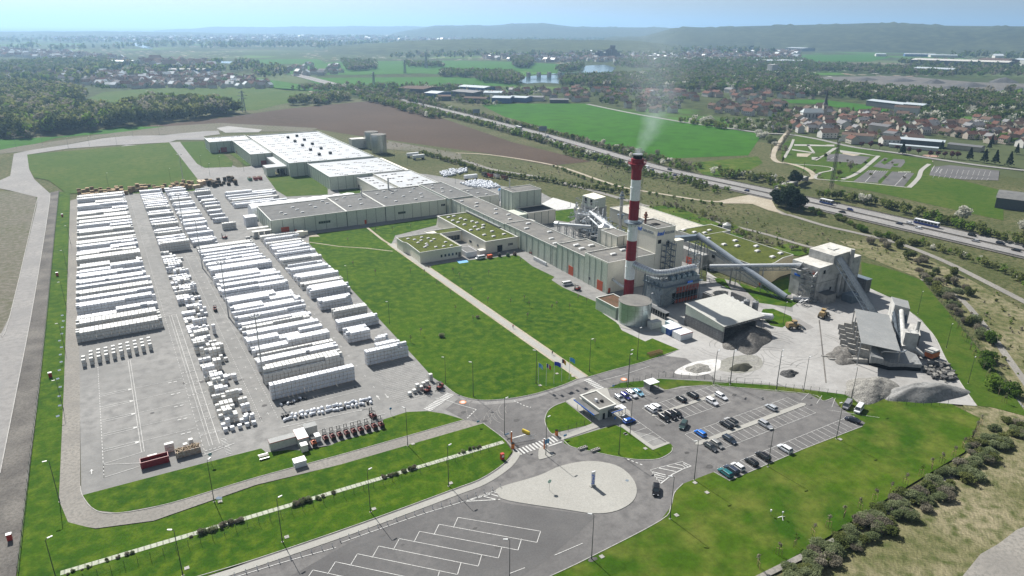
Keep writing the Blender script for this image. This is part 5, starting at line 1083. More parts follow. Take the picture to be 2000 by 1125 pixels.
mb=MB(); mb.prism([at(*zF(*p),5) for p in ((350,585),(425,655),(460,700),(345,700))],3.5,[7.2,5.2,5,6.2],0); mb.build('raised_corner',CORR,t); mb=MB(); mb.tube(spline([(*at(*zF(440,640),5),5),(*at(*zF(480,632),5.6),5.6),(*at(*zF(600,640),5.6),5.6),(*at(*zF(650,625),6),6)],False,4),.3,8); mb.build('pipe',PIPE,t)
deco(t,'deck',[(0,0,0,0,0,0)],GALV) if False else None
t=thing('ramp_wall','low concrete loading ramp walls leading to the ribbed hopper','ramp',at(*zF(160,720))+(0,)); mb=MB(); a,b=at(*zF(0,705)),at(*zF(320,740)); 
for o_ in (0,3.0): mb.prism([(a[0],a[1]+o_),(b[0],b[1]+o_),(b[0],b[1]+o_+.5),(a[0],a[1]+o_+.5)],0,[.4,1.8,1.8,.4],0)
mb.prism([(a[0],a[1]+.5),(b[0],b[1]+.5),(b[0],b[1]+3),(a[0],a[1]+3)],0,[.1,1.4,1.4,.1]); mb.build('wall',CONC,t)
deco(thing('concrete_block','pale concrete block wall end beside the gravel heap','bunker wall',(*at(*zF(300,690)),0)),'wall',[(at(*zF(300,690))[0]-2,at(*zF(300,690))[0]+2,at(*zF(300,690))[1]-.5,at(*zF(300,690))[1]+1.5,0,2.6)],CONC)
# heaps
def heap(name,label,cat,cx,cy,rx,ry,h,mat,rz=0,seed=1,rough=.12,flat_=.0,res=56,group=None,stones=None):
    r_=np.random.default_rng(seed); n=res; ph=r_.uniform(0,6.28,8); fx=r_.uniform(.5,2.5,8); u=np.linspace(-1.15,1.15,n); X,Y=np.meshgrid(u,u); rr2=np.sqrt(X**2+Y**2); th=np.arctan2(Y,X)
    edge=1+sum(.05*np.sin((k+2)*th+ph[k]) for k in range(5)); d=rr2/edge; zt=np.clip(1-d,0,1); z=h*np.minimum(zt*1.5,1-flat_*0)**.9 if flat_ else h*zt**.85
    z=np.where(d<1,z+rough*h*sum(np.sin(fx[k]*X*5+ph[k])*np.cos(fx[(k+3)%8]*Y*5+ph[k]) for k in range(6))/6*np.clip(zt*4,0,1)+r_.normal(0,rough*h*.12,X.shape)*np.clip(zt*6,0,1),-.15)
    c,s=math.cos(rz),math.sin(rz); vx_=cx+rx*X*c-ry*Y*s; vy_=cy+rx*X*s+ry*Y*c
    vs=list(zip(vx_.ravel(),vy_.ravel(),(z+.04).ravel())); fs=[(j*n+i,j*n+i+1,(j+1)*n+i+1,(j+1)*n+i) for j in range(n-1) for i in range(n-1) if max(z[j,i],z[j,i+1],z[j+1,i],z[j+1,i+1])>-.14]
    mb=MB(); mb.add(vs,fs); o=mb.build(name,mat,smooth=True); return tag(o,label,cat,group)
STONE=M('crushed_stone',(.13,.125,.115),(.22,.21,.195),.9,3.5,.95,c3=(.075,.07,.066),bump=1,bs=4); STONEL=M('pale_crushed_stone',(.22,.215,.20),(.34,.33,.30),.9,3.5,.95,c3=(.09,.088,.08),bump=1,bs=4); SLAG=M('grey_fines',(.20,.20,.195),(.28,.28,.27),.15,1.2,.95,c3=(.16,.16,.157),bump=.4); DSTONE=M('dark_stone',(.045,.045,.045),(.09,.09,.09),.9,3,.9,bump=1,c3=(.15,.15,.15))
c=at(*z6(425,860)); heap('stone_heap','large brown grey stone heap spilling out of the open shed','heap',c[0]-3,c[1]+1,14,8,3.9,STONE,rz=.35,seed=2)
c=at(*z6(300,830)); heap('stone_heap','brown stone heap inside the mouth of the open shed','heap',200,174,9,8,3.2,STONE,seed=5)
c=at(*z6(950,955)); heap('stone_heap','grey brown gravel heap beside the concrete bunkers','heap',c[0],c[1],9.5,5.5,2.8,STONE,rz=.3,seed=3)
c=at(*zF(400,960)); heap('stone_heap','speckled pale gravel heap behind the car park fence','heap',c[0]-1,c[1]+1,12,7,3.6,STONEL,rz=.0,seed=4)
c=at(*zF(830,985)); heap('stone_heap','largest smooth grey heap at the corner of the quarry yard','heap',c[0]-2,c[1],15,5.0,3.6,SLAG,rz=-.35,seed=6,flat_=1,rough=.05)
c=at(*z6(90,1035)); heap('stone_heap','small white gravel patch on the white dusted floor','heap',c[0],c[1],5,3.2,.7,STONEL,seed=7,rough=.2)
mb=MB(); n=30; mb.add([(c[0]+1+10*math.cos(a)*(1+.15*math.sin(3*a)),c[1]+4.5*math.sin(a),.062) for a in [2*math.pi*i/n for i in range(n)]],[tuple(range(n))]); struct(mb.build('white_dusting',M('white_dust',(.62,.62,.61),(.5,.49,.47),.2,.9,.9)))
c=at(*z6(340,1030)); heap('stone_heap','small dark olive heap in the quarry yard','heap',c[0],c[1],4.5,2.8,1.6,plain('olive_fines',(.065,.065,.05),.95,0,.1),seed=8,rough=.05)
mb=MB(); mb.add([(c[0]+2+10*math.cos(a)*(1+.1*math.sin(3*a)),c[1]+2+6*math.sin(a),.06) for a in [2*math.pi*i/n for i in range(n)]],[tuple(range(n))]); struct(mb.build('olive_dusting',M('olive_dust',(.22,.22,.19),(.28,.275,.25),.2,1,.95)))
c=at(*z6(620,1065)); heap('stone_heap','small black grey rubble heap in the middle of the quarry yard','heap',c[0],c[1],3.8,2.4,1.3,DSTONE,seed=9,rough=.3)
rq=random.Random(21); tslab=thing('slab_heap','heap of broken dark stone slabs at the quarry yard edge','heap',(*at(*zF(930,820)),0)); mb=MB()
for k in range(150):
    p=at(*zF(rq.uniform(790,1080),rq.uniform(740,900))); sc=rq.uniform(.5,1.7)
    if inpoly(p[0],p[1],[at(*zF(*q)) for q in ((780,780),(900,720),(980,740),(1050,830),(1100,930),(980,900),(860,860))]): mb.obox((p[0],p[1],rq.uniform(.1,1.1)),(sc*1.3,sc,.3),rq.uniform(0,3),0 if rq.random()<.6 else 1,Matrix.Rotation(rq.uniform(-.5,.5),3,'X'))
mb.build('slabs',[DSTONE,STONEL],tslab)
tank('storage_ring','broken round concrete ring beside the filter house','wall',222,200,3.6,3,CONC,n=20,panels=False) if False else None
t=thing('block_pen','grey block walled pen holding torn white plastic beside the filter house','wall',(217,196,0)); deco(t,'wall',[(217,217.6,190,206,0,3),(228,228.6,192,200,0,3.2)],BLOCKW)
mb=MB()
for k in range(9): a=.4+k*.3; mb.obox((223+4.4*math.cos(a),200+4.4*math.sin(a),1.6),(.5,1.5,3.2),a)
mb.build('curved_wall',CONC,t)
mb=MB(); rq=random.Random(3)
for k in range(26): mb.obox((223.5+rq.gauss(0,1.6),196+rq.gauss(0,2),rq.uniform(.4,1.6)),(1.5,1.1,.5),rq.uniform(0,3),0,Matrix.Rotation(rq.uniform(-.8,.8),3,'X'))
tag(mb.build('plastic_sheets',WHITE),'heap of crumpled white plastic in the block walled pen','plastic heap')
# white plastic lined basin behind the tall sage building
fld('lined_basin',P((1058,398),(1080,386),(1130,400),(1123,407),(1060,412)),.03,'paint')
def bigbags(poly,n,lab,grp,seed):
    rq=random.Random(seed); xs=[p[0] for p in poly]; ys=[p[1] for p in poly]; pts=[]; tries=0
    while len(pts)<n and tries<20000:
        tries+=1; x,y=rq.uniform(min(xs),max(xs)),rq.uniform(min(ys),max(ys))
        if inpoly(x,y,poly) and all((x-a)**2+(y-b)**2>1.9 for a,b in pts): pts.append((x,y))
    for x,y in pts:
        o=dup(BAG0,(x,y,0),rq.uniform(0,3),rq.uniform(1.0,1.25),lab,grp)
BAGM=plain('white_sack_cloth',(.66,.69,.74),.6); 
mb=MB(); 
for k,(z,r_) in enumerate(((0,.62),(.25,.72),(.9,.72),(1.15,.6),(1.3,.25))): pass
ringz=[(0,.6),(.3,.74),(.9,.74),(1.15,.58),(1.32,.18)]
vs=[]; 
for z,r_ in ringz: vs+=[(r_*math.cos(a)*(1+.12*math.cos(4*a)),r_*math.sin(a)*(1+.12*math.cos(4*a)),z) for a in [2*math.pi*i/12 for i in range(12)]]
mb.add(vs,[(i*12+k,i*12+(k+1)%12,(i+1)*12+(k+1)%12,(i+1)*12+k) for i in range(4) for k in range(12)]+[tuple(range(48,60))])
BAG0=tag(mb.build('bulk_bag',BAGM,smooth=True),'white bulk bag in the upper heap of bags behind the halls','bulk bag','bulk bags in the upper heap'); BAG0.location=at(880,338)+(0,)
bigbags(P((858,338),(880,332),(912,330),(912,336),(890,342),(866,346)),100,'white bulk bag in the upper heap of bags behind the halls','bulk bags in the upper heap',1)
bigbags(P((900,359),(930,352),(960,356),(978,366),(955,369),(915,365)),140,'white bulk bag in the lower heap of bags behind the halls','bulk bags in the lower heap',2)
# ------------------------------------------------------------------ pallets of blocks
PAL=M('white_shrink_wrap',(.66,.68,.71),(.72,.73,.75),.5,2.2,.42,c3=(.50,.52,.56),spec=.4,fine=.1); PALG=M('grey_block_stack',(.56,.56,.54),(.62,.62,.60),.5,2.2,.6,c3=(.46,.46,.44),spec=.3)
WOOD=M('pallet_timber',(.30,.21,.12),(.38,.28,.17),.7,3,.85,c3=(.2,.14,.08)); WOODD=M('dark_timber',(.07,.055,.04),(.11,.085,.06),.7,3,.9)
def palmesh(mat,h=1.3,w=1.2,lay=1):
    mb=MB(); mb.box(-w/2,w/2,-w/2,w/2,0,.1,1); a=w/2-.015
    zz=[.1,.12,h*.5-.02,h*.5,h*.5+.02,h-.07,h]; ss=[.97,1,1,.985,1,1,.94]
    for k in range(6):
        s0,s1=a*ss[k],a*ss[k+1]; mb.add([(-s0,-s0,zz[k]),(s0,-s0,zz[k]),(s0,s0,zz[k]),(-s0,s0,zz[k]),(-s1,-s1,zz[k+1]),(s1,-s1,zz[k+1]),(s1,s1,zz[k+1]),(-s1,s1,zz[k+1])],[(0,1,5,4),(1,2,6,5),(2,3,7,6),(3,0,4,7)],0)
    s=a*.94; mb.add([(-s,-s,h),(s,-s,h),(s,s,h),(-s,s,h)],[(0,1,2,3)],0)
    return mb
PM=[meshof(palmesh(PAL),'block_pallet',[PAL,WOOD]),meshof(palmesh(PALG),'block_pallet',[PALG,WOOD])]
cells=[]   # x,y,z,h,mat,front,zone
def row(x0,x1,y,deep,lay,mt,zone,gap=.0,jag=.15,px_=1.28,h=1.32,rq=rng):
    n=int((x1-x0)/px_); lefts=lay
    seg=rq.randint(5,9); cur=lay; dcur=0
    for i in range(n):
        if i%seg==0 and jag: cur=lay if rq.random()<.8 else max(1,lay+rq.choice((-1,0))); seg=rq.randint(7,16); dcur=rq.choice((0,0,0,0,1))
        if rq.random()<gap: continue
        for j in range(deep):
            L_=cur if not (j==0 and dcur) else max(1,cur-1)
            if i in (0,n-1) and jag and rq.random()<.4: L_=max(1,L_-1)
            for k in range(L_):
                if j==0 or k>=L_-1 or i==0 or (j==deep-1 and k==L_-1): cells.append((x0+px_*(i+.5)+rq.uniform(-.04,.04),y+1.26*j+rq.uniform(-.05,.05),k*h,h,mt,zone,j==0))
rq=random.Random(12)
y=289; k=0                                                 # column 1
for (yy,dp,ly,mt) in ((288,4,3,1),(298,4,3,1)): row(-21,9.3,yy,dp,ly,mt,'c1',jag=.05,rq=rq)
y=311
while y<551:
    dp=rq.choice((3,3,4,5)); ly=rq.choice((2,3,3,3)); row(-21,7.8 if y>350 else 8.8,y,dp,ly,rq.random()<.3,'c1',rq=rq); y+=dp*1.26+rq.choice((1.4,2.2,2.8))+ly*.35
y=398
while y<548:                                               # column 2 and 2b
    dp=rq.choice((2,3,3)); ly=rq.choice((2,3,3)); row(16.5,31,y,dp,ly,rq.random()<.35,'c2',rq=rq)
    dp2=rq.choice((2,3)); row(32.5,46,y+rq.uniform(-1,1),dp2,rq.choice((2,3)),rq.random()<.3,'c2',rq=rq); y+=dp*1.26+rq.choice((1.6,2.4))+.8
row(17,32,394,3,4,1,'c2',rq=rq)
y=198.5
while y<388:                                               # loose stacks
    n=rq.choice((3,4,5,6)); x=16.0+rq.choice((0,0,0,1.4,2.6)); dp=rq.choice((1,2,2,2)); ly=rq.choice((2,2,3,3,4)) if y<262 else (rq.choice((1,2,2,3)) if y<300 else rq.choice((1,1,2,2)))
    if y>340: n=rq.choice((4,5,6))
    row(x,min(x+n*1.5+.2,26),y,dp,ly,rq.random()<.4,'c2s',gap=.07,px_=1.34,rq=rq)
    if rq.random()<.65 and x+n*1.5<23.5: row(x+n*1.5+.8,25.6,y+rq.uniform(-.5,.5),1,rq.choice((1,2,3)),rq.random()<.4,'c2s',gap=.2,px_=1.4,rq=rq)
    y+=dp*1.26+rq.choice((.5,.8,1.2,2.0))
for x in (16.8,18.7,20.8,22.9,24.8): cells.append((x,195.6,0,1.32,0,'c2s',True))
cells+= [(22.9,197.6,0,1.32,0,'c2s',True),(22.9,197.6,1.32,1.32,0,'c2s',True),(24.9,197.8,0,1.32,0,'c2s',True),(24.9,197.8,1.32,1.32,0,'c2s',True)]
row(32.6,60.2,208.4,2,4,0,'c3',jag=0,rq=random.Random(2),px_=1.31)     # column 3, nearest row
row(33,61,219.5,4,4,1,'c3',rq=rq); row(33,61.5,230,3,3,0,'c3',rq=rq)
y=237.5
while y<386:
    dp=rq.choice((2,3,3,4)); ly=rq.choice((2,3,3,4)) if y<300 else rq.choice((2,3)); row(33.4+rq.uniform(-.3,.6),62,y,dp,ly,rq.random()<.35,'c3',rq=rq); y+=dp*1.26+rq.choice((1.4,2,2.6))+ly*.3
row(67,84,216.6,2,4,0,'c4',rq=random.Random(3),px_=1.31); row(73,82.5,223,2,3,0,'c4',rq=rq); row(75,81,229,2,3,0,'c4',rq=rq); row(67,77,238,5,3,0,'c4',rq=rq); row(67,84,250,3,3,0,'c4',rq=rq)
row(69,84,262,3,3,1,'c4',rq=rq); row(67,82,275,4,3,0,'c4',rq=rq); row(67,86,290,6,3,0,'c4',rq=rq)
y=303
while y<392:
    dp=rq.choice((2,3)); ly=rq.choice((2,3,3)); row(66.5,86.5,y,dp,ly,rq.random()<.3,'c4',rq=rq); y+=dp*1.26+rq.choice((1.4,2.2))+.6
y=444
while y<530: row(49.5,58.5 if y<480 else 61,y,rq.choice((2,3)),rq.choice((2,3)),rq.random()<.4,'c5',rq=rq); y+=rq.choice((7,9,11))
y=476
while y<512: row(67,98+rq.uniform(-4,4),y,rq.choice((2,3)),rq.choice((2,3)),rq.random()<.3,'c5',rq=rq); y+=rq.choice((6,7,8))
row(52,60,425,2,3,1,'c5',gap=.1,rq=rq); row(53,60,432,1,2,1,'c5',gap=.2,rq=rq); row(60,66,399,1,1,1,'c5',gap=.3,rq=rq)
for i in range(10):
    for j in range(3):
        if not(i==0 and j==2):
            for k in range(2): cells.append((-18.8+i*2.35,264.5+j*6.3*.5+(i*.35),k*1.32,1.32,1,'c1s',True))
cells+=[(1.0+k*1.2,192.8,kk*1.32,1.32,1,'skip',True) for k in range(2) for kk in range(2)]+[(-3.5,190.9,0,1.32,1,'skip',True),(-2.3,190.9,0,1.32,1,'skip',True),(5.6,192.6,0,1.32,1,'skip',True),(7.2,194.4,0,1.32,1,'skip',True)]
for x,y in ((72,189),(74,190),(75.4,190.6),(76.8,191),(78.5,193),(80,193.5),(82,195)): cells.append((x,y,0,1.32,1,'gate',True)); 
cells+=[(75.4,190.6,1.32,1.32,1,'gate',True),(82,195,1.32,1.32,1,'gate',True)]
labs={'c1':('white wrapped pallet in the long rows of the leftmost stock column','pallets in the leftmost stock column'),'c1s':('grey double pallet stack, one of three short lines beside the empty bays','short lines of pallet stacks by the empty bays'),'c2s':('white pallet in the loose ragged stacks between the two wide aisles','loose ragged pallet stacks'),'c3':('white pallet in the long rows of the middle stock column','pallets in the middle stock column'),'c4':('white pallet in the rows beside the big lawn','pallets in rows beside the lawn'),'c5':('white pallet by the white tent hall','pallets by the tent hall'),'c2':('white pallet in the double rows beyond the loose stacks','pallets in the double rows'),'skip':('grey pallet beside the two open skips','pallets beside the skips'),'gate':('grey pallet near the forklifts by the zebra crossing','pallets by the crossing')}
cells.sort(key=lambda c:c[0]**2+c[1]**2+(0 if c[6] else 900))
protos={}
for c in cells[:300]:
    key=(c[4],c[5])
    o=bpy.data.objects.new('block_pallet',PM[int(c[4])]); o.location=(c[0],c[1],c[2]); o.rotation_euler=(0,0,rng.uniform(-.02,.02)); COL.objects.link(o); tag(o,labs[c[5]][0],'pallet',labs[c[5]][1])
# the rest of the stock yard as one mass
tv=np.array([v[:] for v in [tuple(p.co) for p in PM[0].vertices]]); tf=[tuple(p.vertices) for p in PM[0].polygons]; tm=np.array([p.material_index for p in PM[0].polygons]); tq=np.array([list(f) for f in tf]); V=tv[tq.ravel()]
rest=cells[300:]; allv=np.empty((len(rest),len(V),3),np.float32); am=np.empty((len(rest),len(tm)),np.int32)
for i,c in enumerate(rest):
    a=rng.uniform(-.02,.02); allv[i]=V; allv[i,:,0]=V[:,0]-V[:,1]*a+c[0]; allv[i,:,1]=V[:,1]+V[:,0]*a+c[1]; allv[i,:,2]+=c[2]; am[i]=np.where(tm==0,int(c[4]),2)
me=npmesh('stacked_pallets',allv.reshape(-1,3),len(rest)*len(tm),[PAL,PALG,WOOD],am.ravel()); o=bpy.data.objects.new('stacked_pallets',me); COL.objects.link(o); tag(o,'long rows of white wrapped block pallets filling the stock yard','pallets',kind='stuff')
# white tent hall
t=thing('tent_hall','long white fabric tent hall with scalloped roof behind the grey hall','tent',(70,438,0)); TENT=M('white_canvas',(.72,.73,.74),(.78,.79,.80),.2,1,.6); mb=MB(); x=72; nn=9
for k in range(nn):
    xa,xb=72+k*7.4,72+(k+1)*7.4
    for j in range(8):
        a0,a1=math.pi*j/8,math.pi*(j+1)/8; ya,yb=447-8*math.cos(a0),447-8*math.cos(a1); za,zb=4+4.5*math.sin(a0),4+4.5*math.sin(a1); xm=(xa+xb)/2
        mb.add([(xa,ya,za-.5),(xm,ya,za),(xm,yb,zb),(xa,yb,zb-.5)],[(0,1,2,3)]); mb.add([(xm,ya,za),(xb,ya,za-.5),(xb,yb,zb-.5),(xm,yb,zb)],[(0,1,2,3)])
for yy,s_ in ((439,1),(455,-1)): mb.add([(72,yy,0),(138.6,yy,0),(138.6,yy,3.6),(72,yy,3.6)],[(0,1,2,3) if s_==1 else (3,2,1,0)])
for xx,flip in ((72,1),(138.6,0)):
    pts=[(xx,439,0)]+[(xx,447-8*math.cos(math.pi*j/8),3.5+4.5*math.sin(math.pi*j/8)) for j in range(9)]+[(xx,455,0)]; mb.add(pts,[tuple(range(len(pts))) if flip else tuple(reversed(range(len(pts))))])
mb.build('canopy',TENT,t)
t=thing('wrapped_pallet_tower','tall block of shiny white wrapped pallets by the tent hall','pallets',(66,425,0)); mb=MB()
for i in range(4):
    for j in range(4):
        for k in range(3): mb.box(65+i*1.7,66.6+i*1.7,424+j*1.7,425.6+j*1.7,k*2,k*2+1.94)
mb.build('bales',PAL,t)
t=thing('dock_shelter','row of low cream dock shelters at the left end of the long hall','loading dock',(66,394,0)); deco(t,'roof',[(62.5,74.2,405,408,3.4,3.8),(64,74.3,398.4,401.5,3.2,3.6)],TRIM); deco(t,'body',[(65,67,398.6,401,0,3.1),(68,70,398.6,401,0,3.1),(71,73.5,398.6,401,0,3.1)],GREYW)
t=thing('compressor_unit','cream compressor cabinets outside the hall corner by the lawn','machine',(88,390,0)); deco(t,'cabinet',[(86.5,90,388.5,392,0,3),(90.2,92.5,390,394,0,2.4)],CREAM)
# timber stacks
TM=[]
for mt in (WOOD,WOODD,plain('pale_planks',(.55,.42,.28),.8)):
    mb=MB()
    for k in range(9): mb.box(-1.2,1.2,-.6,.6,k*.3+.0,k*.3+.25,0)
    TM.append(meshof(mb,'timber_stack',[mt]))
rq=random.Random(31); cnt=0
for x in np.arange(-20,84,2.6):
    for y in (556,562,568,574):
        if x>30: y-=4
        if rq.random()<.35: continue
        mt=0 if x<58 else (1 if x>66 or rq.random()<.5 else 0); mt=2 if (52<x<62) else mt
        o=bpy.data.objects.new('timber_stack',TM[mt]); o.location=(x+rq.uniform(-.3,.3),y+rq.uniform(-1,1),0); o.scale=(1,rq.choice((1,2,3)),rq.uniform(.7,1.5)); COL.objects.link(o); tag(o,('brown','dark','pale fresh')[mt]+' stack of timber pallets along the back of the stock yard','timber stack','%s timber stacks behind the stock yard'%('brown','dark','pale')[mt]); cnt+=1
# skips
def skip(lab,x0,x1,y0,y1,h,mat,fill):
    t=thing('open_skip',lab,'skip',(x0,y0,0)); mb=MB(); w_=.12
    for b in ((x0,x1,y0,y0+w_,.2,h),(x0,x1,y1-w_,y1,.2,h),(x0,x0+w_,y0+w_,y1-w_,.2,h),(x1-w_,x1,y0+w_,y1-w_,.2,h),(x0,x1,y0,y1,.1,.2)): mb.box(*b)
    n=int((x1-x0)/.7)
    for k in range(n+1): xx=x0+(x1-x0)*k/n; mb.box(xx-.05,xx+.05,y0-.08,y0,.25,h); 
    mb.box(x0-.06,x1+.06,y0-.1,y0,h-.12,h+.02); mb.build('body',mat,t)
    mb=MB(); rq=random.Random(int(x0*7)+3); mb.box(x0+w_,x1-w_,y0+w_,y1-w_,.2,h*.55)
    if fill:
        for k in range(46): mb.obox((rq.uniform(x0+.4,x1-.4),rq.uniform(y0+.4,y1-.4),rq.uniform(h*.6,h+.3)),(rq.uniform(.8,2.6),.16,.1),rq.uniform(0,3),0,Matrix.Rotation(rq.uniform(-.3,.3),3,'X'))
    mb.build('load',WOODD if not fill else M('scrap_wood',(.28,.22,.15),(.4,.33,.24),1,4,.9),t)
skip('dark red open skip by the empty bays',-6,.9,187,189.4,2.1,plain('skip_red',(.25,.008,.015),.5),False)
skip('rusty off-white open skip heaped with scrap wood',2.7,9,187.6,190,2.0,M('rusty_white_paint',(.52,.48,.42),(.30,.15,.08),1.2,3,.7,c3=(.4,.36,.32)),True)
for lab,x,mt in (('dark red open skip by the loading canopy',97.5,DRED),('second dark red open skip by the loading canopy',101,DRED),('green open skip by the loading canopy',93.5,plain('skip_green',(.12,.25,.18),.6))):
    t=thing('open_skip',lab,'skip',(x,563,0)); mb=MB(); mb.box(x-1.3,x+1.3,560,566,.2,2.2); mb.build('body',mt,t); deco(t,'load',[(x-1.1,x+1.1,560.3,565.7,2.21,2.3)],WOODD)
# site cabins by the forklifts
def cabin(name,lab,x0,x1,y0,y1,h,wm,rm,edge=None,rz=0):
    t=thing(name,lab,'cabin',(x0,y0,0)); mb=MB(); mb.box(x0,x1,y0,y1,.12,h); mb.build('wall',wm,t); mb=MB(); mb.box(x0-.06,x1+.06,y0-.06,y1+.06,h+.004,h+.1); mb.build('roof',rm,t)
    if edge: mb=MB(); mb.box(x0-.09,x1+.09,y0-.1,y0-.06,h-.12,h+.12); mb.box(x0-.1,x0-.07,y0-.05,y1+.05,h-.12,h+.12); mb.build('edge_trim',edge,t)
    return t
cabin('site_cabin','long white cabin with a grey roof beside the parked forklifts',26,33.2,178.6,181,2.6,OFFW,CORR,DRED); cabin('site_cabin','white cabin with a red trimmed pale roof, set end on to its neighbour',33.3,36.2,176.4,182,2.8,OFFW,WHITE,RED); cabin('site_cabin','short white cabin behind the red trimmed one',36.4,40,181.4,183.8,2.7,OFFW,CORR)
cabin('generator_cabinet','white cabinet on the grass beside the gravel track',29.8,33,166.8,169.2,1.8,WHITE,WHITE); cabin('generator_cabinet','narrow white cabinet below the red trimmed cabin',33.4,35.2,173.6,175.6,2.1,OFFW,WHITE)
cabin('fuel_cabinet','small white fuel cabinet near the first forklift',38.2,39.6,176.6,178.8,1.9,WHITE,WHITE)
t=thing('picnic_bench','grey picnic bench on the grass by the long white cabin','bench',(23.5,176.5,0)); deco(t,'seat',[(22.4,25,177.4,177.9,.42,.5),(22.4,25,175.3,175.8,.42,.5)],GALV); deco(t,'table_top',[(22.4,25,176,177.2,.72,.8)],CONC); deco(t,'leg',[(22.7,22.9,175.4,177.8,0,.42),(24.5,24.7,175.4,177.8,0,.42)],GALV)
# white sacks lying in the yard
rq=random.Random(8)
mb=MB(); mb.tube([(-.55,0,.35),(-.45,0,.38),(.45,0,.38),(.55,0,.35)],[.22,.36,.36,.22],10); SACK=meshof(mb,'sack',[BAGM],True)
mb=MB(); mb.tube([(-.5,0,.3),(-.4,0,.34),(.4,0,.34),(.5,0,.3)],[.2,.34,.34,.2],8); SACKD=meshof(mb,'sack',[plain('black_plastic_wrap',(.02,.02,.022),.4)],True)
for k in range(2):
    for i in range(24):
        f=(i+.5)/24; p=Vector(at(*zK(250,415-k*35))).lerp(Vector(at(*zK(1140,235-k*35))),f); dark=rq.random()<.12
        o=bpy.data.objects.new('white_sack' if not dark else 'black_sack',SACKD if dark else SACK); o.location=(p.x+rq.uniform(-.3,.3),p.y+rq.uniform(-.3,.3),0); o.rotation_euler=(0,0,rq.choice((0,1.57,1.4))+rq.uniform(-.3,.3)); o.scale=(1.1,1.2,1.1+rq.random()*.4); COL.objects.link(o)
        tag(o,'black wrapped bundle among the white sacks' if dark else 'white sack lying in the double line in front of the nearest pallet row','sack','black bundles among the sacks' if dark else 'white sacks in the double line')
for i in range(12):
    p=Vector(at(*zK(235,262))).lerp(Vector(at(*zK(490,195))),(i+.5)/12); o=bpy.data.objects.new('black_sack',SACKD if i%3 else SACK); o.location=(p.x,p.y+rq.uniform(-1,1),0); o.rotation_euler=(0,0,rq.uniform(0,3)); COL.objects.link(o); tag(o,'dark bundle in the shade of the nearest pallet row' if i%3 else 'white sack among the dark bundles in the shade','sack','dark bundles in the shade' if i%3 else 'white sacks in the shade')
# ================================================================== VEHICLES, LAMPS, FENCES, SMALL THINGS
LAMPG=plain('headlight_glass',(.6,.62,.65),.15); TAIL=plain('tail_light_red',(.35,.01,.01),.3); TYRE=plain('tyre',(.015,.015,.016),.8); RIM=plain('wheel_rim',(.35,.36,.37),.35,.8)
def loft(mb,st,m=0):
    """st: list of (y, [(x,z),...]) half rings mirrored"""
    rings=[]
    for y,hs in st:
        r=[(x,y,z) for x,z in hs]+[(-x,y,z) for x,z in reversed(hs)]; rings.append(r)
    n=len(rings[0]); vs=[v for r in rings for v in r]
    fs=[(i*n+k,(i+1)*n+k,(i+1)*n+(k+1)%n,i*n+(k+1)%n) for i in range(len(rings)-1) for k in range(n)]
    fs+=[tuple(range(n)),tuple(range((len(rings)-1)*n,len(rings)*n))[::-1]]
    mb.add(vs,fs,m)
paints={}
def paint(c):
    if c not in paints: paints[c]=plain('car_paint',c,.22,.25 if max(c)<.6 else .05,.6)
    return paints[c]
SH={ # length, width, belt, roof, cabin y's (rear base, rear top, front top, front base), hood height, tail height
 'hatch':(4.1,1.76,.92,1.46,(-2.0,-1.55,.45,1.2),.90,.95),
 'suv':(4.5,1.86,1.05,1.66,(-2.2,-1.85,.5,1.25),1.04,1.1),
 'estate':(4.7,1.82,.92,1.46,(-2.28,-1.85,.45,1.25),.90,.98),
 'sedan':(4.6,1.80,.90,1.42,(-1.75,-1.0,.45,1.25),.88,1.0),
 'van':(5.3,1.98,1.15,1.98,(-2.62,-2.5,1.35,2.05),1.15,1.2)}
carcache={}
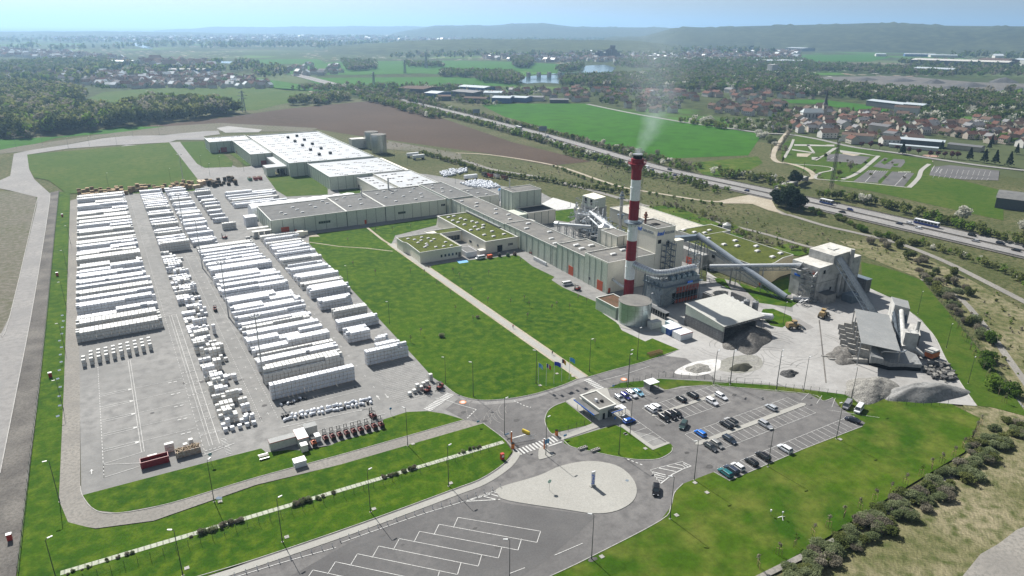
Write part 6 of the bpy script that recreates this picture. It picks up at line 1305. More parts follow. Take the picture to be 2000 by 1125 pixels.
def carparts(kind,col):
    L_,W_,belt,roof,cy,hood,tail=SH[kind]; h=L_/2; w_=W_/2
    key=kind
    if key not in carcache:
        b=MB(); zb=.28
        def ring(k,zt,wm=1): return [(w_*k*.9,zb),(w_*k,zb+.22),(w_*k*wm,zt-.16),(w_*k*wm*.92,zt)]
        loft(b,[(-h,[(w_*.74,.42),(w_*.82,.5),(w_*.82,tail-.25),(w_*.74,tail-.12)]),(-h+.14,ring(.93,tail-.03)),(-h+.6,ring(1,belt)),(0,ring(1,belt)),(cy[3],ring(1,hood+.02)),(h-.7,ring(.98,hood-.1)),(h-.16,ring(.88,hood-.26)),(h,[(w_*.66,.42),(w_*.74,.48),(w_*.74,hood-.42),(w_*.66,hood-.34)])])
        c=MB(); wb,wr=w_*.9,w_*.72
        def cab(mb,a,b_,c_,d,z0,z1,wb,wr,ms,mr):
            v=[(-wb,a,z0),(wb,a,z0),(wb,d,z0),(-wb,d,z0),(-wr,b_,z1),(wr,b_,z1),(wr,c_,z1),(-wr,c_,z1)]
            mb.add(v,[(0,1,5,4),(1,2,6,5),(2,3,7,6),(3,0,4,7)],ms); mb.add(v,[(4,5,6,7)],mr)
        g=MB(); cab(g,cy[0],cy[1],cy[2],cy[3],belt-.02,roof-.06,wb,wr,0,0)
        r=MB(); cab(r,cy[1]-.08,cy[1]+.06,cy[2]-.12,cy[2]+.06,roof-.07,roof,wr+.03,wr-.1,0,0)
        for q in (-1,1):
            for (y0,z0_,y1,z1_) in ((cy[0],belt,cy[1],roof-.06),(cy[3],belt,cy[2],roof-.06),(-.35,belt,-.4,roof-.06)):
                r.tube([(q*wb,y0,z0_),(q*wr,y1,z1_)],.045,4)
            r.box(q*w_-.04 if q>0 else q*w_-.14,q*w_+.14 if q>0 else q*w_+.04,cy[3]-.35,cy[3]-.2,belt,belt+.14)
        wh=MB()
        a_=Matrix.Rotation(R(90),3,'Y'); n=14
        vs=[(-.11,.32*math.cos(2*math.pi*i/n),.32*math.sin(2*math.pi*i/n)) for i in range(n)]+[(.11,.32*math.cos(2*math.pi*i/n),.32*math.sin(2*math.pi*i/n)) for i in range(n)]
        wh.add(vs,[(i,(i+1)%n,n+(i+1)%n,n+i) for i in range(n)],0); wh.add(vs[:n],[tuple(reversed(range(n)))],0); wh.add(vs[n:],[tuple(range(n))],0)
        v2=[(x_*1.05,y*.6,z*.6) for x_,y,z in vs]; wh.add(v2[:n],[tuple(reversed(range(n)))],1); wh.add(v2[n:],[tuple(range(n))],1)
        hl=MB(); hl.box(-.2,.2,-.06,.06,-.07,.07); tl=MB(); tl.box(-.14,.14,-.05,.05,-.12,.12)
        carcache[key]=(b,g,r,meshof(wh,'wheel',[TYRE,RIM]),meshof(hl,'headlight',LAMPG),meshof(tl,'tail_light',TAIL),{})
    b,g,r,wh,hl,tl,cc=carcache[key]
    if col not in cc: cc[col]=(meshof(b,'body',paint(col),False),meshof(g,'windows',GLASS),meshof(r,'roof',paint(col)))
    return cc[col],wh,hl,tl
def car(kind,col,label,x,y,rz,group='cars in the car park',cat='car',name='parked_car',z=0,roofc=None,full=True):
    (b,g,r),wh,hl,tl=carparts(kind,col); L_,W_,belt,roof,cy,hood,tail=SH[kind]
    t=thing(name,label,cat,(x,y,z),group,rz); I=Matrix.Identity(4)
    def ad(me,nm,loc=(0,0,0)): o=bpy.data.objects.new(nm,me); o.location=loc; return link(o,t,I)
    ad(b,'body'); ad(g,'windows')
    if roofc: r=carparts(kind,roofc)[0][2]
    ad(r,'roof')
    for q in (-1,1):
        ad(wh,'wheel',(q*(W_/2-.1),L_*.29,.32)); ad(wh,'wheel',(q*(W_/2-.1),-L_*.3,.32))
        if full: ad(hl,'headlight',(q*W_*.31,L_/2-.06,hood-.36)); ad(tl,'tail_light',(q*W_*.36,-L_/2+.06,tail-.28))
    return t
BLK=(.012,.012,.014); WHT=(.72,.73,.75); SIL=(.42,.43,.45); DGR=(.07,.075,.08)
PI=math.pi
yA2,yA1,yB2,yB1,yC,yT=143.2,137.0,125.2,118.6,107.6,153.4
for a in (
 ('hatch',SIL,'silver hatchback, first car beside the gatehouse fence',129.5,yT,PI),('hatch',(.03,.03,.22),'dark violet blue hatchback beside the silver one near the gatehouse',132,yT,PI),('suv',WHT,'white suv between the dark blue and the pale blue car',134.5,yT,PI),('sedan',(.25,.48,.62),'pale sky blue saloon nearest the motorcycle shelter',137.1,yT,PI),
 ('suv',WHT,'white suv at the corner of the first island, nearest the gatehouse',133.7,yA2,0),('hatch',WHT,'white hatchback beside the corner suv on the first island',136.1,yA2+.4,0),
 ('hatch',BLK,'black hatchback at the near corner of the first island',133.8,yA1,PI),('suv',(.015,.012,.015),'black suv in the middle of three black cars below the first island',136.4,yA1,PI),('hatch',(.018,.016,.018),'black car, third of the three black ones below the first island',138.8,yA1,PI),
 ('hatch',BLK,'black hatchback alone on the upper side of the first island',146.3,yA2,0),('suv',(.02,.021,.024),'dark suv on the upper side of the first island, farthest right',151.2,yA2,0),
 ('suv',WHT,'white car on the lower side of the first island, left of two',153.6,yA1,PI),('estate',WHT,'white estate car at the far right end of the first island',158.8,yA1+1.2,PI),
 ('suv',(.05,.085,.08),'dark green suv driving in the aisle between the two islands',135.8,131,PI/2+.55),
 ('hatch',(.015,.10,.45),'blue hatchback parked alone below the gatehouse',123.4,141,-PI/2),
 ('hatch',(.02,.17,.62),'bright blue hatchback at the near end of the second island',137.1,yB2,0),('estate',(.02,.021,.024),'black estate car on the upper side of the second island',147.3,yB2-.3,0),('suv',(.5,.5,.5),'white car with a red and black roof beside the black estate',149.9,yB2+.2,0),
 ('hatch',(.30,.30,.29),'grey beige hatchback below the second island, between two dark cars',137.2,yB1,PI),('sedan',DGR,'dark grey saloon at the near corner of the second island',134.6,yB1,PI),('estate',(.035,.05,.075),'dark blue grey estate below the second island',142.1,yB1,PI),
 ('suv',SIL,'silver suv below the middle of the second island',157.4,yB1+.4,PI),('hatch',(.5,.53,.56),'light silver car alone on the upper side of the second island, far right',167.2,yB2,0),
 ('estate',(.02,.16,.17),'teal estate car, first in the row along the lawn',129.0,yC,0),('estate',(.04,.05,.08),'dark blue estate between the teal and the white car along the lawn',131.5,yC+.2,0),('hatch',WHT,'white hatchback third in the row along the lawn',134.0,yC+.3,0),
 ('hatch',BLK,'black hatchback fourth in the row along the lawn',138.9,yC,0),('suv',BLK,'black car beside the tall lamp in the row along the lawn',143.8,yC+.3,0),('suv',(.68,.7,.72),'white electric car alone in the row along the lawn',152.1,yC-.2,0),
 ('sedan',(.02,.02,.03),'black saloon at the far right end of the row along the lawn',182.8,yC+.2,.3),
 ('suv',(.012,.012,.014),'shiny black suv driving past the teardrop island',107.8,111,PI+.15-.9),
 ):
    roofc=BLK if 'red and black' in a[2] else None; car(*a,roofc=roofc)
car('van',(.28,.28,.30),'grey minivan parked beside the white one at the lawn corner',189.2,114.2,PI/2+.35,cat='van'); car('van',WHT,'white passenger van at the lawn corner of the car park',190.2,110.8,PI/2+.35,cat='van')
car('van',WHT,'white van parked by the workshop next to the blue painted bay',157.8,303.5,PI/2,group='vans on the works roads',cat='van'); x,y=at(*z5(1325,545)); car('van',WHT,'white van parked on the works road in front of the orange doors',x,y,-PI/2-.1,group='vans on the works roads',cat='van')
# motorway traffic
def hwpt(y,d):
    for i in range(len(hw)-1):
        if hw[i][1]>=y>hw[i+1][1]:
            u=(hw[i][1]-y)/(hw[i][1]-hw[i+1][1]); x=hw[i][0]+(hw[i+1][0]-hw[i][0])*u; tx,ty=hw[i+1][0]-hw[i][0],hw[i+1][1]-hw[i][1]; L_=math.hypot(tx,ty); tx/=L_; ty/=L_
            return x-ty*d,y+tx*d,math.atan2(ty,tx)-PI/2
    return None
rq=random.Random(14)
traf=[(z6(938,117),'hatch',(.02,.03,.2),'dark blue car'),(z6(1055,98),'sedan',BLK,'black car'),(z6(1283,198),'hatch',WHT,'white car'),(z6(1300,183),'hatch',(.03,.03,.06),'dark car'),(z6(1410,208),'hatch',WHT,'white car'),(z6(1610,283),'suv',BLK,'black car'),(z6(1745,283),'hatch',SIL,'silver car'),(z6(1815,320),'suv',(.02,.02,.04),'dark car'),(z6(1938,357),'suv',BLK,'black car'),(z6(1990,335),'sedan',BLK,'black car'),
 (z3(72,1015),'hatch',(.02,.03,.12),'dark blue car'),(z3(126,1034),'hatch',WHT,'white car'),(z3(508,1100),'hatch',(.03,.04,.15),'blue car'),(z2(1820,982),'van',WHT,'white van'),(z2(1840,1010),'suv',DGR,'grey car'),(z2(1953,985),'hatch',(.03,.04,.25),'blue car'),(z2(1535,882),'hatch',WHT,'white car'),(z2(1565,895),'van',WHT,'white van'),(z2(1480,868),'suv',BLK,'black car'),(z2(1462,860),'hatch',SIL,'silver car'),(z2(1410,858),'hatch',(.4,.02,.02),'red car'),(z2(1382,845),'hatch',SIL,'silver car'),(z2(1318,830),'suv',DGR,'grey car'),(z2(1283,822),'hatch',BLK,'black car'),(z2(1192,803),'hatch',WHT,'white car'),(z2(1112,778),'suv',DGR,'grey car'),(z2(875,715),'hatch',BLK,'black car'),(z2(823,703),'hatch',SIL,'silver car'),(z2(730,680),'hatch',(.1,.02,.02),'dark red car'),(z2(655,662),'hatch',WHT,'white car'),(z2(595,648),'suv',BLK,'black car'),(z2(925,730),'hatch',(.03,.03,.1),'dark blue car')]
cnt={}
for (p,kind,col,lb) in traf:
    x,y=at(*p); h=hwpt(y,0); d=(x-h[0]); d=max(-10.5,min(10.5,d)); d=(3.4 if abs(d)<5 else 7)*(1 if d>0 else -1); X,Y,a=hwpt(y,-d)
    where='by the bus' if y<260 and y>190 else ('on the near stretch of the motorway' if y<=190 else ('on the motorway beside the scrub' if y<420 else ('on the motorway below the green field' if y<800 else 'on the farthest stretch of the motorway')))
    car(kind,col,'%s driving %s'%(lb,where),X,Y,a+(PI if d>0 else 0),group='traffic on the motorway',cat='van' if kind=='van' else 'car',name='motorway_car',z=.2,full=False)
def bus(lab,x,y,rz,col2,L_=18 if False else 14.5):
    t=thing('bus',lab,'bus',(x,y,.2),None,rz); I=Matrix.Identity(4)
    mb=MB(); mb.box(-1.25,1.25,-L_/2,L_/2,.35,1.5,1); mb.box(-1.25,1.25,-L_/2,L_/2,1.5,3.0,0); mb.box(-1.2,1.2,-L_/2+.1,L_/2-.1,3.0,3.15,0); o=mb.build('body',[WHITE,plain('bus_blue',col2,.4)],None); COL.objects.unlink(o); link(o,t,I)
    mb=MB()
    for q in (-1,1):
        for k in range(7): mb.box(q*1.26-.01,q*1.26+.01,-L_/2+.5+k*1.95,-L_/2+2.2+k*1.95,1.6,2.7)
    mb.box(-1.1,1.1,L_/2,L_/2+.03,1.3,2.8); mb.box(-1.1,1.1,-L_/2-.03,-L_/2,1.6,2.7); o=mb.build('windows',GLASS); COL.objects.unlink(o); link(o,t,I)
    wh=carcache['hatch'][3]
    for q in (-1,1):
        for yy in (-L_*.3,L_*.32): o=bpy.data.objects.new('wheel',wh); o.location=(q*1.15,yy,.45); o.scale=(1.3,1.45,1.45); link(o,t,I)
x,y=at(*z6(1445,195)); X,Y,a=hwpt(y,8); bus('long white bus with dark blue lower sides on the motorway',X,Y,a,(.02,.05,.25))
x,y=at(*z6(780,83)); X,Y,a=hwpt(y,6); bus('short white and blue coach passing the dark conifers on the motorway',X,Y,a,(.03,.08,.3),9)
x,y=at(*z2(1053,755)); X,Y,a=hwpt(y,4); bus('white lorry like bus far up the motorway below the signs',X,Y,a,(.5,.5,.5),12)
# tipping skips and trailers behind the halls
for lab,p,c in (('red truck skip parked in the yard behind the halls',z2(870,1038),(.35,.02,.02)),('dark grey truck skip parked in the yard behind the halls',z2(838,1032),(.08,.08,.08)),('white truck parked in the yard behind the halls',z2(910,1042),(.6,.6,.6)),('brown red truck skip at the end of the line behind the halls',z2(955,1050),(.12,.03,.02))):
    x,y=at(*p); t=thing('truck_skip',lab,'skip',(x,y,0),'row of truck skips'); mb=MB(); mb.box(x-1.3,x+1.3,y-3,y+3,.7,3.0,0); mb.build('body',plain('skip_paint',c,.5),t); deco(t,'load',[(x-1.15,x+1.15,y-2.8,y+2.8,3.01,3.1)],DARK); mb=MB()
    for q in (-1.1,1.1):
        for yy in (-2,2): mb.obox((x+q,y+yy,.4),(.3,.8,.8))
    mb.build('wheel',TYRE,t)
for lab,p in (('white box trailer standing behind the warehouse, left one',z2(417,920)),('white box trailer standing behind the warehouse, right one',z2(452,932)),('long white trailer beside the lower heap of bags',z2(757,1052))):
    x,y=at(*p); t=thing('trailer',lab,'trailer',(x,y,0),'white trailers'); mb=MB(); mb.box(x-5.5,x+5.5,y-1.25,y+1.25,1.1,3.9); mb.build('body',WHITE,t,bevel=.1); mb=MB(); mb.box(x-5,x-3,y-1.1,y+1.1,0,1.09); mb.box(x+3,x+5,y-1.1,y+1.1,0,1.09); mb.build('wheels',TYRE,t)
# tanks behind the great warehouse
for lab,p,r_,h in (('large silver tank behind the great warehouse, nearer one',z2(222,893),7.2,17),('large silver tank behind the great warehouse, farther one',z2(180,868),6.6,16)):
    x,y=at(*p); tank('storage_tank',lab,'tank',x,y,r_,h,STEEL,n=28,bands=3)
x,y=at(*z2(103,865)); bldg('pump_house','pale cabin beside the two silver tanks','building',x-8,x+6,y-4,y+6,9,OFFW,OFFW,par=0,seams=0)
# forklifts
def forklift(lab,x,y,rz,col=(.20,.014,.008)):
    t=thing('forklift',lab,'forklift',(x,y,0),'forklifts parked in a row' if 'row' in lab else None,rz); I=Matrix.Identity(4)
    def ad(mb,nm,mt,**k): o=bpy.data.objects.new(nm,meshof(mb,nm,mt)); return link(o,t,I)
    mb=MB(); mb.box(-.65,.65,-1.5,.9,.35,.95,0); mb.box(-.6,.6,-1.6,-.75,.95,1.35,0); mb.box(-.62,.62,-1.62,-1.3,.3,1.1,1); ad(mb,'body',[plain('forklift_red',col,.45),BLACK])
    mb=MB()
    for q in (-.55,.55):
        mb.tube([(q,.75,.9),(q,.45,2.25)],.05,4); mb.tube([(q,-.9,1.3),(q,-.7,2.25)],.05,4)
    mb.box(-.6,.6,-.75,.5,2.22,2.3); 
    ad(mb,'overhead_guard',BLACK)
    mb=MB()
    for q in (-.4,.4): mb.box(q-.07,q+.07,1.0,1.16,.1,3.0)
    for z in (.5,1.7,2.9): mb.box(-.4,.4,1.03,1.1,z,z+.1)
    mb.box(-.6,.6,1.18,1.26,.2,1.1); ad(mb,'mast',BLACK)
    mb=MB(); mb.box(-.5,-.35,1.26,2.4,.12,.18); mb.box(.35,.5,1.26,2.4,.12,.18); ad(mb,'fork',BLACK)
    mb=MB(); mb.box(-.3,.3,-.55,-.05,.95,1.15); mb.box(-.3,.3,-.65,-.5,1.1,1.6); ad(mb,'seat',BLACK)
    wh=carcache['hatch'][3]
    for q in (-.6,.6):
        for yy in (-1.1,.7): o=bpy.data.objects.new('wheel',wh); o.location=(q,yy,.32); link(o,t,I)
    return t
ords=['first','second','third','fourth','fifth','sixth','seventh','eighth','ninth']
for i in range(9): forklift('%s forklift in the row of red forklifts, counted from the cabins'%ords[i],41+i*2.06,177-i*.12,0)
forklift('large red forklift standing behind the end of the row',57,182,.2); x,y=at(*zK(1670,125)); forklift('red forklift by the grey pallets near the crossing, left of two',x,y,2.2); x,y=at(*zK(1795,95)); forklift('red forklift by the grey pallets near the crossing, right of two',x,y,2.2)
x,y=at(*z4(1262,695)); forklift('dark red forklift driving alone up the aisle',x,y,PI); x,y=at(*z4(1315,272)); forklift('dark red forklift near the dock shelters',x,y,1.2); x,y=at(*z5(1380,575)); forklift('dark forklift on the works road beside the white van',x,y,1.5); x,y=at(*z5(1112,362)); forklift('forklift parked against the wall by the workshop',x,y,0)
x,y=at(*zK(565,640)); forklift('small orange machine beside the fuel cabinet',x,y,0,(.6,.12,.02))
# wheel loaders
def loader(lab,x,y,rz):
    t=thing('wheel_loader',lab,'wheel loader',(x,y,0),None,rz); I=Matrix.Identity(4); Y_=plain('loader_ochre',(.32,.23,.11),.6)
    def ad(mb,nm,mt): o=bpy.data.objects.new(nm,meshof(mb,nm,mt)); return link(o,t,I)
    mb=MB(); mb.box(-1.1,1.1,-3.4,-.3,1.0,2.4,0); mb.box(-.9,.9,-3.2,-.9,2.4,2.8,0); mb.box(-.8,.8,-.3,1.6,.9,1.8,0); ad(mb,'body',Y_)
    mb=MB(); mb.box(-.8,.8,-1.0,.6,2.0,3.4,1); mb.box(-.85,.85,-1.1,.7,3.4,3.55,0); ad(mb,'cab',[Y_,GLASS])
    mb=MB()
    for q in (-.6,.6): mb.tube([(q,.8,1.9),(q,2.6,1.4),(q,3.3,.7)],.14,5)
    ad(mb,'lift_arm',Y_)
    mb=MB(); mb.prism([(-1.45,3.1),(1.45,3.1),(1.45,4.3),(-1.45,4.3)],.12,[1.3,1.3,.25,.25],0); ad(mb,'bucket',BLUEGREY)
    wh=carcache['hatch'][3]
    for q in (-1,1):
        for yy in (-2.2,1.3): o=bpy.data.objects.new('wheel',wh); o.location=(q*1.15,yy,.78); o.scale=(2.6,2.45,2.45); link(o,t,I)
x,y=at(*z6(820,730)); loader('dusty yellow wheel loader by the stone tower',x,y,-1.2); x,y=at(*z6(650,800)); loader('yellow wheel loader driving away from the open shed heap',x,y,-1.9)
x,y=at(*zF(860,690)); t=thing('excavator','small orange and white machine among the broken slabs','machine',(x,y,0)); deco(t,'body',[(x-2.2,x+2.2,y-1.5,y+1.5,.9,2.6)],plain('machine_orange',(.5,.13,.03),.6)); deco(t,'cover',[(x-2.3,x+2.3,y-1.2,y+1.8,2.61,3.3)],DUSTW); deco(t,'track',[(x-2.4,x+2.4,y-1.7,y-1,0,.88),(x-2.4,x+2.4,y+1,y+1.7,0,.88)],BLACK)
# ------------------------------------------------------------ lamps
POST=plain('dark_lamp_post',(.055,.07,.065),.5,.3); LH=plain('lamp_head_pale',(.55,.56,.56),.4)
def lamp_proto(H=12.0):
    r=thing('street_lamp','x','street lamp',(0,0,-500)); r.location=(0,0,0)
    mb=MB(); mb.tube([(0,0,0),(0,0,1.2)],.13,8); mb.tube([(0,0,1.2),(0,0,H-.4),(0,0,H)],[.1,.065,.06],8); mb.build('pole',POST,r)
    mb=MB(); mb.tube([(0,0,H),(.5,0,H+.15)],.06,6); o=mb.build('arm',POST,r)
    mb=MB(); mb.prism([(.4,-.17),(1.35,-.14),(1.4,0),(1.35,.14),(.4,.17)],H+.08,H+.24,0,bottom=True); mb.build('lamp_head',LH,r)
    mb=MB(); mb.box(-.25,.25,-.25,.25,0,.06); mb.build('base',CONC,r); return r
LP=lamp_proto()
def lamps(lst,grp,hs=1):
    global LP
    for i,(p,rz,lab) in enumerate(lst):
        x,y=at(*p); dup(LP,(x,y,0),rz,hs,lab,grp)
lamps([(z8(170,750),.3,'tall lamp post on the verge left of the second zigzag bay line'),(z8(628,598),.3,'tall lamp post on the verge opposite the tip of the teardrop island'),(z8(388,362),2,'tall lamp post on the verge lawn in front of the forklift row'),(z8(772,72),2.2,'tall lamp post at the bottom edge of the big lawn'),(z8(955,300),.2,'tall lamp post at the gate beside the orange barrier post'),(z8(1197,418),.2,'tall lamp post on the small splitter island'),(z8(1625,412),.2,'tall lamp post on the lawn below the gatehouse'),(z8(1690,300),1.6,'tall lamp post beside the lone blue car'),(z8(1465,1025),2.4,'tall lamp post at the lawn edge, bottom centre'),(z8(1925,790),2.4,'tall lamp post at the lawn corner beside the driving black suv'),(z8(985,1180),2.6,'lamp post rising from the bottom edge among the zigzag bays'),
 (z7(1255,690),.8,'tall lamp post beside the gravel track below the two skips'),(z7(1072,1122),2.6,'lamp post at the bottom edge left of the slab strip'),(z7(1655,925),.3,'tall lamp post on the verge above the bottom road'),(z7(340,1180),.3,'lamp post cut by the bottom edge, far left of the lawn'),(z7(350,690),3.1,'tall lamp post at the bend of the gravel track')],'tall lamps round the entrance')
lamps([(z9(65,562),3.0,'car park lamp post left of the teal car'),(z9(497,485),3.0,'car park lamp post beside the black car along the lawn'),(z9(898,322),3.0,'car park lamp post below the white van'),(z9(985,100),3.0,'car park lamp post behind the grey minivan'),(zI(435,250),.2,'lamp post at the grass strip by the pale blue saloon'),(zI(1545,205),.2,'lamp post in the fence above the first island, left of two'),(zI(1760,210),.2,'lamp post in the fence above the first island, right of two'),(zJ(652,122),.2,'lamp post in the fence above the second island'),(zJ(952,132),.2,'lamp post in the fence right of the second island'),
 (z5(1140,1122),2.2,'lamp post beside the first flagpole'),(z5(1452,1052),.2,'lamp post on the lawn edge right of the footpath'),(z5(1732,980),.2,'lamp post on the lawn corner by the round tank'),(z5(1680,1122),.2,'lamp post at the pavement near the speed roundel'), (z5(1800,760),.2,'lamp post right beside the round water tank'),(z6(180,1122),.2,'lamp post in front of the white dusted gravel'),(z6(275,1122),.2,'lamp post beside the olive heap'),(z6(550,1122),.2,'lamp post beside the black rubble heap')],'lamps round the car park and quarry')
lamps([(z6(585,780),.2,'lamp post on the small lawn by the gas tank'),(z6(1375,712),.2,'lamp post on the ring lawn behind the crusher tower'),(z6(1542,915),.2,'lamp post at the kerb of the ring road'),(z6(1670,1122),.2,'lamp post on the ring lawn near the grey heap'),(z6(365,278),.2,'lamp post in the scrub behind the green roof'),(z5(40,550),2.4,'lamp post at the lawn edge by the block pallets'),(z5(282,775),2.4,'lamp post at the lawn edge, second from the halls'),(z5(610,1122),2.4,'lamp post at the lawn edge near the crossing')],'lamps on the site edge',.8)
lamps([(p,0,'lamp post on the %s'%l) for p,l in ((z1(95,868),'service road by the roundabout'),(z1(250,850),'service road west of the big meadow'),(z1(400,865),'service road kerb'),(z1(533,810),'service road verge'),(z1(525,858),'road edge along the north lawn'),(z1(685,850),'north lawn top edge'),(z1(780,800),'road north of the north lawn'),(z1(935,790),'car park by the warehouse'),(z1(1180,980),'verge of the small north lawn'),(z1(1290,985),'small north lawn beside the drive'),(z1(1230,1030),'road corner before the loading canopy'),(z1(1430,1005),'road below the loading canopy'),(z1(635,1090),'bottom edge of the north lawn'),(z1(1000,1060),'north lawn corner'),(z2(388,965),'yard behind the white roofs'),(z2(483,935),'yard beyond the trailers'),(z2(667,1075),'yard beside the long trailer'),(z2(310,920),'yard by the silver tanks'))],'lamps on the northern service roads',.8)
for p,l in ((z4(415,305),'opposite the upper pallet rows'),(z4(395,460),'below the upper ones'),(z4(385,660),'opposite the middle pallet rows'),(z4(380,920),'opposite the short pallet lines'),(z7(372,150),'opposite the empty bays')):
    lamps([(p,3.1,'slim lamp post on the gravel track verge '+l)],'lamps along the gravel track',.85)
bpy.data.objects.remove(LP) if False else None
for ch in KIDS[LP.name]: bpy.data.objects.remove(ch)
bpy.data.objects.remove(LP)
# high masts with lamp rings
for i,(x,y,lab) in enumerate(((33,221.5,'nearest high mast with a ring of lamps in the stock yard'),(32.5,286,'second high mast from the front in the stock yard'),(32,357,'third high mast from the front in the stock yard'),(31.3,422,'high mast among the double rows of pallets'),(46.5,560,'farthest high mast, near the timber stacks'))):
    t=thing('light_mast',lab,'light mast',(x,y,0),'high masts in the stock yard'); mb=MB(); mb.tube([(x,y,0),(x,y,12),(x,y,25)],[.3,.2,.12],10); mb.build('pole',GALV,t); mb=MB(); n=12
    for k in range(n):
        a,b=2*PI*k/n,2*PI*(k+1)/n; mb.tube([(x+1.5*math.cos(a),y+1.5*math.sin(a),24.2),(x+1.5*math.cos(b),y+1.5*math.sin(b),24.2)],.06,4)
        if k%3==0: mb.tube([(x,y,24.6),(x+1.5*math.cos(a),y+1.5*math.sin(a),24.2)],.05,4)
    mb.build('ring',GALV,t)
    for k in range(8): a=2*PI*k/8; mb=MB(); mb.obox((x+1.6*math.cos(a),y+1.6*math.sin(a),24.0),(.5,.35,.25),a); mb.build('floodlight',POST,t)
# ------------------------------------------------------------ flags
def flag(lab,p,cols,ln):
    x,y=at(*p); t=thing('flagpole',lab,'flag',(x,y,0),'flags beside the footpath end'); mb=MB(); mb.tube([(x,y,0),(x,y,8.6)],.06,6); mb.build('pole',WHITE,t)
    mb=MB(); n=len(cols); W_=ln
    for i in range(n*3):
        u0,u1=i/(n*3),(i+1)/(n*3); f=lambda u:(x+.08+W_*u*.8,y-.15*math.sin(u*7)-u*.9,8.4-u*u*.8)
        a,b=f(u0),f(u1); mb.add([a,b,(b[0],b[1]+.02,b[2]-1.5+.1*math.sin(u1*6)),(a[0],a[1]+.02,a[2]-1.5+.1*math.sin(u0*6))],[(0,1,2,3)],i//3)
    mb.build('flag',[plain('flag_cloth',c,.8) for c in cols],t)
LB=(.08,.35,.7)
flag('pale blue flag, first of the five beside the footpath',zL(428,345),[LB,(.3,.55,.75)],1.2); flag('blue white and red flag, second of the five',zL(500,350),[(.02,.05,.3),(.7,.7,.7),(.5,.03,.03)],1.2); flag('deep blue flag flying open, third of the five',zL(570,330),[(.01,.04,.45),(.01,.04,.45)],2.4); flag('black red and yellow flag, fourth of the five',zL(640,305),[(.02,.02,.02),(.5,.02,.02),(.7,.5,.05)],1.1); flag('light blue flag, last of the five next to the footpath',zL(710,290),[LB,LB],1.7)
# ------------------------------------------------------------ fences
WIRE=plain('fence_wire',(.05,.075,.055),.7,.2)
pm=MB(); pm.box(-.04,.04,-.04,.04,0,2.0); FPOST=meshof(pm,'post',WIRE)
def fence(lab,pts,step=2.6,maxp=95,wires=6,h=2.0,world=False):
    q=pts if world else P(*pts); t=thing('fence',lab,'fence',(q[0][0],q[0][1],0)); tot=sum(math.dist(q[i],q[i+1]) for i in range(len(q)-1)); step=max(step,tot/maxp); L_=0; nxt=0
    mb=MB()
    for i in range(len(q)-1):
        a,b=q[i],q[i+1]; s=math.dist(a,b)
        while nxt<=L_+s: u=(nxt-L_)/s; inst(FPOST,'post',t,(a[0]+(b[0]-a[0])*u,a[1]+(b[1]-a[1])*u,0),0,h/2); nxt+=step
        L_+=s
        for k in range(wires): z=h*(k+.5)/wires; mb.tube([(*a,z),(*b,z)],.014,3,cap=False)
    mb.build('wire_mesh',WIRE,t)
fence('green wire fence along the slab strip in front of the works',[(-30,148.6),(83,148.6)],world=True)
fence('wire fence between the car park and the quarry yard',[zI(245,250),zI(410,215),zI(575,180),zI(735,130),zI(915,108),zI(1220,125),zI(1530,150),zI(1950,195),zJ(580,98),zJ(835,118),zJ(1110,150),zJ(1390,195),zJ(1680,215),(1780,792),(1860,792)])
fence('wire fence along the gatehouse path',[zL(625,785),zL(750,742),zL(875,700),zL(940,665),zL(850,610),zL(770,555)],step=3)
fence('dark wire fence along the left side of the site',[(116,376),(107,458),(92,620),(78,750),(60,900),(36,1120)],step=4)
fence('wire fence along the outer edge of the ring lawn',[(1801,546),(1870,632),(1901,670),(1950,732),(2010,815)],step=4)
fence('low park fence beside the leisure path',[zH(400,890),zH(500,935),zH(640,985)],step=3,h=1.2)
# low hoops along the kerb by the flags, bollards
mb=MB()
pp=spline(P((868,757),(890,774),(915,783),(947,787),(1000,783),(1050,773),(1100,757),(1130,745)),False,6)
t=thing('hoop_barrier','low grey hoop rails along the kerb below the big lawn','barrier',(pp[0][0],pp[0][1],0)); acc=0
for i in range(len(pp)-1):
    a,b=Vector(pp[i]),Vector(pp[i+1]); acc+=(b-a).length
    if acc>1.5: acc=0; mb2=MB(); d=(b-a).normalized()*.5; mb2.tube([(a.x-d.x,a.y-d.y,0),(a.x-d.x,a.y-d.y,.8),(a.x+d.x,a.y+d.y,.8),(a.x+d.x,a.y+d.y,0)],.03,4); mb2.build('hoop',GALV,t)
bm=MB(); bm.cyl(0,0,.0,.85,.085,n=10,m=0); bm.cyl(0,0,.851,1.0,.1,n=10,m=1); BOL=meshof(bm,'bollard',[WHITE,POST])
bp=spline(W(z8,(930,605),(740,668),(470,750),(260,823),(0,912)),False,6)+spline(W(z7,(1970,945),(1680,1030),(1420,1110),(1200,1180)),False,4)
L_=0; nxt=0; k=0
for i in range(len(bp)-1):
    s=math.dist(bp[i],bp[i+1])
    if s>8: continue
    while nxt<=L_+s:
        u=(nxt-L_)/s; o=bpy.data.objects.new('bollard',BOL); o.location=(bp[i][0]+(bp[i+1][0]-bp[i][0])*u,bp[i][1]+(bp[i+1][1]-bp[i][1])*u,0); COL.objects.link(o); tag(o,'white bollard with a dark cap in the long line beside the truck bays','bollard','bollards along the entrance road'); nxt+=2.35
    L_+=s
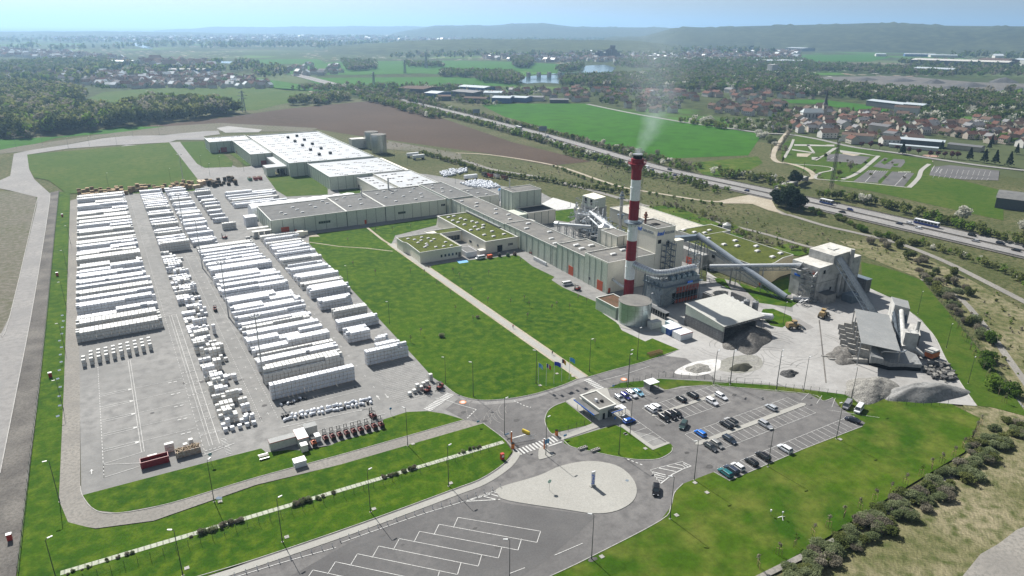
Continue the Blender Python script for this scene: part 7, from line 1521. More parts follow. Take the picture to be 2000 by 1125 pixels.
# gate furniture
OR=plain('gate_orange',(.62,.16,.02),.4); YEL=plain('barrier_yellow',(.65,.5,.03),.5); RDB=plain('booth_red',(.45,.03,.02),.45)
def post_thing(name,lab,cat,p,boxes,mat):
    x,y=at(*p); t=thing(name,lab,cat,(x,y,0)); 
    for nm,b,mt in boxes: deco(t,nm,[(x+b[0],x+b[1],y+b[2],y+b[3],b[4],b[5])],mt)
    return t
for lab,p in (('orange barrier cabinet at the end of the slab strip',zL(195,920)),('orange barrier cabinet on the gatehouse side of the gate',zL(595,800))): post_thing('barrier_cabinet',lab,'barrier',p,[('body',(-.35,.35,-.35,.35,0,1.7),OR),('cap',(-.4,.4,-.4,.4,1.71,1.85),DARK)],OR)
for lab,p in (('tall orange gate post by the lamp at the gate',zL(182,860)),('tall orange gate post on the splitter island',zL(482,925))): post_thing('gate_post',lab,'gate',p,[('post',(-.16,.16,-.16,.16,0,3.4),OR),('cap',(-.18,.18,-.18,.18,3.41,3.5),WHITE)],OR)
a=at(*zL(205,870)); t=thing('sliding_gate','silver tubular sliding gate standing across the entrance road','gate',(a[0],a[1],0)); b=at(*zL(395,835)); mb=MB()
for z in (.3,1.5): mb.tube([(*a,z),(*b,z)],.06,4)
mb.build('rail',GALV,t); mb=MB()
for k in range(22): u=k/21; x,y=a[0]+(b[0]-a[0])*u,a[1]+(b[1]-a[1])*u; mb.tube([(x,y,.1),(x,y,1.8)],.04,4)
mb.build('bars',WHITE,t)
x,y=at(*zL(315,780)); t=thing('yellow_barrier','yellow plastic barrier block on the entrance road','barrier',(x,y,0)); mb=MB(); mb.obox((x,y,.5),(.5,2.6,1.0),.35); mb.obox((x,y,1.05),(.3,2.2,.1),.35); mb.build('body',YEL,t)
post_thing('red_booth','red intercom booth beside the pavement before the gate','booth',zL(98,1020),[('body',(-.5,.5,-.4,.4,.2,2.0),RDB),('panel',(-.3,.3,-.43,-.401,.9,1.6),WHITE)],RDB)
for lab,p in (('left concrete planter beside the lower gate lawn',zL(835,922)),('right concrete planter beside the lower gate lawn',zL(950,940))):
    x,y=at(*p); t=thing('planter',lab,'planter',(x,y,0)); deco(t,'trough',[(x-1.4,x+1.4,y-.45,y+.45,0,.6)],CONC); mb=MB()
    for k in range(5): mb.cyl(x-1.1+k*.55,y,.6,.8,.2,.12,n=7)
    mb.build('shrub',DARK,t)
def sign(lab,p,z,w_,h_,col,rz=0,round_=False):
    x,y=at(*p); t=thing('road_sign',lab,'sign',(x,y,0)); mb=MB(); mb.tube([(x,y,0),(x,y,z+h_/2)],.04,5); mb.build('pole',GALV,t); mb=MB()
    if round_:
        n=16; mb.add([(x+w_/2*math.cos(2*PI*i/n),y-.06,z+w_/2*math.sin(2*PI*i/n)) for i in range(n)]+[(x+w_/2*math.cos(2*PI*i/n),y-.09,z+w_/2*math.sin(2*PI*i/n)) for i in range(n)],[tuple(range(n)),tuple(reversed(range(n,2*n)))]+[(i,(i+1)%n,n+(i+1)%n,n+i) for i in range(n)])
    else: mb.box(x-w_/2,x+w_/2,y-.09,y-.05,z-h_/2,z+h_/2)
    mb.build('plate',plain('sign_face',col,.4),t)
sign('blue board on a pole on the splitter island',zL(505,925),2.6,1.6,1.4,(.15,.35,.55)); sign('small blue arrow sign beside the gatehouse path',zL(672,835),1.4,1.1,.6,(.1,.3,.6)); sign('small blue notice board beside the lamp at the gate',zL(140,815),1.1,1.4,.5,(.3,.5,.7)); sign('small blue sign by the gatehouse door',zI(270,680),1.2,.7,.8,(.05,.2,.6)); sign('pale green round mirror sign on the teardrop island',z8(1217,625),2.9,1.1,1.1,(.4,.6,.5),round_=True); sign('round pale sign beside the skips',z7(1240,470),3.2,1.0,1.0,(.35,.5,.6),round_=True); sign('small round blue sign beside the forklift row',zK(1317,350),2.2,.8,.8,(.1,.3,.6),round_=True); sign('small blue sign at the corner of the works road',z8(800,250),1.8,.9,.6,(.2,.4,.6)); sign('small blue sign at the corner of the car park fence',zI(245,290),2.0,.9,.6,(.15,.35,.6))
# totem on the teardrop island
x,y=at(*z8(1472,600)); t=thing('totem_sign','tall white totem with blue vertical lettering on the teardrop island','sign',(x,y,0)); deco(t,'panel',[(x-.55,x+.55,y-.15,y+.15,.1,4.6)],WHITE); deco(t,'base',[(x-.8,x+.8,y-.35,y+.35,.05,.35)],CONC); text('knauf',1.35,BLUE,t,(x+.3,y-.16,.8),(R(90),R(-90),0),ext=.02,shear=.2)
x,y=at(*z8(1673,568)); mb=MB(); mb.cyl(x,y,.14,.16,.45,n=16); struct(mb.build('manhole_cover',BLUEGREY))
# pallets on the lawn corner, red post boxes along the left verge, small pads
x,y=at(*z5(1835,955)); t=thing('timber_rack','stack of brown wooden racks at the lawn corner','timber stack',(x,y,0)); mb=MB()
for k in range(12): mb.bars([((x-3+k*.55,y-.8,0),(x-3+k*.55,y-.8,1.3)),((x-3+k*.55,y+.8,0),(x-3+k*.55,y+.8,1.3)),((x-3+k*.55,y-.8,1.2),(x-3+k*.55,y+.8,1.2))],.08)
mb.bars([((x-3,y-.8,.6),(x+3,y-.8,.6)),((x-3,y-.8,1.2),(x+3,y-.8,1.2)),((x-3,y+.8,1.2),(x+3,y+.8,1.2))],.08); mb.build('frame',RUST,t)
for i,p in enumerate((z4(366,145),z4(337,492),z4(297,1085),z7(60,915))):
    x,y=at(*p); t=thing('hydrant_box',['farthest red hydrant box on the left verge','second red hydrant box on the left verge','third red hydrant box on the left verge','nearest red hydrant box by the left fence'][i],'hydrant',(x,y,0),'red hydrant boxes along the left side'); deco(t,'body',[(x-.5,x+.5,y-.4,y+.4,.1,1.7)],RDB); deco(t,'lid',[(x-.55,x+.55,y-.45,y+.45,1.71,1.82)],WHITE)
rq=random.Random(17)
for i in range(16):
    p=Vector(at(*z4(368,720))).lerp(Vector(at(*z7(335,370))),(i+.5)/16) if i<14 else Vector(at(*z7(1290,690-(i-14)*5)))
    x,y=p.x+rq.uniform(-.5,.5),p.y; t=thing('solar_marker','small white and blue panel on a stake in the left verge','panel',(x,y,0),'small panels along the left verge'); mb=MB(); mb.tube([(x,y,0),(x,y,1.0)],.03,4); mb.build('stake',GALV,t); mb=MB(); mb.obox((x,y,1.05),(.9,.6,.05),rq.uniform(-.4,.4),0,Matrix.Rotation(.5,3,'X')); mb.build('panel',plain('panel_blue',(.35,.42,.52),.3),t)
for p in (z8(190,733),z8(640,582),z8(418,352),z7(1095,1080),z7(1680,898),z7(1290,690),z8(1665,295),z8(1525,1013),z8(1963,770),z9(140,637),z9(70,580),z9(920,325),zI(405,845),zI(665,1035),zL(445,343),zL(600,235),zL(745,258)):
    x,y=at(*p); mb=MB(); mb.box(x-.5,x+.5,y-.5,y+.5,.02,.16); struct(mb.build('drain_cover',CONC))
# weather instruments on the east lawn, poles
x,y=at(*z9(580,785)); t=thing('weather_station','small white instrument mast on three spread legs on the lawn','instrument',(x,y,0)); mb=MB(); mb.bars([((x,y,.5),(x+1,y,0)),((x,y,.5),(x-.8,y+.6,0)),((x,y,.5),(x-.6,y-.8,0))],.08); mb.build('leg',WHITE,t); mb=MB(); mb.tube([(x,y,.3),(x,y,1.8)],.04,4); mb.obox((x,y,1.7),(.3,.3,.4)); mb.build('mast',WHITE,t)
x,y=at(*z9(512,770)); t=thing('rain_gauge','small white gauge on a thin stake in the lawn','instrument',(x,y,0)); mb=MB(); mb.tube([(x,y,0),(x,y,1.2)],.03,4); mb.build('stake',GALV,t); mb=MB(); mb.cyl(x,y,1.2,1.7,.2,n=10); mb.build('funnel',WHITE,t)
# blue white wrapped bottles by the wall, gas skid, misc machines by the workshop
x,y=at(*z5(1200,405)); t=thing('gas_bottle_rack','long rack of white gas bottles against the hall wall','gas bottles',(x,y,0)); mb=MB()
for k in range(18):
    for j in range(2): mb.cyl(181.2+j*.6,y-6+k*.65,.1,1.7,.24,n=8)
mb.build('bottle',WHITE,t); deco(t,'frame',[(180.8,182.3,y-6.5,y+6,0,.09),(180.7,180.8,y-6.5,y+6,.8,.9)],GALV)
x,y=at(*z5(868,388)); t=thing('orange_machine','orange machine beside the white van by the workshop','machine',(x,y,0)); deco(t,'body',[(x-1.3,x+1.3,y-.8,y+.8,.3,1.9)],plain('machine_paint',(.6,.10,.02),.5)); deco(t,'wheel',[(x-1.2,x-.8,y-.9,y+.9,0,.6),(x+.8,x+1.2,y-.9,y+.9,0,.6)],BLACK)
for p,c in ((z5(1055,330),(.5,.35,.03)),(z5(1082,335),(.4,.03,.02)),(z5(1015,372),(.1,.05,.04)),(z5(925,378),(.03,.03,.03)),(z5(975,378),(.03,.1,.06))):
    x,y=at(*p); t=thing('workshop_machine','%s small machine by the workshop dock'%({.5:'yellow',.4:'red',.1:'brown',.03:'black' if c[1]<.05 else 'green'}[c[0]]),'machine',(x,y,0)); deco(t,'body',[(x-.8,x+.8,y-.6,y+.6,.2,1.5)],plain('machine_paint',c,.5)); deco(t,'hood',[(x-.5,x+.3,y-.5,y+.5,1.51,2.0)],BLACK)
# lattice mast beyond the motorway and power pylons
def pylon(lab,x,y,h,w0,w1,name='lattice_mast',arms=(),cat='mast',n=10,r=.22,col=None):
    t=thing(name,lab,cat,(x,y,0)); mb=MB(); 
    for k in range(n):
        z0,z1_=h*k/n,h*(k+1)/n; a=w0+(w1-w0)*k/n; b=w0+(w1-w0)*(k+1)/n; c0=[(x+sx*a/2,y+sy*a/2,z0) for sx,sy in ((-1,-1),(1,-1),(1,1),(-1,1))]; c1=[(x+sx*b/2,y+sy*b/2,z1_) for sx,sy in ((-1,-1),(1,-1),(1,1),(-1,1))]
        for i in range(4): mb.bars([(c0[i],c1[i]),(c1[i],c1[(i+1)%4])],r); mb.bars([(c0[i],c1[(i+1)%4]),(c0[(i+1)%4],c1[i])],r*.6)
    mb.build('frame',col or BLUEGREY,t)
    if arms:
        mb=MB()
        for z,L_ in arms: mb.bars([((x-L_,y,z),(x,y,z+1.5)),((x+L_,y,z),(x,y,z+1.5)),((x-L_,y,z),(x+L_,y,z))],r)
        mb.build('arm',col or BLUEGREY,t)
    return t
x,y=at(*z3(868,1104)); h=hgt(x,y,268); pylon('dark lattice radio mast standing beyond the motorway',x,y,h,2.0,1.4,n=16,r=.10,col=plain('dark_mast',(.03,.03,.03),.6))
mb=MB(); [mb.box(x-1.2+k*.9,x-.8+k*.9,y-.9,y-.6,h-3,h-.6) for k in range(3)]; tag(mb.build('mast_antenna',WHITE),'pale antenna panels at the top of the radio mast','antenna')
for i,(p,pt) in enumerate(((z1(1430,655),z1(1425,530)),(z2(190,500),z2(185,420)),(z2(372,430),z2(370,350)),(z2(497,400),z2(497,305)))):
    x,y=at(*p); h=hgt(x,y,pt[1]); pylon(['power pylon beside the dark wood','power pylon in the far green meadow','second power pylon in the far meadow','farthest power pylon beyond the meadow'][i],x,y,h,h*.16,1.2,'power_pylon',((h*.62,h*.2),(h*.76,h*.24),(h*.9,h*.15)),'pylon',6,.25+.06*i)
for p,q in ((z3(512,920),z3(512,850)),(zH(405,920),zH(412,800)),(zH(30,740),zH(30,590)),(z9(985,95),z9(990,30))):
    x,y=at(*p); mb=MB(); mb.tube([(x,y,0),(x,y,hgt(x,y,q[1]))],.18,6); o=mb.build('telegraph_pole',WOODD); tag(o,'thin wooden telegraph pole beyond the motorway' if p[1]<400 else 'thin pole in the car park fence','pole','telegraph poles beyond the motorway')
# motorway signs
for lab,p in (('dark sign gantry beside the far motorway',z2(790,690)),('grey sign boards on the motorway verge',z2(1178,800))):
    x,y=at(*p); t=thing('sign_gantry',lab,'sign',(x,y,0)); deco(t,'board',[(x-5,x+5,y-.3,y,6,11)],BLUEGREY); deco(t,'leg',[(x-4,x-3.6,y,y+.3,0,6),(x+3.6,x+4,y,y+.3,0,6)],GALV)
# bridge over the motorway
a,b=Vector((372,432,0)),Vector((428,398,0)); a=Vector((*at(1518,377),0)); b=Vector((*at(1572,353),0))
t=thing('road_bridge','low concrete road bridge crossing the motorway beside the dark conifers','bridge',(a.x,a.y,0)); d=(b-a).normalized(); s=Vector((-d.y,d.x,0)); mb=MB()
for (w0,w1,z0,z1_) in ((-2.6,2.6,3.2,3.7),(-2.8,-2.6,3.2,4.5),(2.6,2.8,3.2,4.5)):
    c=[a+s*w0,b+s*w0,b+s*w1,a+s*w1]; mb.add([(p.x,p.y,z0) for p in c]+[(p.x,p.y,z1_) for p in c],[(0,3,2,1) if 0 else (3,2,1,0),(4,5,6,7),(0,1,5,4),(1,2,6,5),(2,3,7,6),(3,0,4,7)])
mb.build('deck',CONC,t); mb=MB()
for f in (.0,.3,.6,1): p=a.lerp(b,f); mb.obox((p.x,p.y,1.6),(1,5,3.2),math.atan2(d.y,d.x))
mb.build('pier',CONC,t)
# people on the footpath
def person(lab,x,y,rz,top,leg,skinc=(.45,.3,.22),hair=(.03,.02,.015),stride=.22):
    t=thing('person',lab,'person',(x,y,.1),None,rz); I=Matrix.Identity(4)
    V_=[(0,0,.95),(0,0,1.15),(0,0,1.38),(0,.01,1.5),(0,.02,1.62),(0,.02,1.74),(-.19,0,1.4),(-.25,-.06,1.13),(-.24,.08,.9),(.19,0,1.4),(.25,.06,1.13),(.24,-.0,.9),(-.1,0,.9),(-.11,stride*.5,.5),(-.11,stride,.08),(-.11,stride+.16,.04),(.1,0,.9),(.11,-stride*.2,.5),(.11,-stride,.1),(.11,-stride+.14,.04),(-.235,.11,.82),(.24,.02,.82)]
    E_=[(0,1),(1,2),(2,3),(3,4),(4,5),(2,6),(6,7),(7,8),(2,9),(9,10),(10,11),(0,12),(12,13),(13,14),(14,15),(0,16),(16,17),(17,18),(18,19),(8,20),(11,21)]
    RR=[.15,.14,.16,.06,.1,.09,.07,.05,.035,.07,.05,.035,.1,.07,.045,.04,.1,.07,.045,.04,.04,.04]
    me=bpy.data.meshes.new('body'); me.from_pydata(V_,E_,[]); o=bpy.data.objects.new('body',me); link(o,t,I)
    md=o.modifiers.new('s','SKIN'); 
    for i,v in enumerate(me.skin_vertices[0].data): v.radius=(RR[i],RR[i]*.85)
    me.skin_vertices[0].data[0].use_root=True; o.modifiers.new('u','SUBSURF').levels=1
    m,tt,b=newmat('clothing'); N=tt.nodes; g=N.new('ShaderNodeTexCoord'); sp_=N.new('ShaderNodeSeparateXYZ'); tt.links.new(g.outputs['Object'],sp_.inputs[0]); r=N.new('ShaderNodeValToRGB'); r.color_ramp.interpolation='CONSTANT'; mr=N.new('ShaderNodeMath'); mr.operation='DIVIDE'; mr.inputs[1].default_value=2.0
    tt.links.new(sp_.outputs[2],mr.inputs[0]); tt.links.new(mr.outputs[0],r.inputs[0]); e=r.color_ramp.elements; e[0].color=(.02,.02,.02,1); e[1].position=.05; e[1].color=(*leg,1)
    for p_,c_ in ((.5,top),(.745,skinc),(.85,hair)): k=e.new(p_); k.color=(*c_,1)
    tt.links.new(r.outputs[0],b.inputs['Base Color']); b.inputs['Roughness'].default_value=.8; me.materials.append(m); return t
x,y=at(*z5(1005,800)); person('person in a red top and dark trousers walking on the footpath',x,y,PI,(.4,.04,.04),(.03,.03,.05)); x,y=at(*z5(1235,955)); person('person in black walking down the footpath near the flags',x,y,PI,(.015,.015,.02),(.02,.02,.03))
# steam from the chimney
def rp_(px,py,D): e=ray(px,py); h=math.hypot(e.x,e.y); return Vector((e.x/h*D,e.y/h*D,CAMH+D*e.z/h))
def smoke(P0,P1,r0,kk,s0,s1,mul,step,pw,lab):
    d=(P1-P0).normalized()
    mb=MB(); mb.tube([P0+d*s0,P0+d*s1],[(r0+kk*s0)*1.5,(r0+kk*s1)*1.5],20); m=bpy.data.materials.new('smoke'); m.use_nodes=True; t=m.node_tree; t.nodes.remove(t.nodes['Principled BSDF']); v=t.nodes.new('ShaderNodeVolumePrincipled'); v.inputs['Color'].default_value=(.8,.93,1,1); v.inputs['Anisotropy'].default_value=.35
    N=t.nodes; L=t.links
    def mth(op,a,b=None,c=None):
        n=N.new('ShaderNodeMath'); n.operation=op
        for i,q in enumerate((a,b,c)):
            if q is None: continue
            if isinstance(q,(int,float)): n.inputs[i].default_value=q
            else: L.new(q,n.inputs[i])
        return n.outputs[0]
    tc=N.new('ShaderNodeTexCoord'); sb=N.new('ShaderNodeVectorMath'); sb.operation='SUBTRACT'; sb.inputs[1].default_value=P0; L.new(tc.outputs['Object'],sb.inputs[0])
    n0=N.new('ShaderNodeTexNoise'); n0.inputs['Scale'].default_value=.05; n0.inputs['Detail'].default_value=2; L.new(tc.outputs['Object'],n0.inputs['Vector'])
    dt=N.new('ShaderNodeVectorMath'); dt.operation='DOT_PRODUCT'; dt.inputs[1].default_value=d; L.new(sb.outputs[0],dt.inputs[0]); s_=dt.outputs['Value']
    sc=N.new('ShaderNodeVectorMath'); sc.operation='SCALE'; sc.inputs[0].default_value=d; L.new(s_,sc.inputs['Scale'])
    pr=N.new('ShaderNodeVectorMath'); pr.operation='SUBTRACT'; L.new(sb.outputs[0],pr.inputs[0]); L.new(sc.outputs[0],pr.inputs[1]); ln=N.new('ShaderNodeVectorMath'); ln.operation='LENGTH'; L.new(pr.outputs[0],ln.inputs[0])
    rad=mth('MULTIPLY_ADD',s_,kk,r0); ratio=mth('DIVIDE',ln.outputs['Value'],rad); ratio=mth('ADD',ratio,mth('MULTIPLY',mth('SUBTRACT',n0.outputs[0],.5),1.1))
    fall=mth('MAXIMUM',mth('SUBTRACT',1,ratio),0); n=N.new('ShaderNodeTexNoise'); n.inputs['Scale'].default_value=.13; n.inputs['Detail'].default_value=3; L.new(tc.outputs['Object'],n.inputs['Vector'])
    nz=N.new('ShaderNodeMapRange'); nz.inputs[1].default_value=.38; nz.inputs[2].default_value=.7; L.new(n.outputs[0],nz.inputs[0])
    dens=mth('MULTIPLY',mth('MULTIPLY',fall,nz.outputs[0]),mth('MULTIPLY',mth('POWER',mth('ADD',mth('MAXIMUM',s_,0),8),pw),mth('MAXIMUM',mth('SUBTRACT',1,mth('DIVIDE',s_,s1)),0))); dens=mth('MULTIPLY',dens,mul); m.cycles.volume_step_rate=step; L.new(dens,v.inputs['Density'])
    L.new(v.outputs[0],N['Material Output'].inputs['Volume']); o=mb.build('smoke_plume',m); bm=bmesh.new(); bm.from_mesh(o.data); bmesh.ops.recalc_face_normals(bm,faces=bm.faces); bm.to_mesh(o.data); bm.free(); tag(o,lab,'smoke',kind='stuff')
smoke(Vector((190.3,224.2,62.8)),rp_(1296,200,322),1.9,.22,0,60,7.0,.35,-1.35,'thin pale smoke rising from the top of the chimney')
smoke(rp_(1283,232,318),rp_(1268,88,1000),9,.09,0,720,.0018,.5,0,'faint bluish smoke drifting from the chimney towards the hills')
# ================================================================== TREES, SHRUBS, VILLAGE
LF=dict(green=leafmat('spring_foliage',(.070,.13,.018),(.14,.22,.035),.5),olive=leafmat('olive_foliage',(.10,.125,.038),(.18,.20,.068),.5),dark=leafmat('dark_conifer',(.014,.030,.012),(.030,.050,.018),.25),
 twig=leafmat('bare_twigs',(.17,.155,.115),(.27,.25,.19),.4),blossom=leafmat('white_blossom',(.45,.45,.38),(.62,.61,.54),.5),plum=leafmat('plum_foliage',(.07,.025,.03),(.12,.04,.047),.4),silver=leafmat('silver_willow',(.15,.185,.085),(.25,.285,.155),.5),wood=leafmat('dense_wood',(.050,.080,.016),(.12,.15,.038),.45,.3))
BARK=M('bark',(.10,.08,.06),(.15,.12,.09),1,5,.95)
def crown(n,r,h,leaf,seed,kind='round',z0=0):
    g=np.random.default_rng(seed)
    if kind=='cone':
        t=g.random(n)**.7; a=g.random(n)*6.283; rad=r*(1-t)*(.55+.45*g.random(n)**.5)*(1+.18*np.sin(t*26)); c=np.stack([rad*np.cos(a),rad*np.sin(a),z0+h*t],1)
    else:
        nl=9 if kind=='round' else 6; lc=g.normal(0,1,(nl,3)); lc/=np.linalg.norm(lc,axis=1)[:,None]; lc*=np.array([r*.55,r*.55,h*.27]); lc[:,2]+=z0+h*.5; lr=g.uniform(.32,.58,nl)*r
        k=g.integers(0,nl,n); d=g.normal(0,1,(n,3)); d/=np.linalg.norm(d,axis=1)[:,None]; rad=lr[k]*(.55+.5*g.random(n)**.6); c=lc[k]+d*rad[:,None]*np.array([1,1,.62*h/(2*r)*1.6 if kind=='tall' else .85]); c[:,2]=np.maximum(c[:,2],z0*.7+.1*g.random(n))
    nv=g.normal(0,1,(n,3)); nv[:,2]+=.7; nv/=np.linalg.norm(nv,axis=1)[:,None]; u=np.cross(nv,g.normal(0,1,(n,3))); u/=np.linalg.norm(u,axis=1)[:,None]; v=np.cross(nv,u); s=leaf*(.6+.8*g.random(n))[:,None]
    return np.stack([c-u*s-v*s*.7,c+u*s-v*s*.7,c+u*s+v*s*.7,c-u*s+v*s*.7],1).reshape(-1,3)
def crown_me(mat,*a,**k): V_=crown(*a,**k); return npmesh('crown',V_,len(V_)//4,[mat])
def trunk_me(h,r,nb=5,spread=1.5,seed=0):
    g=random.Random(seed); mb=MB(); mb.tube([(0,0,0),(.05,0,h*.5),(0,.05,h)],[r,r*.75,r*.35],6)
    for k in range(nb): a=k*2.4; z=h*(.35+.1*k); mb.tube([(0,0,z),(spread*math.cos(a),spread*math.sin(a),z+h*.4)],[r*.4,r*.12],4)
    return meshof(mb,'trunk',BARK)
# prototypes: kind -> list of (crown mesh, trunk mesh)
TP={}
for key,mat,r,h,z0,kind,n,leaf in (('green','green',3.4,6.5,2.0,'round',620,.34),('olive','olive',3.2,6.5,2.0,'round',560,.34),('blossom','blossom',3.0,4.8,1.2,'round',620,.30),('twig','twig',3.2,6.5,1.8,'round',420,.26),('dark','dark',3.0,10,1.0,'cone',900,.42),('pine','dark',4.2,10,.3,'round',1500,.36),('plum','plum',2.2,3.6,1.6,'round',420,.28),('poplar','olive',1.8,11,1.5,'tall',560,.32)):
    TP[key]=[(crown_me(LF[mat],n,r,h,leaf,17*i+len(key),kind,z0),trunk_me(z0+h*.55,.22,5,r*.5,i)) for i in range(3)]
def tree(kind,x,y,sc,lab,grp=None,name='tree',cat='tree',i=0,z=0):
    c,tk=TP[kind][i%3]; t=thing(name,lab,cat,(x,y,z),grp,(i*1.7)%6.28); t.scale=(sc,sc,sc*(.9+.05*(i%5))); I=Matrix.Identity(4)
    for me,nm in ((c,'crown'),(tk,'trunk')): o=bpy.data.objects.new(nm,me); link(o,t,I)
    return t
SP={}
for key,mat,n in (('green','green',900),('olive','olive',1200),('blossom','blossom',900),('silver','silver',2600),('twig','twig',1900),('wood','wood',400)):
    SP[key]=[npmesh('shrub',crown(n,1.5,2.2,.075 if key in('silver','twig') else .11,31*i+n,'round',0),n,[LF[mat]]) for i in range(3)]
def shrub(kind,x,y,sc,lab,grp,i=0,name='shrub',cat='shrub',sz=1):
    o=bpy.data.objects.new(name,SP[kind][i%3]); o.location=(x,y,-.1); o.scale=(sc,sc,sc*sz); o.rotation_euler=(0,0,i*1.3); COL.objects.link(o); return tag(o,lab,cat,grp)
rq=random.Random(44)
# --- shrubs and trees along the motorway
side=dict(near='shrub in the hedge on the works side of the motorway',far='shrub in the hedge on the village side of the motorway')
k=0
HEDGE=[]
def along(pts,n,spread,kinds,scs,lab,grp,fn='shrub'):
    global k
    if (max(p[1] for p in pts)<385 or 'beside the motorway' in grp or 'behind the motorway' in grp or 'back track' in grp) and fn=='shrub' and 'corner of the bright' not in lab:
        q=spline(P(*pts),False,6); KI=dict(wood=0,olive=1,green=2,twig=3,blossom=4,silver=1)
        L=[0]
        for i in range(len(q)-1): L.append(L[-1]+math.dist(q[i],q[i+1]))
        m=int(max(n*1.6,L[-1]/1.5))
        for j in range(m):
            s=L[-1]*(j+rq.random())/m; i=max(0,min(len(q)-2,int(np.searchsorted(L,s))-1)); u=(s-L[i])/max(L[i+1]-L[i],.01); w_=spread*1.15
            HEDGE.append((q[i][0]+(q[i+1][0]-q[i][0])*u+rq.uniform(-w_,w_),q[i][1]+(q[i+1][1]-q[i][1])*u+rq.uniform(-w_,w_),rq.uniform(*scs)*2.1,KI[rq.choice(kinds)]))
        return
    q=spline(P(*pts),False,6); L=[0]
    for i in range(len(q)-1): L.append(L[-1]+math.dist(q[i],q[i+1]))
    for j in range(n):
        s=L[-1]*(j+rq.random())/n; i=max(0,min(len(q)-2,int(np.searchsorted(L,s))-1)); u=(s-L[i])/max(L[i+1]-L[i],.01); x=q[i][0]+(q[i+1][0]-q[i][0])*u+rq.uniform(-spread,spread); y=q[i][1]+(q[i+1][1]-q[i][1])*u+rq.uniform(-spread,spread); k+=1
        kd=rq.choice(kinds); sc=rq.uniform(*scs)
        if fn=='shrub': shrub(kd,x,y,sc,lab,grp,k)
        else: tree(kd,x,y,sc,lab,grp,i=k)
G1=('green','olive','olive','green','wood')
along([(1565,408),(1600,420),(1640,430),(1680,450),(1750,470),(1790,480)],26,2.5,G1,(1.0,2.0),'low green bush between the track and the motorway below the conifers','green bushes below the conifers')
along([(1790,475),(1850,492),(1890,505),(1950,525),(2010,560)],22,3,('blossom','olive','silver','green','olive'),(1.1,2.0),'bush with white blossom patches beside the motorway at the right','flowering bushes beside the motorway')
along([(1600,384),(1680,394),(1740,408),(1800,425),(1880,446),(1960,470),(2010,480)],26,3,('green','olive','wood','olive'),(2.2,3.2),'large bush behind the motorway below the leisure meadow','large bushes behind the motorway')
along([(1400,340),(1440,348),(1480,352),(1520,362),(1545,380)],14,6,('green','olive','wood','blossom'),(2,3.4),'bush in the thicket beside the bridge','thicket beside the bridge')
pass
pass
pass
along([(1110,300),(1150,310),(1200,322),(1260,340),(1330,352),(1400,375)],28,7,('olive','wood','green'),(1.3,2.4),'dark bush in the scrub beside the motorway','dark bushes in the scrub')
along([(820,300),(880,316),(960,340),(1050,352),(1130,365),(1220,378)],20,2,('wood','wood','olive'),(1.4,2.0),'round dark bush in the line along the gravel service track','dark bushes along the service track')
along([(1080,325),(1150,352),(1230,372),(1330,390),(1420,402)],30,1.2,('green','green','wood'),(.8,1.3),'low green hedge bush along the dirt track','green hedge along the dirt track')
along([(1290,400),(1350,412),(1400,430),(1440,452),(1480,470),(1580,492)],24,2.5,('twig','silver','olive'),(.8,1.5),'greyish bush along the back track of the works','greyish bushes along the back track')
along([(1700,470),(1760,490),(1815,520),(1850,550),(1880,590)],16,5,('twig','olive','silver'),(1.2,2.2),'bush on the scrub bank right of the ring lawn','bushes on the scrub bank')
along([(1795,535),(1830,560),(1860,600),(1900,650)],18,3,('twig','silver','olive','twig'),(1.3,2.1),'grey bush along the ring lawn fence','grey bushes along the ring lawn fence')
along([(1905,640),(1930,690),(1950,760),(1990,800)],7,4,('green','silver'),(1.4,2.2),'pale green bush beside the concrete ditch','pale bushes beside the ditch')
for i,(p,sc) in enumerate(((z3(648,1085),1.3),(z6(560,80),1.3),(z6(600,95),1.45),(z6(640,105),1.4),(z6(678,110),1.2),(z6(545,60),1.1),(z6(620,78),1.4))):
    x,y=at(*p); tree('pine',x,y,sc,'dark conifer in the clump beside the motorway bridge' if i else 'tall dark conifer standing alone beside the bridge road','dark conifers beside the bridge' if i else None,'conifer',i=i)
for i,(px,py,kd,sc,lab) in enumerate(((1687,398,'blossom',1.5,'big white blossoming tree behind the motorway, left of the leisure meadow'),(1878,432,'blossom',1.7,'biggest white blossoming tree above the motorway below the leisure meadow'),(1999,455,'blossom',1.3,'white blossoming tree cut by the right edge above the motorway'),(1118,272,'olive',.8,'small green tree by the bright field edge'),(1177,283,'blossom',.9,'white blossoming tree at the lower edge of the bright field'),(1163,286,'wood' if False else 'green',.8,'green tree beside the blossoming one at the bright field edge'),(1308,318,'blossom',.9,'white blossoming tree right of the chimney beyond the motorway'),(1283,306,'twig',.9,'bare tree right of the chimney smoke beside the motorway'),(1320,410,'twig',.7,'pale young tree in the scrub behind the sage hall'),(1660,335,'twig',1.0,'round bare tree in the leisure park'),(1638,345,'olive',.8,'small dark tree beside the radio mast'),(1612,310,'olive',.7,'small tree between the leisure paths'),(1533,300,'twig',1.0,'pale tree beside the dirt road to the village'),(1528,318,'poplar',.6,'slim tree beside the dirt road to the village'))):
    x,y=at(px,py); tree(kd,x,y,sc,lab,i=i)
for i,(px,py) in enumerate(((1640,322),(1655,318),(1672,326),(1690,322),(1728,318),(1742,322),(1700,345),(1728,350),(1765,352),(1590,338),(1600,346),(1633,352))):
    x,y=at(px,py); tree('twig' if i%3 else 'olive',x,y,.45,'small bare tree planted in the leisure park','small trees in the leisure park',i=i)
for i in range(8):
    x,y=at(*zH(120+i*18,690-i*30)); tree('twig',x,y,.75,'pale budding tree in the avenue leading to the village','avenue trees','avenue_tree',i=i)
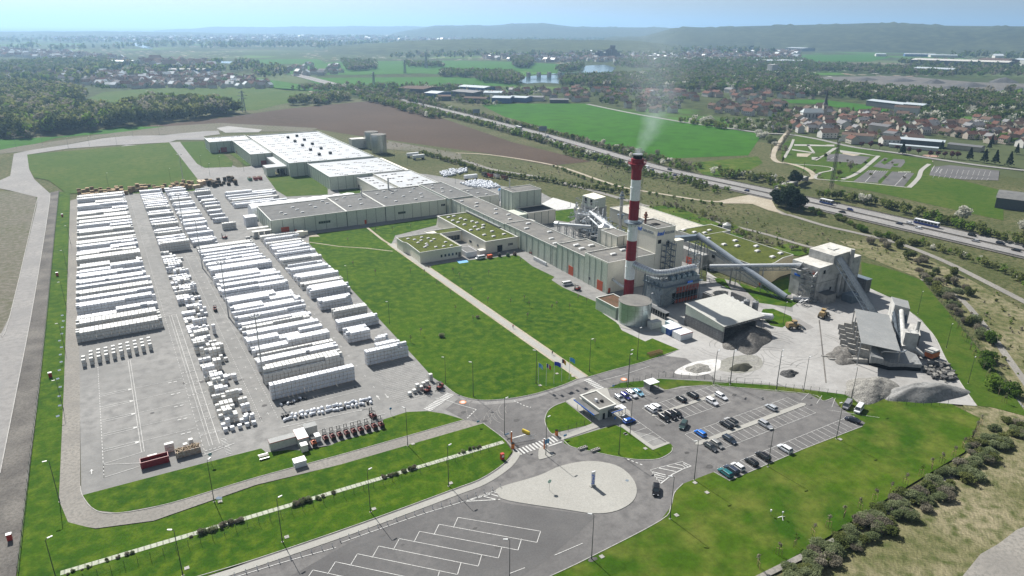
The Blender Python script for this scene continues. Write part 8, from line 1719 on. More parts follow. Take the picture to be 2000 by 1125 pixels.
for i,(px,py) in enumerate(((1816,306),(1831,307),(1845,308),(1858,309),(1870,310),(1752,294),(1775,299),(1793,302),(1718,291),(1700,289),(1682,287))):
    x,y=at(px,py); tree('plum',x,y,1.15,'dark red plum tree beside the village road','plum trees beside the village road','plum_tree',i=i)
for i,(px,py) in enumerate(((1893,312),(1922,317),(1943,320),(1970,325),(1985,300),(1762,301),(1770,262),(1838,293),(1936,283),(1978,262),(1932,290))):
    x,y=at(px,py); tree('dark',x,y,1.1 if py>300 else .8,'dark cypress beside the village road at the right' if i<4 else 'dark conifer among the village houses','cypresses beside the village road' if i<4 else 'conifers among the houses','conifer',i=i)
along([(1480,262),(1500,275),(1515,285)],8,4,('blossom','blossom','silver'),(2,3.2),'white flowering bush at the corner of the bright field','white flowering bushes at the field corner')
along([(1340,238),(1380,245),(1430,252),(1490,250)],22,10,('silver','green','blossom','olive','wood'),(2.2,3.6),'bush in the belt between the bright field and the village','bushes between field and village')
def hwhedge(d0,d1,ya,yb,n,hs,wts):
    for _ in range(n):
        y=rq.uniform(ya,yb); r_=hwpt(y,-rq.uniform(d0,d1)) if d0>0 else hwpt(y,rq.uniform(-d1,-d0))
        if r_: HEDGE.append((r_[0],r_[1],rq.uniform(*hs),rq.choices(range(6),wts)[0]))
hwhedge(16,24,470,1200,520,(3,7),(4,4,4,2,.6,0)); hwhedge(-24,-16,420,1150,420,(2.5,6),(4,4,3,3,.8,0)); hwhedge(24,50,850,1150,200,(5,9),(4,4,4,2,.3,0)); hwhedge(-40,-22,430,560,120,(2,5),(3,4,2,4,.3,0))
# --- the long silver hedge at the lower right
k=0; q=spline(P((1515,1150),(1580,1090),(1680,1035),(1760,985),(1850,935),(1900,890),(1940,855),(1970,830)),False,6); L=[0]
for i in range(len(q)-1): L.append(L[-1]+math.dist(q[i],q[i+1]))
for j in range(150):
    s=L[-1]*(j+.5)/150; i=max(0,min(len(q)-2,int(np.searchsorted(L,s))-1)); u=(s-L[i])/(L[i+1]-L[i]); x=q[i][0]+(q[i+1][0]-q[i][0])*u; y=q[i][1]+(q[i+1][1]-q[i][1])*u; w_=4.0*min(1,.4+s/30)
    shrub(rq.choice(('silver','silver','olive','silver','twig')),x+rq.uniform(-w_,w_),y+rq.uniform(-w_,w_)*.8-1.5,rq.uniform(1.0,1.6),'silvery bush in the broad hedge below the east lawn','silvery hedge below the east lawn',j,sz=.72)
along([(1480,1000),(1560,960),(1640,940)],0,1,G1,(1,1),'','') if False else None
# small grey-leaved shrubs along the slab strip fence
for j,(p,n,s_) in enumerate((((z7(465,1095)),5,.5),(z7(700,1015),6,.6),(z7(1150,890),3,.55),(z7(1200,870),3,.95),(z7(1310,835),10,.85),(z7(1790,690),8,.9),(z7(1910,660),5,.85),(z8(330,525),12,.9),(z8(700,410),3,.7),(z8(785,380),4,.8))):
    x,y=at(*p)
    for i in range(n): shrub('twig' if i%2 else 'silver',x+rq.uniform(-1,1)*n*.45,y+rq.uniform(-.5,.5),s_*rq.uniform(.4,.75),'grey twiggy shrub growing over the pale slab strip','twiggy shrubs on the slab strip',i+j)
# staked saplings
mb=MB(); mb.tube([(0,0,0),(.05,0,1.6),(0,.05,2.9)],[.05,.035,.015],5)
for a in range(6): mb.tube([(0,0,1.2+a*.25),(.5*math.cos(a*2.1),.5*math.sin(a*2.1),2.1+a*.2)],[.022,.01],3)
SAPT=meshof(mb,'trunk',BARK)
mb=MB(); mb.bars([((.5,0,0),(.5,0,1.5)),((-.5,0,0),(-.5,0,1.5)),((-.5,0,1.4),(.5,0,1.4))],.045); SAPS=meshof(mb,'stake',WOOD)
SAPC=[npmesh('crown',crown(60,.55,1.6,.09,77+i,'round',1.4),60,[LF[m_]]) for i,m_ in enumerate(('silver','twig','green'))]
def sapling(x,y,lab,grp,i,sc=1,stk=True,kd=0):
    t=thing('young_tree',lab,'young tree',(x,y,0),grp,i*1.1); t.scale=(sc,sc,sc); I=Matrix.Identity(4)
    for me,nm in ((SAPT,'trunk'),(SAPC[kd],'crown'))+(((SAPS,'stake'),) if stk else ()): link(bpy.data.objects.new(nm,me),t,I)
i=0
for p in (z9(440,1075),z9(560,1000),z9(655,950),z9(758,890),z9(850,840),z9(942,785),z9(1035,735),z9(1122,680),z9(1210,640),z9(1300,590),z9(1393,535),z9(1455,500),z9(1515,465),z9(1582,425),z9(1637,375),z9(1690,335),z9(1720,280),z9(1745,240)):
    x,y=at(*p); i+=1; sapling(x,y,'staked young tree in the line along the ditch of the east lawn','staked trees along the ditch',i,1.25,True,2 if p in (z9(1393,535),z9(655,950)) else 1)
for p in (z6(1568,745),z6(1610,800),z6(1635,845),z6(1658,880),z6(1682,925),z6(1705,960),z6(1730,1000),z6(1757,1045),z6(1785,1090),z9(1815,20),z9(1848,62),z9(1880,110)):
    x,y=at(*p); i+=1; sapling(x,y,'staked young tree on the ring lawn','staked trees on the ring lawn',i,1.3)
for p in (z5(200,490),z5(405,480),z5(485,490),z5(692,505),z5(655,480),z5(862,490),z5(1048,420),z5(1070,640),z5(857,655),z5(1100,675),z5(1262,680),z5(1335,690),z5(1385,640),z5(1435,655),z5(1232,700),z5(670,700),z5(640,610),z5(405,880),z5(465,840),z5(770,760),z5(1090,750),z5(1485,900),z5(40,300),z5(300,230),z5(200,240),z5(405,215),z5(115,220),z5(560,555),z5(70,440),z5(990,660),z5(760,600)):
    x,y=at(*p); i+=1; sapling(x,y,'thin young tree scattered over the big lawns','thin young trees on the big lawns',i,1.1,False,i%2)
for p,sc in ((z5(797,740),.9),(z5(588,850),1.2),(z5(1500,655),.8),(z5(510,440),.7)):
    x,y=at(*p); shrub('twig' if sc!=1.2 else 'silver',x,y,sc*.7,{.9:'small grey bush in the middle of the left lawn',1.2:'pale shrub near the footpath in the left lawn',.8:'small bare bush beside the planted roof pump house',.7:'low dark bush at the office corner'}[sc],None,i)
# ------------------------------------------------------------ VILLAGE
WALLC=[plain('house_wall',c,.85,0,.2) for c in ((.50,.47,.40),(.56,.55,.52),(.42,.38,.31),(.48,.42,.36))]
ROOFC={'brown':plain('brown_tiles',(.13,.09,.07),.9,0,.1),'red':plain('red_tiles',(.145,.075,.056),.9,0,.1),'grey':plain('grey_slates',(.12,.12,.125),.7),'rust':plain('rust_tiles',(.115,.08,.062),.9,0,.1)}
HM={}
for wi,wm in enumerate(WALLC):
    for rn,rm in ROOFC.items():
        L_,W_,H_,RH=[(11,8.5,5.2,3.0),(13,9,6.2,3.2),(9.5,8,4.2,3.0),(12,8,5.6,2.8)][wi]
        mb=MB(); mb.box(-L_/2,L_/2,-W_/2,W_/2,0,H_,0,bottom=False); mb.add([(-L_/2,-W_/2,H_),(-L_/2,W_/2,H_),(-L_/2,0,H_+RH-.15)],[(0,2,1)],0); mb.add([(L_/2,-W_/2,H_),(L_/2,W_/2,H_),(L_/2,0,H_+RH-.15)],[(0,1,2)],0)
        wall=meshof(mb,'wall',[wm])
        mb=MB(); o_=.5; e=H_-.25
        for s_ in (-1,1): mb.add([(-L_/2-o_,s_*(W_/2+o_),e),(L_/2+o_,s_*(W_/2+o_),e),(L_/2+o_,0,H_+RH),(-L_/2-o_,0,H_+RH)],[(0,1,2,3) if s_<0 else (3,2,1,0)],0)
        mb.box(L_*.2,L_*.2+.8,-.4,.4,H_+RH-.8,H_+RH+.8,0); roof=meshof(mb,'roof',[rm])
        mb=MB()
        for sx in range(4):
            for s_ in (-1,1):
                for zz_ in (1.0,) if H_<5 else (1.0,3.6): x=-L_/2+L_*(sx+.5)/4; mb.box(x-.5,x+.5,s_*W_/2-.03 if s_<0 else W_/2,s_*W_/2 if s_<0 else W_/2+.03,zz_,zz_+1.3,0)
        HM[(wi,rn)]=(wall,roof,meshof(mb,'windows',[GLASS]))
def house(x,y,rz,wi,rn,sc,lab,grp,z=-.25,det=True):
    t=thing('house',lab,'house',(x,y,z),grp,rz); t.scale=(sc,1,1) if not hasattr(sc,'__len__') else sc; I=Matrix.Identity(4); w_,r_,g_=HM[(wi,rn)]
    for me,nm in ((w_,'wall'),(r_,'roof'))+(((g_,'windows'),) if det else ()): link(bpy.data.objects.new(nm,me),t,I)
hr=random.Random(5); placed=[]; wname={0:'cream',1:'white',2:'beige',3:'tan'}
def village(poly,n,mind,ang,lab,grp,rw,det=True,jit=.15,big=1.0):
    c=0; tries=0; wp=P(*poly); xs=[p[0] for p in wp]; ys=[p[1] for p in wp]
    while c<n and tries<n*200:
        tries+=1; x,y=hr.uniform(min(xs),max(xs)),hr.uniform(min(ys),max(ys))
        if not inpoly(x,y,wp) or any((x-a)**2+(y-b)**2<mind**2 for a,b in placed): continue
        placed.append((x,y)); rn=hr.choices(('brown','red','grey','rust'),rw)[0]; wi=hr.randrange(4); rz=ang+hr.choice((0,0,PI/2))+hr.uniform(-jit,jit); sc=hr.choice((.8,1,1,1.3))*big
        house(x,y,rz,wi,rn,(sc,sc,1),'%s walled house with a %s roof %s'%(wname[wi],rn,lab),'%s %s-roofed houses %s'%(wname[wi],rn,grp),det=det); c+=1
# church
cx,cy=at(*zH(490,310)); t=thing('church','white village church with a pale roof and a pointed dark spire','church',(cx,cy,-.25)); rz=-.55; D1=Vector((math.cos(rz),math.sin(rz),0)); D2=Vector((-D1.y,D1.x,0))
mb=MB(); mb.obox((cx,cy,4.5),(26,11,9.5),rz); mb.build('wall',WALLC[1],t); mb=MB(); c0=Vector((cx,cy,0)); e=[c0-D1*13.5-D2*6,c0+D1*13.5-D2*6,c0+D1*13.5+D2*6,c0-D1*13.5+D2*6]; r0,r1=c0-D1*10,c0+D1*13.5
mb.add([(*p.xy,9) for p in e]+[(*r0.xy,14),(*r1.xy,14)],[(0,1,5,4),(2,3,4,5),(3,0,4),(1,2,5)]); mb.build('roof',plain('pale_slate',(.34,.38,.39),.6),t); tx=c0+D1*16
mb=MB(); mb.obox((tx.x,tx.y,9.5),(5,5,19.5),rz); mb.build('tower',WALLC[2],t); mb=MB(); mb.cyl(tx.x,tx.y,19,22,3.6,2.0,n=8); mb.cyl(tx.x,tx.y,22,40,2.0,.08,n=8); mb.build('spire',plain('dark_spire',(.05,.055,.06),.6),t)
mb=MB()
for k_ in range(5):
    p=c0-D1*(9-k_*4.6)-D2*5.53; mb.obox((p.x,p.y,5),(1.3,.12,4.6),rz)
p=tx-D2*2.55; mb.obox((p.x,p.y,15.5),(1.2,.12,3),rz); mb.build('windows',GLASS,t); placed+=[(cx,cy),(cx+8,cy-4),(cx+15,cy-9),(cx-8,cy+4)]
# village hall, long sheds
def simple(name,lab,cat,p0,p1,w_,h,wm,rm,z=-.25):
    a,b=Vector(at(*p0)),Vector(at(*p1)); c=(a+b)/2; L_=(b-a).length; rz=math.atan2(b.y-a.y,b.x-a.x); n=Vector((-math.sin(rz),math.cos(rz))); c=c+n*w_/2
    t=thing(name,lab,cat,(c.x,c.y,z)); mb=MB(); mb.obox((c.x,c.y,z+h/2),(L_,w_,h),rz); mb.build('wall',wm,t); e=[c+Vector((math.cos(rz),math.sin(rz)))*sx*(L_/2+.5)+n*sy*(w_/2+.5) for sx,sy in ((-1,-1),(1,-1),(1,1),(-1,1))]; d=Vector((math.cos(rz),math.sin(rz)))*(L_/2+.5); rr_=h*.22
    mb=MB(); mb.add([(*q_,z+h) for q_ in e]+[(*(c-d),z+h+rr_),(*(c+d),z+h+rr_)],[(0,1,5,4),(2,3,4,5),(3,0,4),(1,2,5)]); mb.build('roof',rm,t); placed.extend([(a+(b-a)*f+n*w_/2)[:] for f in np.linspace(0,1,max(2,int(L_/9)))]); return t
LR=plain('pale_metal_roof',(.42,.47,.50),.5); DKW=plain('dark_shed_wall',(.08,.09,.10),.7); BLW=plain('blue_shed_wall',(.05,.13,.3),.6)
simple('farm_shed','long farm shed with a pale panelled roof behind the village','shed',z3(1070,618),z3(1290,645),24,8,DKW,LR); simple('farm_shed','shorter farm shed attached to the long pale roofed one','shed',z3(1285,645),z3(1400,655),22,9,DKW,LR)
simple('sports_hall','dark sports hall with a pale roof beside the village road','hall',z3(1240,845),z3(1525,868),15,6,DKW,LR); simple('low_building','long low whitish building in front of the sports hall','building',z3(1205,860),z3(1490,885),8,3,WALLC[1],LR)
simple('school','dark grey roofed school left of the row of cypresses','school',z3(1545,868),z3(1740,890),14,4.5,WALLC[2],ROOFC['grey']); simple('town_house','white gabled house with a slate roof beside the sports hall','house',z3(1165,820),z3(1225,828),14,8,WALLC[1],ROOFC['grey']); simple('apartment_house','pale mansion with a dark roof near the church square','building',z3(1080,775),z3(1190,790),14,9,WALLC[3],ROOFC['grey']); simple('medical_centre','angular modern building with white and red walls beside the village road','building',z3(925,825),z3(1110,838),18,7,WALLC[1],ROOFC['brown'])
simple('apartment_block','white apartment block with a flat red roof at the village edge','building',z3(1230,672),z3(1375,682),10,11,WALLC[1],ROOFC['rust']); simple('depot','dark walled depot building cut by the right edge above the motorway','building',(1942,405),(1998,412),30,7,DKW,GROOF)
V1=[(1500,262),(1540,255),(1600,270),(1668,280),(1760,288),(1790,275),(1770,250),(1740,232),(1680,222),(1600,212),(1560,215),(1545,235)]
village(V1,72,11.5,-.5,'in the dense village below the spire','in the dense village core',(6,2,2,2))
village([(1700,250),(1775,240),(1800,222),(1780,215),(1700,218)],6,16,.4,'at the upper edge of the village','at the village edge',(3,3,1,1))
village([(1775,262),(1850,266),(2010,292),(2010,262),(1900,248),(1800,240)],46,12,-.35,'in the row of houses at the right','in the right hand rows',(4,4,3,2))
village([(1895,232),(2010,245),(2010,262),(1900,245)],14,15,-.3,'at the far right beside the river wood','by the river wood',(3,4,1,2))
village([(1380,205),(1440,200),(1540,205),(1545,225),(1500,228),(1400,225)],32,14,.1,'left of the church among gardens','left of the church',(5,3,1,2))
village([(1300,180),(1420,178),(1600,185),(1605,194),(1500,196),(1300,200)],44,14,0,'in the settlement by the river wood','in the settlement by the river wood',(3,6,1,4),False)
village([(1060,183),(1130,172),(1300,180),(1330,215),(1290,228),(1230,213),(1147,198),(1080,200)],60,15,.15,'in the village right of the river','in the village right of the river',(4,5,1,3),False)
village([(940,180),(1060,175),(1060,185),(950,192)],12,18,0,'beyond the sheds near the river','near the river',(3,4,1,3),False)
# industrial estate beyond the bright field
for i,(p0,p1,w_,h,wm,rm,lab) in enumerate(((z2(330,545),z2(480,553),60,9,DKW,ROOFC['rust'],'long brown roofed shed in the trade estate, farthest left'),(z2(485,575),z2(560,580),40,9,BLW,LR,'blue grey shed with a pale roof in the trade estate'),(z2(560,590),z2(640,590),25,7,DKW,ROOFC['brown'],'low dark shed below the conifers in the trade estate'),(z2(680,535),z2(835,545),40,9,BLW,LR,'blue roofed hall at the back of the trade estate'),(z2(640,560),z2(770,572),40,8,DKW,ROOFC['grey'],'dark flat hall in the middle of the trade estate'),(z2(715,600),z2(845,604),24,7,DKW,ROOFC['rust'],'brown red low shed at the front of the trade estate'),(z2(830,570),z2(935,572),35,8,WALLC[1],LR,'white shed with red end in the trade estate'),(z2(880,602),z2(985,605),35,8,BLW,LR,'pale blue gabled shed facing the bright field'),(z2(975,595),z2(1080,600),30,7,BLW,LR,'pale blue twin shed facing the bright field'),(z2(1090,590),z2(1180,592),26,6,WALLC[1],ROOFC['grey'],'low white building right of the twin shed'),(z2(1220,602),z2(1330,603),18,5,DKW,ROOFC['grey'],'low dark building at the corner of the bright field'))): simple('trade_building',lab,'building',p0,p1,w_,h,wm,rm)
# far works and halls
for i,(p0,p1,w_,h,wm,rm,lab) in enumerate(((z3(1330,378),z3(1900,398),110,16,DKW,plain('pale_far_roof',(.5,.48,.44),.7),'very long pale roofed mill hall far across the river'),(z3(1345,425),z3(1575,435),60,12,BLW,LR,'long blue hall with a pale roof beyond the slag yard'),(z3(600,296),z3(700,300),90,14,DKW,LR,'pale far hall in front of the hillside town'),(z3(430,376),z3(540,378),60,12,BLW,LR,'bright blue far hall, left one'),(z3(545,376),z3(690,380),60,12,BLW,LR,'bright blue far hall, right one'),(z3(1720,383),z3(1890,392),60,20,plain('rust_wall',(.2,.1,.08),.8),ROOFC['rust'],'brown mill tower block on the long hall'),(z3(1910,380),z3(2060,390),70,18,WALLC[1],LR,'white mill block at the right edge'),(z3(1820,372),z3(1870,373),50,26,WALLC[1],LR,'tall white mill building far right'),(z3(1450,335),z3(1640,338),60,9,WALLC[1],LR,'low white hall row far behind the mill'),(z3(1130,330),z3(1190,331),50,10,WALLC[1],LR,'small bright white hall beside the far green field'),(z3(1300,330),z3(1480,333),50,10,BLW,LR,'pale blue far hall row behind the fields'),(z1(985,428),z1(1190,430),40,9,BLW,ROOFC['grey'],'dark blue hall beside the left town'),(z1(600,378),z1(760,380),50,10,WALLC[1],LR,'white hall in the estate beyond the left town'),(z1(920,402),z1(1005,404),40,10,BLW,ROOFC['grey'],'blue grey hall at the edge of the left estate'),(z1(770,403),z1(850,405),40,9,DKW,ROOFC['rust'],'brown hall in the left estate'))): simple('far_hall',lab,'hall',p0,p1,w_,h,wm,rm)
# river weir with piers
a,b=at(*z2(1095,452)),at(*z2(1278,450)); t=thing('river_weir','grey river weir with three gate piers and a footbridge','weir',(a[0],a[1],0)); mb=MB(); mb.tube([(*a,5),(*b,5)],1.2,4); mb.build('bridge_deck',CONC,t); mb=MB()
for f in (0,.33,.66,1): x,y=a[0]+(b[0]-a[0])*f,a[1]+(b[1]-a[1])*f; mb.box(x-3,x+3,y-5,y+5,0,11)
mb.build('pier',CONC,t)
# old blast furnace
x,y=at(*z2(1590,345)); t=thing('blast_furnace','dark rusty blast furnace works beside the river village','works',(x,y,0)); mb=MB(); rq=random.Random(2)
for dx,h,w_ in ((-200,45,18),(-170,55,16),(-150,50,16),(-110,40,26),(-70,58,14),(-40,62,12),(-10,88,30),(20,60,24),(50,40,30),(90,26,50),(130,18,60)): mb.box(x+dx*.38-w_*.2,x+dx*.38+w_*.2,y-8,y+8,0,h*.55)
mb.tube([(x-40,y,28),(x-5,y,44),(x+18,y,26)],2,6); mb.build('towers',plain('furnace_rust',(.05,.04,.04),.9),t)
x,y=at(*z3(525,440)); t=thing('gravel_plant','white gravel plant tower with a conveyor beyond the river wood','plant',(x,y,0)); mb=MB(); mb.box(x-14,x+6,y-8,y+8,0,26); mb.tube([(x,y,26),(x+45,y-10,3)],2.2,4); mb.cyl(x-22,y,0,14,14,2,n=12); mb.build('body',WALLC[1],t)
for i,(px,py,r_,h_) in enumerate(((1760,158,38,7),(1825,162,30,9),(1690,156,34,6),(1895,168,45,8),(1960,160,40,11),(1850,176,40,9),(1740,170,50,6),(1985,178,50,9))):
    x,y=at(px,py); heap('ore_heap',['first','second','third','fourth','fifth','sixth','seventh','eighth'][i]+' dark ore heap in the slag yard across the river','heap',x,y,r_,r_*.6,h_,DSTONE,seed=30+i,res=20,group='ore heaps in the slag yard')
# ------------------------------------------------------------ MASSES: woods, hedges, far trees, far houses
def merge_trees(name,lab,spots,kinds,mats,cat='wood',quads=46,leaf=.2,seed=1):
    g=np.random.default_rng(seed); n=len(spots); T=[]
    for kd in ('round','round','tall'):
        for s_ in range(3): T.append(crown(quads,.5,1.0,leaf,seed*7+s_*3+len(kd),kd,.12).reshape(quads*4,3))
    T=np.array(T); pos=np.array([(s_[0],s_[1]) for s_ in spots]); hh=np.array([s_[2] for s_ in spots]); ti=g.integers(0,6 if not kinds else len(T),n); a=g.random(n)*6.283; V_=T[ti]; wd=hh*g.uniform(.75,1.15,n)
    x=(V_[:,:,0]*np.cos(a)[:,None]-V_[:,:,1]*np.sin(a)[:,None])*wd[:,None]+pos[:,0:1]; y=(V_[:,:,0]*np.sin(a)[:,None]+V_[:,:,1]*np.cos(a)[:,None])*wd[:,None]+pos[:,1:2]; z=V_[:,:,2]*hh[:,None]-.3
    mi=np.repeat(np.array([s_[3] for s_ in spots]),quads); me=npmesh(name,np.stack([x,y,z],2).reshape(-1,3),n*quads,mats,mi); o=bpy.data.objects.new(name,me); COL.objects.link(o); return tag(o,lab,cat,kind='stuff')
MT=[LF['wood'],LF['olive'],LF['green'],LF['twig'],LF['blossom'],LF['dark']]
wr=random.Random(77)
def wood(poly,dens,hh,wts,maxn=99999,world=False):
    wp=poly if world else P(*poly); pts=scatter(wp,dens,wr); wr.shuffle(pts); pts=pts[:maxn]
    return [(x,y,wr.uniform(*hh),wr.choices(range(6),wts)[0]) for x,y in pts]
W1=(8,4,1.5,2,.03,.1); W2=(1.8,5,4,4,.25,.12)
sp_=wood([(-80,174),(60,174),(130,180),(168,194),(155,208),(118,212),(150,223),(240,222),(265,212),(300,206),(400,211),(468,217),(470,222),(400,231),(260,247),(120,261),(60,269),(-80,277)],.016,(15,21),W1)
sp_+=wood([(553,206),(590,196),(650,188),(683,192),(683,197),(620,206)],.02,(9,13),(4,4,3,2,.3,.3))
sp_+=wood([(-100,265),(60,268),(60,272),(0,275),(-100,290)],.02,(6,10),W2)
merge_trees('hedgerows','continuous hedges and thickets along the far motorway and tracks',HEDGE,0,MT,cat='hedge',quads=60,leaf=.10,seed=2)
merge_trees('woodland','dense mixed wood on the slope left of the works',sp_,1,[leafmat('dark_wood',(.036,.058,.013),(.080,.105,.030),.35,.3)]+MT[1:],quads=120,leaf=.065,seed=3)  # darker green-brown leaf colour for this wood
sp_=[]
for poly,d,hh,wt in (([(680,180),(760,183),(800,190),(860,200),(830,206),(760,196),(690,190)],.012,(7,11),W2),([(560,176),(700,168),(900,172),(940,176),(900,180),(700,184)],.006,(8,12),W2),
 ([(870,196),(945,200),(980,206),(940,208),(900,203)],.008,(6,9),W2),([(940,150),(1000,148),(1020,158),(1010,166),(950,162),(920,155)],.012,(12,18),W2),([(860,142),(1000,146),(1000,152),(900,152),(860,150)],.010,(12,17),W2),
 ([(1090,168),(1100,155),(1150,150),(1190,150),(1260,148),(1300,140),(1560,140),(1620,170),(1560,182),(1300,178),(1180,172)],.009,(10,16),(3,5,4,4,.5,.2)),([(1110,132),(1140,128),(1130,140),(1095,142),(1085,138)],.010,(12,18),W2),
 ([(1560,160),(1700,172),(1800,180),(2010,196),(2010,216),(1900,214),(1780,205),(1700,196),(1560,186)],.011,(9,15),(3,5,4,4,.7,.2)),([(1780,215),(1860,212),(2010,222),(2010,238),(1900,236),(1800,236)],.010,(7,12),(3,4,4,3,1.6,.2)),([(1545,172),(1600,176),(1600,190),(1540,186)],.011,(9,13),W2),
 ([(1000,120),(1030,115),(1040,124),(1030,134),(1005,132)],.012,(16,22),(3,3,1,4,0,.2)),([(667,120),(735,124),(735,136),(680,140)],.010,(12,17),W2),([(790,126),(870,128),(870,132),(800,132)],.006,(12,18),W2),
 ([(1300,118),(1560,118),(1640,140),(1560,142),(1300,140),(1200,130),(1210,122)],.0035,(12,18),W2),([(1600,128),(1800,134),(2010,140),(2010,150),(1800,150),(1620,140)],.003,(11,17),W2),
 ([(1340,232),(1500,240),(1545,240),(1545,258),(1490,256),(1400,246)],.008,(6,9),(2,3,4,2,2,.4)),([(1500,212),(1560,212),(1540,262),(1500,262)],.004,(6,9),W2),([(1060,180),(1330,182),(1340,225),(1280,220),(1150,198)],.0022,(6,11),W2),([(1740,225),(1900,245),(2010,262),(2010,290),(1800,262)],.004,(5,9),(2,3,3,2,2,.8)),([(1520,205),(1780,225),(1760,290),(1560,262)],.0018,(5,8),W2),
 ([(0,128),(210,118),(220,140),(150,146),(0,148)],.0035,(14,20),W1),([(0,140),(200,143),(470,150),(540,172),(330,172),(200,175),(0,160)],.0012,(7,11),W2),([(780,180),(1060,172),(1060,190),(960,200),(800,196)],.0018,(7,11),W2)):
    sp_+=wood(poly,d,hh,wt,2600)
merge_trees('riverside_woods','loose spring woods along the river and between the villages',sp_,0,MT,quads=44,leaf=.105,seed=5)
sp2=[]
for poly,d in (([(880,305),(1080,330),(1250,378),(1420,400),(1500,425),(1560,480),(1460,470),(1300,415),(1100,365),(900,330)],.05),([(1560,430),(1700,470),(1830,520),(2010,600),(2010,800),(1900,640),(1830,570),(1760,520),(1640,490),(1560,480)],.05),([(1180,322),(1300,345),(1420,375),(1400,388),(1250,372),(1150,350)],.05),([(1900,660),(2010,640),(2010,830),(1960,760)],.04),([(700,268),(900,300),(960,325),(880,318)],.02)):
    sp2+=wood(poly,d*.45,(.5,1.3),(0,5,2,7,0,0),2500)
merge_trees('bramble_clumps','low brambles and dry weeds scattered over the rough ground',sp2,0,[LF['wood'],LF['olive'],LF['green'],LF['twig'],LF['blossom'],LF['dark']],cat='brambles',quads=12,leaf=.3,seed=12)
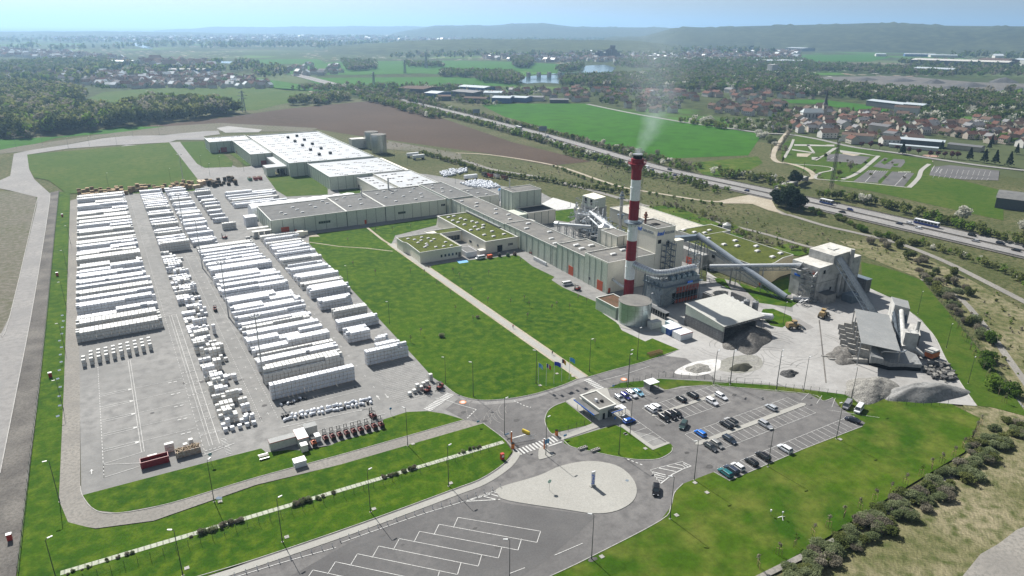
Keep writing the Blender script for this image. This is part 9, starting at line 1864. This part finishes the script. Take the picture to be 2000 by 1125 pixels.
# single conifers in the estate etc. belong to the mass of far trees
sp_=[]
hd=math.atan2(FV.y,FV.x)
for _ in range(11000):
    D=math.exp(wr.uniform(math.log(1500),math.log(9000))); a=hd+wr.uniform(-.68,.68); x,y=D*math.cos(a),D*math.sin(a); v=math.sin(x*.0021+y*.0013)+math.sin(x*.0009-y*.0031+2)+math.sin(x*.0047+y*.0041+4)*.6+math.sin(x*.011-y*.009)*.5
    px,py=pix(x,y)
    if v>.45 and py>64 and not(560<px<1100 and 114<py<170) and not (1015<px<1205 and 125<py<165) and not (1560<px<1740 and 104<py<120) and not (px>1590 and 146<py<186): sp_.append((x,y,wr.uniform(12,20)*(1 if D<3500 else 1.5),wr.choices(range(6),W1)[0]))
merge_trees('far_woods','bluish woods and hedgerows spread over the far plain',sp_,0,MT,quads=20,leaf=.17,seed=8)
def merge_houses(name,lab,spots,seed=1):
    mb=[]; n=len(spots); V_=np.zeros((n,10*4,3),np.float32)
    L_,W_,H_,RH=.5,.36,.42,.3
    B=[[(-L_,-W_,0),(L_,-W_,0),(L_,-W_,H_),(-L_,-W_,H_)],[(L_,-W_,0),(L_,W_,0),(L_,W_,H_),(L_,-W_,H_)],[(L_,W_,0),(-L_,W_,0),(-L_,W_,H_),(L_,W_,H_)],[(-L_,W_,0),(-L_,-W_,0),(-L_,-W_,H_),(-L_,W_,H_)],[(L_,-W_,H_),(L_,W_,H_),(L_,0,H_+RH),(L_,0,H_+RH-.01)],[(-L_,W_,H_),(-L_,-W_,H_),(-L_,0,H_+RH),(-L_,0,H_+RH-.01)],
       [(-L_,-W_-.04,H_-.02),(L_,-W_-.04,H_-.02),(L_,0,H_+RH),(-L_,0,H_+RH)],[(L_,W_+.04,H_-.02),(-L_,W_+.04,H_-.02),(-L_,0,H_+RH),(L_,0,H_+RH)]]
    B=np.array(B,np.float32).reshape(-1,3); V_=np.empty((n,len(B),3),np.float32); mi=[]
    for i,(x,y,s_,wm,rm) in enumerate(spots):
        a=wr.uniform(0,3.14); c,s=math.cos(a),math.sin(a); V_[i,:,0]=(B[:,0]*c-B[:,1]*s)*s_+x; V_[i,:,1]=(B[:,0]*s+B[:,1]*c)*s_+y; V_[i,:,2]=B[:,2]*s_-.3; mi+=[wm]*6+[rm]*2
    me=npmesh(name,V_.reshape(-1,3),n*8,[WALLC[0],WALLC[1],WALLC[2],ROOFC['brown'],ROOFC['red'],ROOFC['grey'],ROOFC['rust'],LR],mi); o=bpy.data.objects.new(name,me); COL.objects.link(o); return tag(o,lab,'houses',kind='stuff')
sp_=[]
for poly,d,s_ in (([(-30,146),(200,143),(330,141),(470,150),(535,168),(520,173),(340,174),(215,172),(130,160),(0,156),(-30,156)],.0019,(12,17)),([(0,98),(130,104),(230,112),(260,125),(180,122),(0,110)],.0006,(14,24)),([(950,108),(1160,108),(1180,118),(1080,122),(940,116)],.0009,(14,20)),([(1100,100),(1330,98),(1340,120),(1200,124),(1120,116)],.0007,(14,22)),([(1334,100),(1560,100),(1560,116),(1460,124),(1334,122)],.0008,(14,22)),([(1500,76),(1700,80),(2010,84),(2010,100),(1700,98),(1480,92)],.0006,(16,26)),([(1250,110),(1400,118),(1340,124),(1240,120)],.0009,(14,22)),([(480,70),(900,72),(900,84),(500,82)],.00012,(18,34)),([(100,66),(480,72),(480,84),(100,80)],.00012,(18,34)),([(610,125),(667,130),(667,145),(560,150),(540,140)],.0007,(12,18)),([(260,118),(420,126),(420,138),(260,132)],.0006,(16,34))):
    pts=scatter(P(*poly),d,wr); wr.shuffle(pts)
    for x,y in pts[:1100]: sp_.append((x,y,wr.uniform(*s_),wr.choice((0,1,1,2)),wr.choice((3,3,4,5,6,6,7))))
merge_houses('far_houses','small pale houses of the far towns across the plain',sp_)
# ================================================================== HAZE
def haze():
    mb=MB(); mb.box(-46000,46000,-2200,46000,-1.7,420)
    m=bpy.data.materials.new('haze'); m.use_nodes=True; t=m.node_tree; t.nodes.remove(t.nodes['Principled BSDF'])
    v=t.nodes.new('ShaderNodeVolumePrincipled'); v.inputs['Color'].default_value=(.43,.69,1,1); v.inputs['Density'].default_value=HAZE_D; v.inputs['Anisotropy'].default_value=.4
    t.links.new(v.outputs[0],t.nodes['Material Output'].inputs['Volume'])
    o=mb.build('haze',m); tag(o,'pale blue haze over the far plain and hills','haze',kind='stuff'); return o
HAZE_D=1.1e-4
haze()
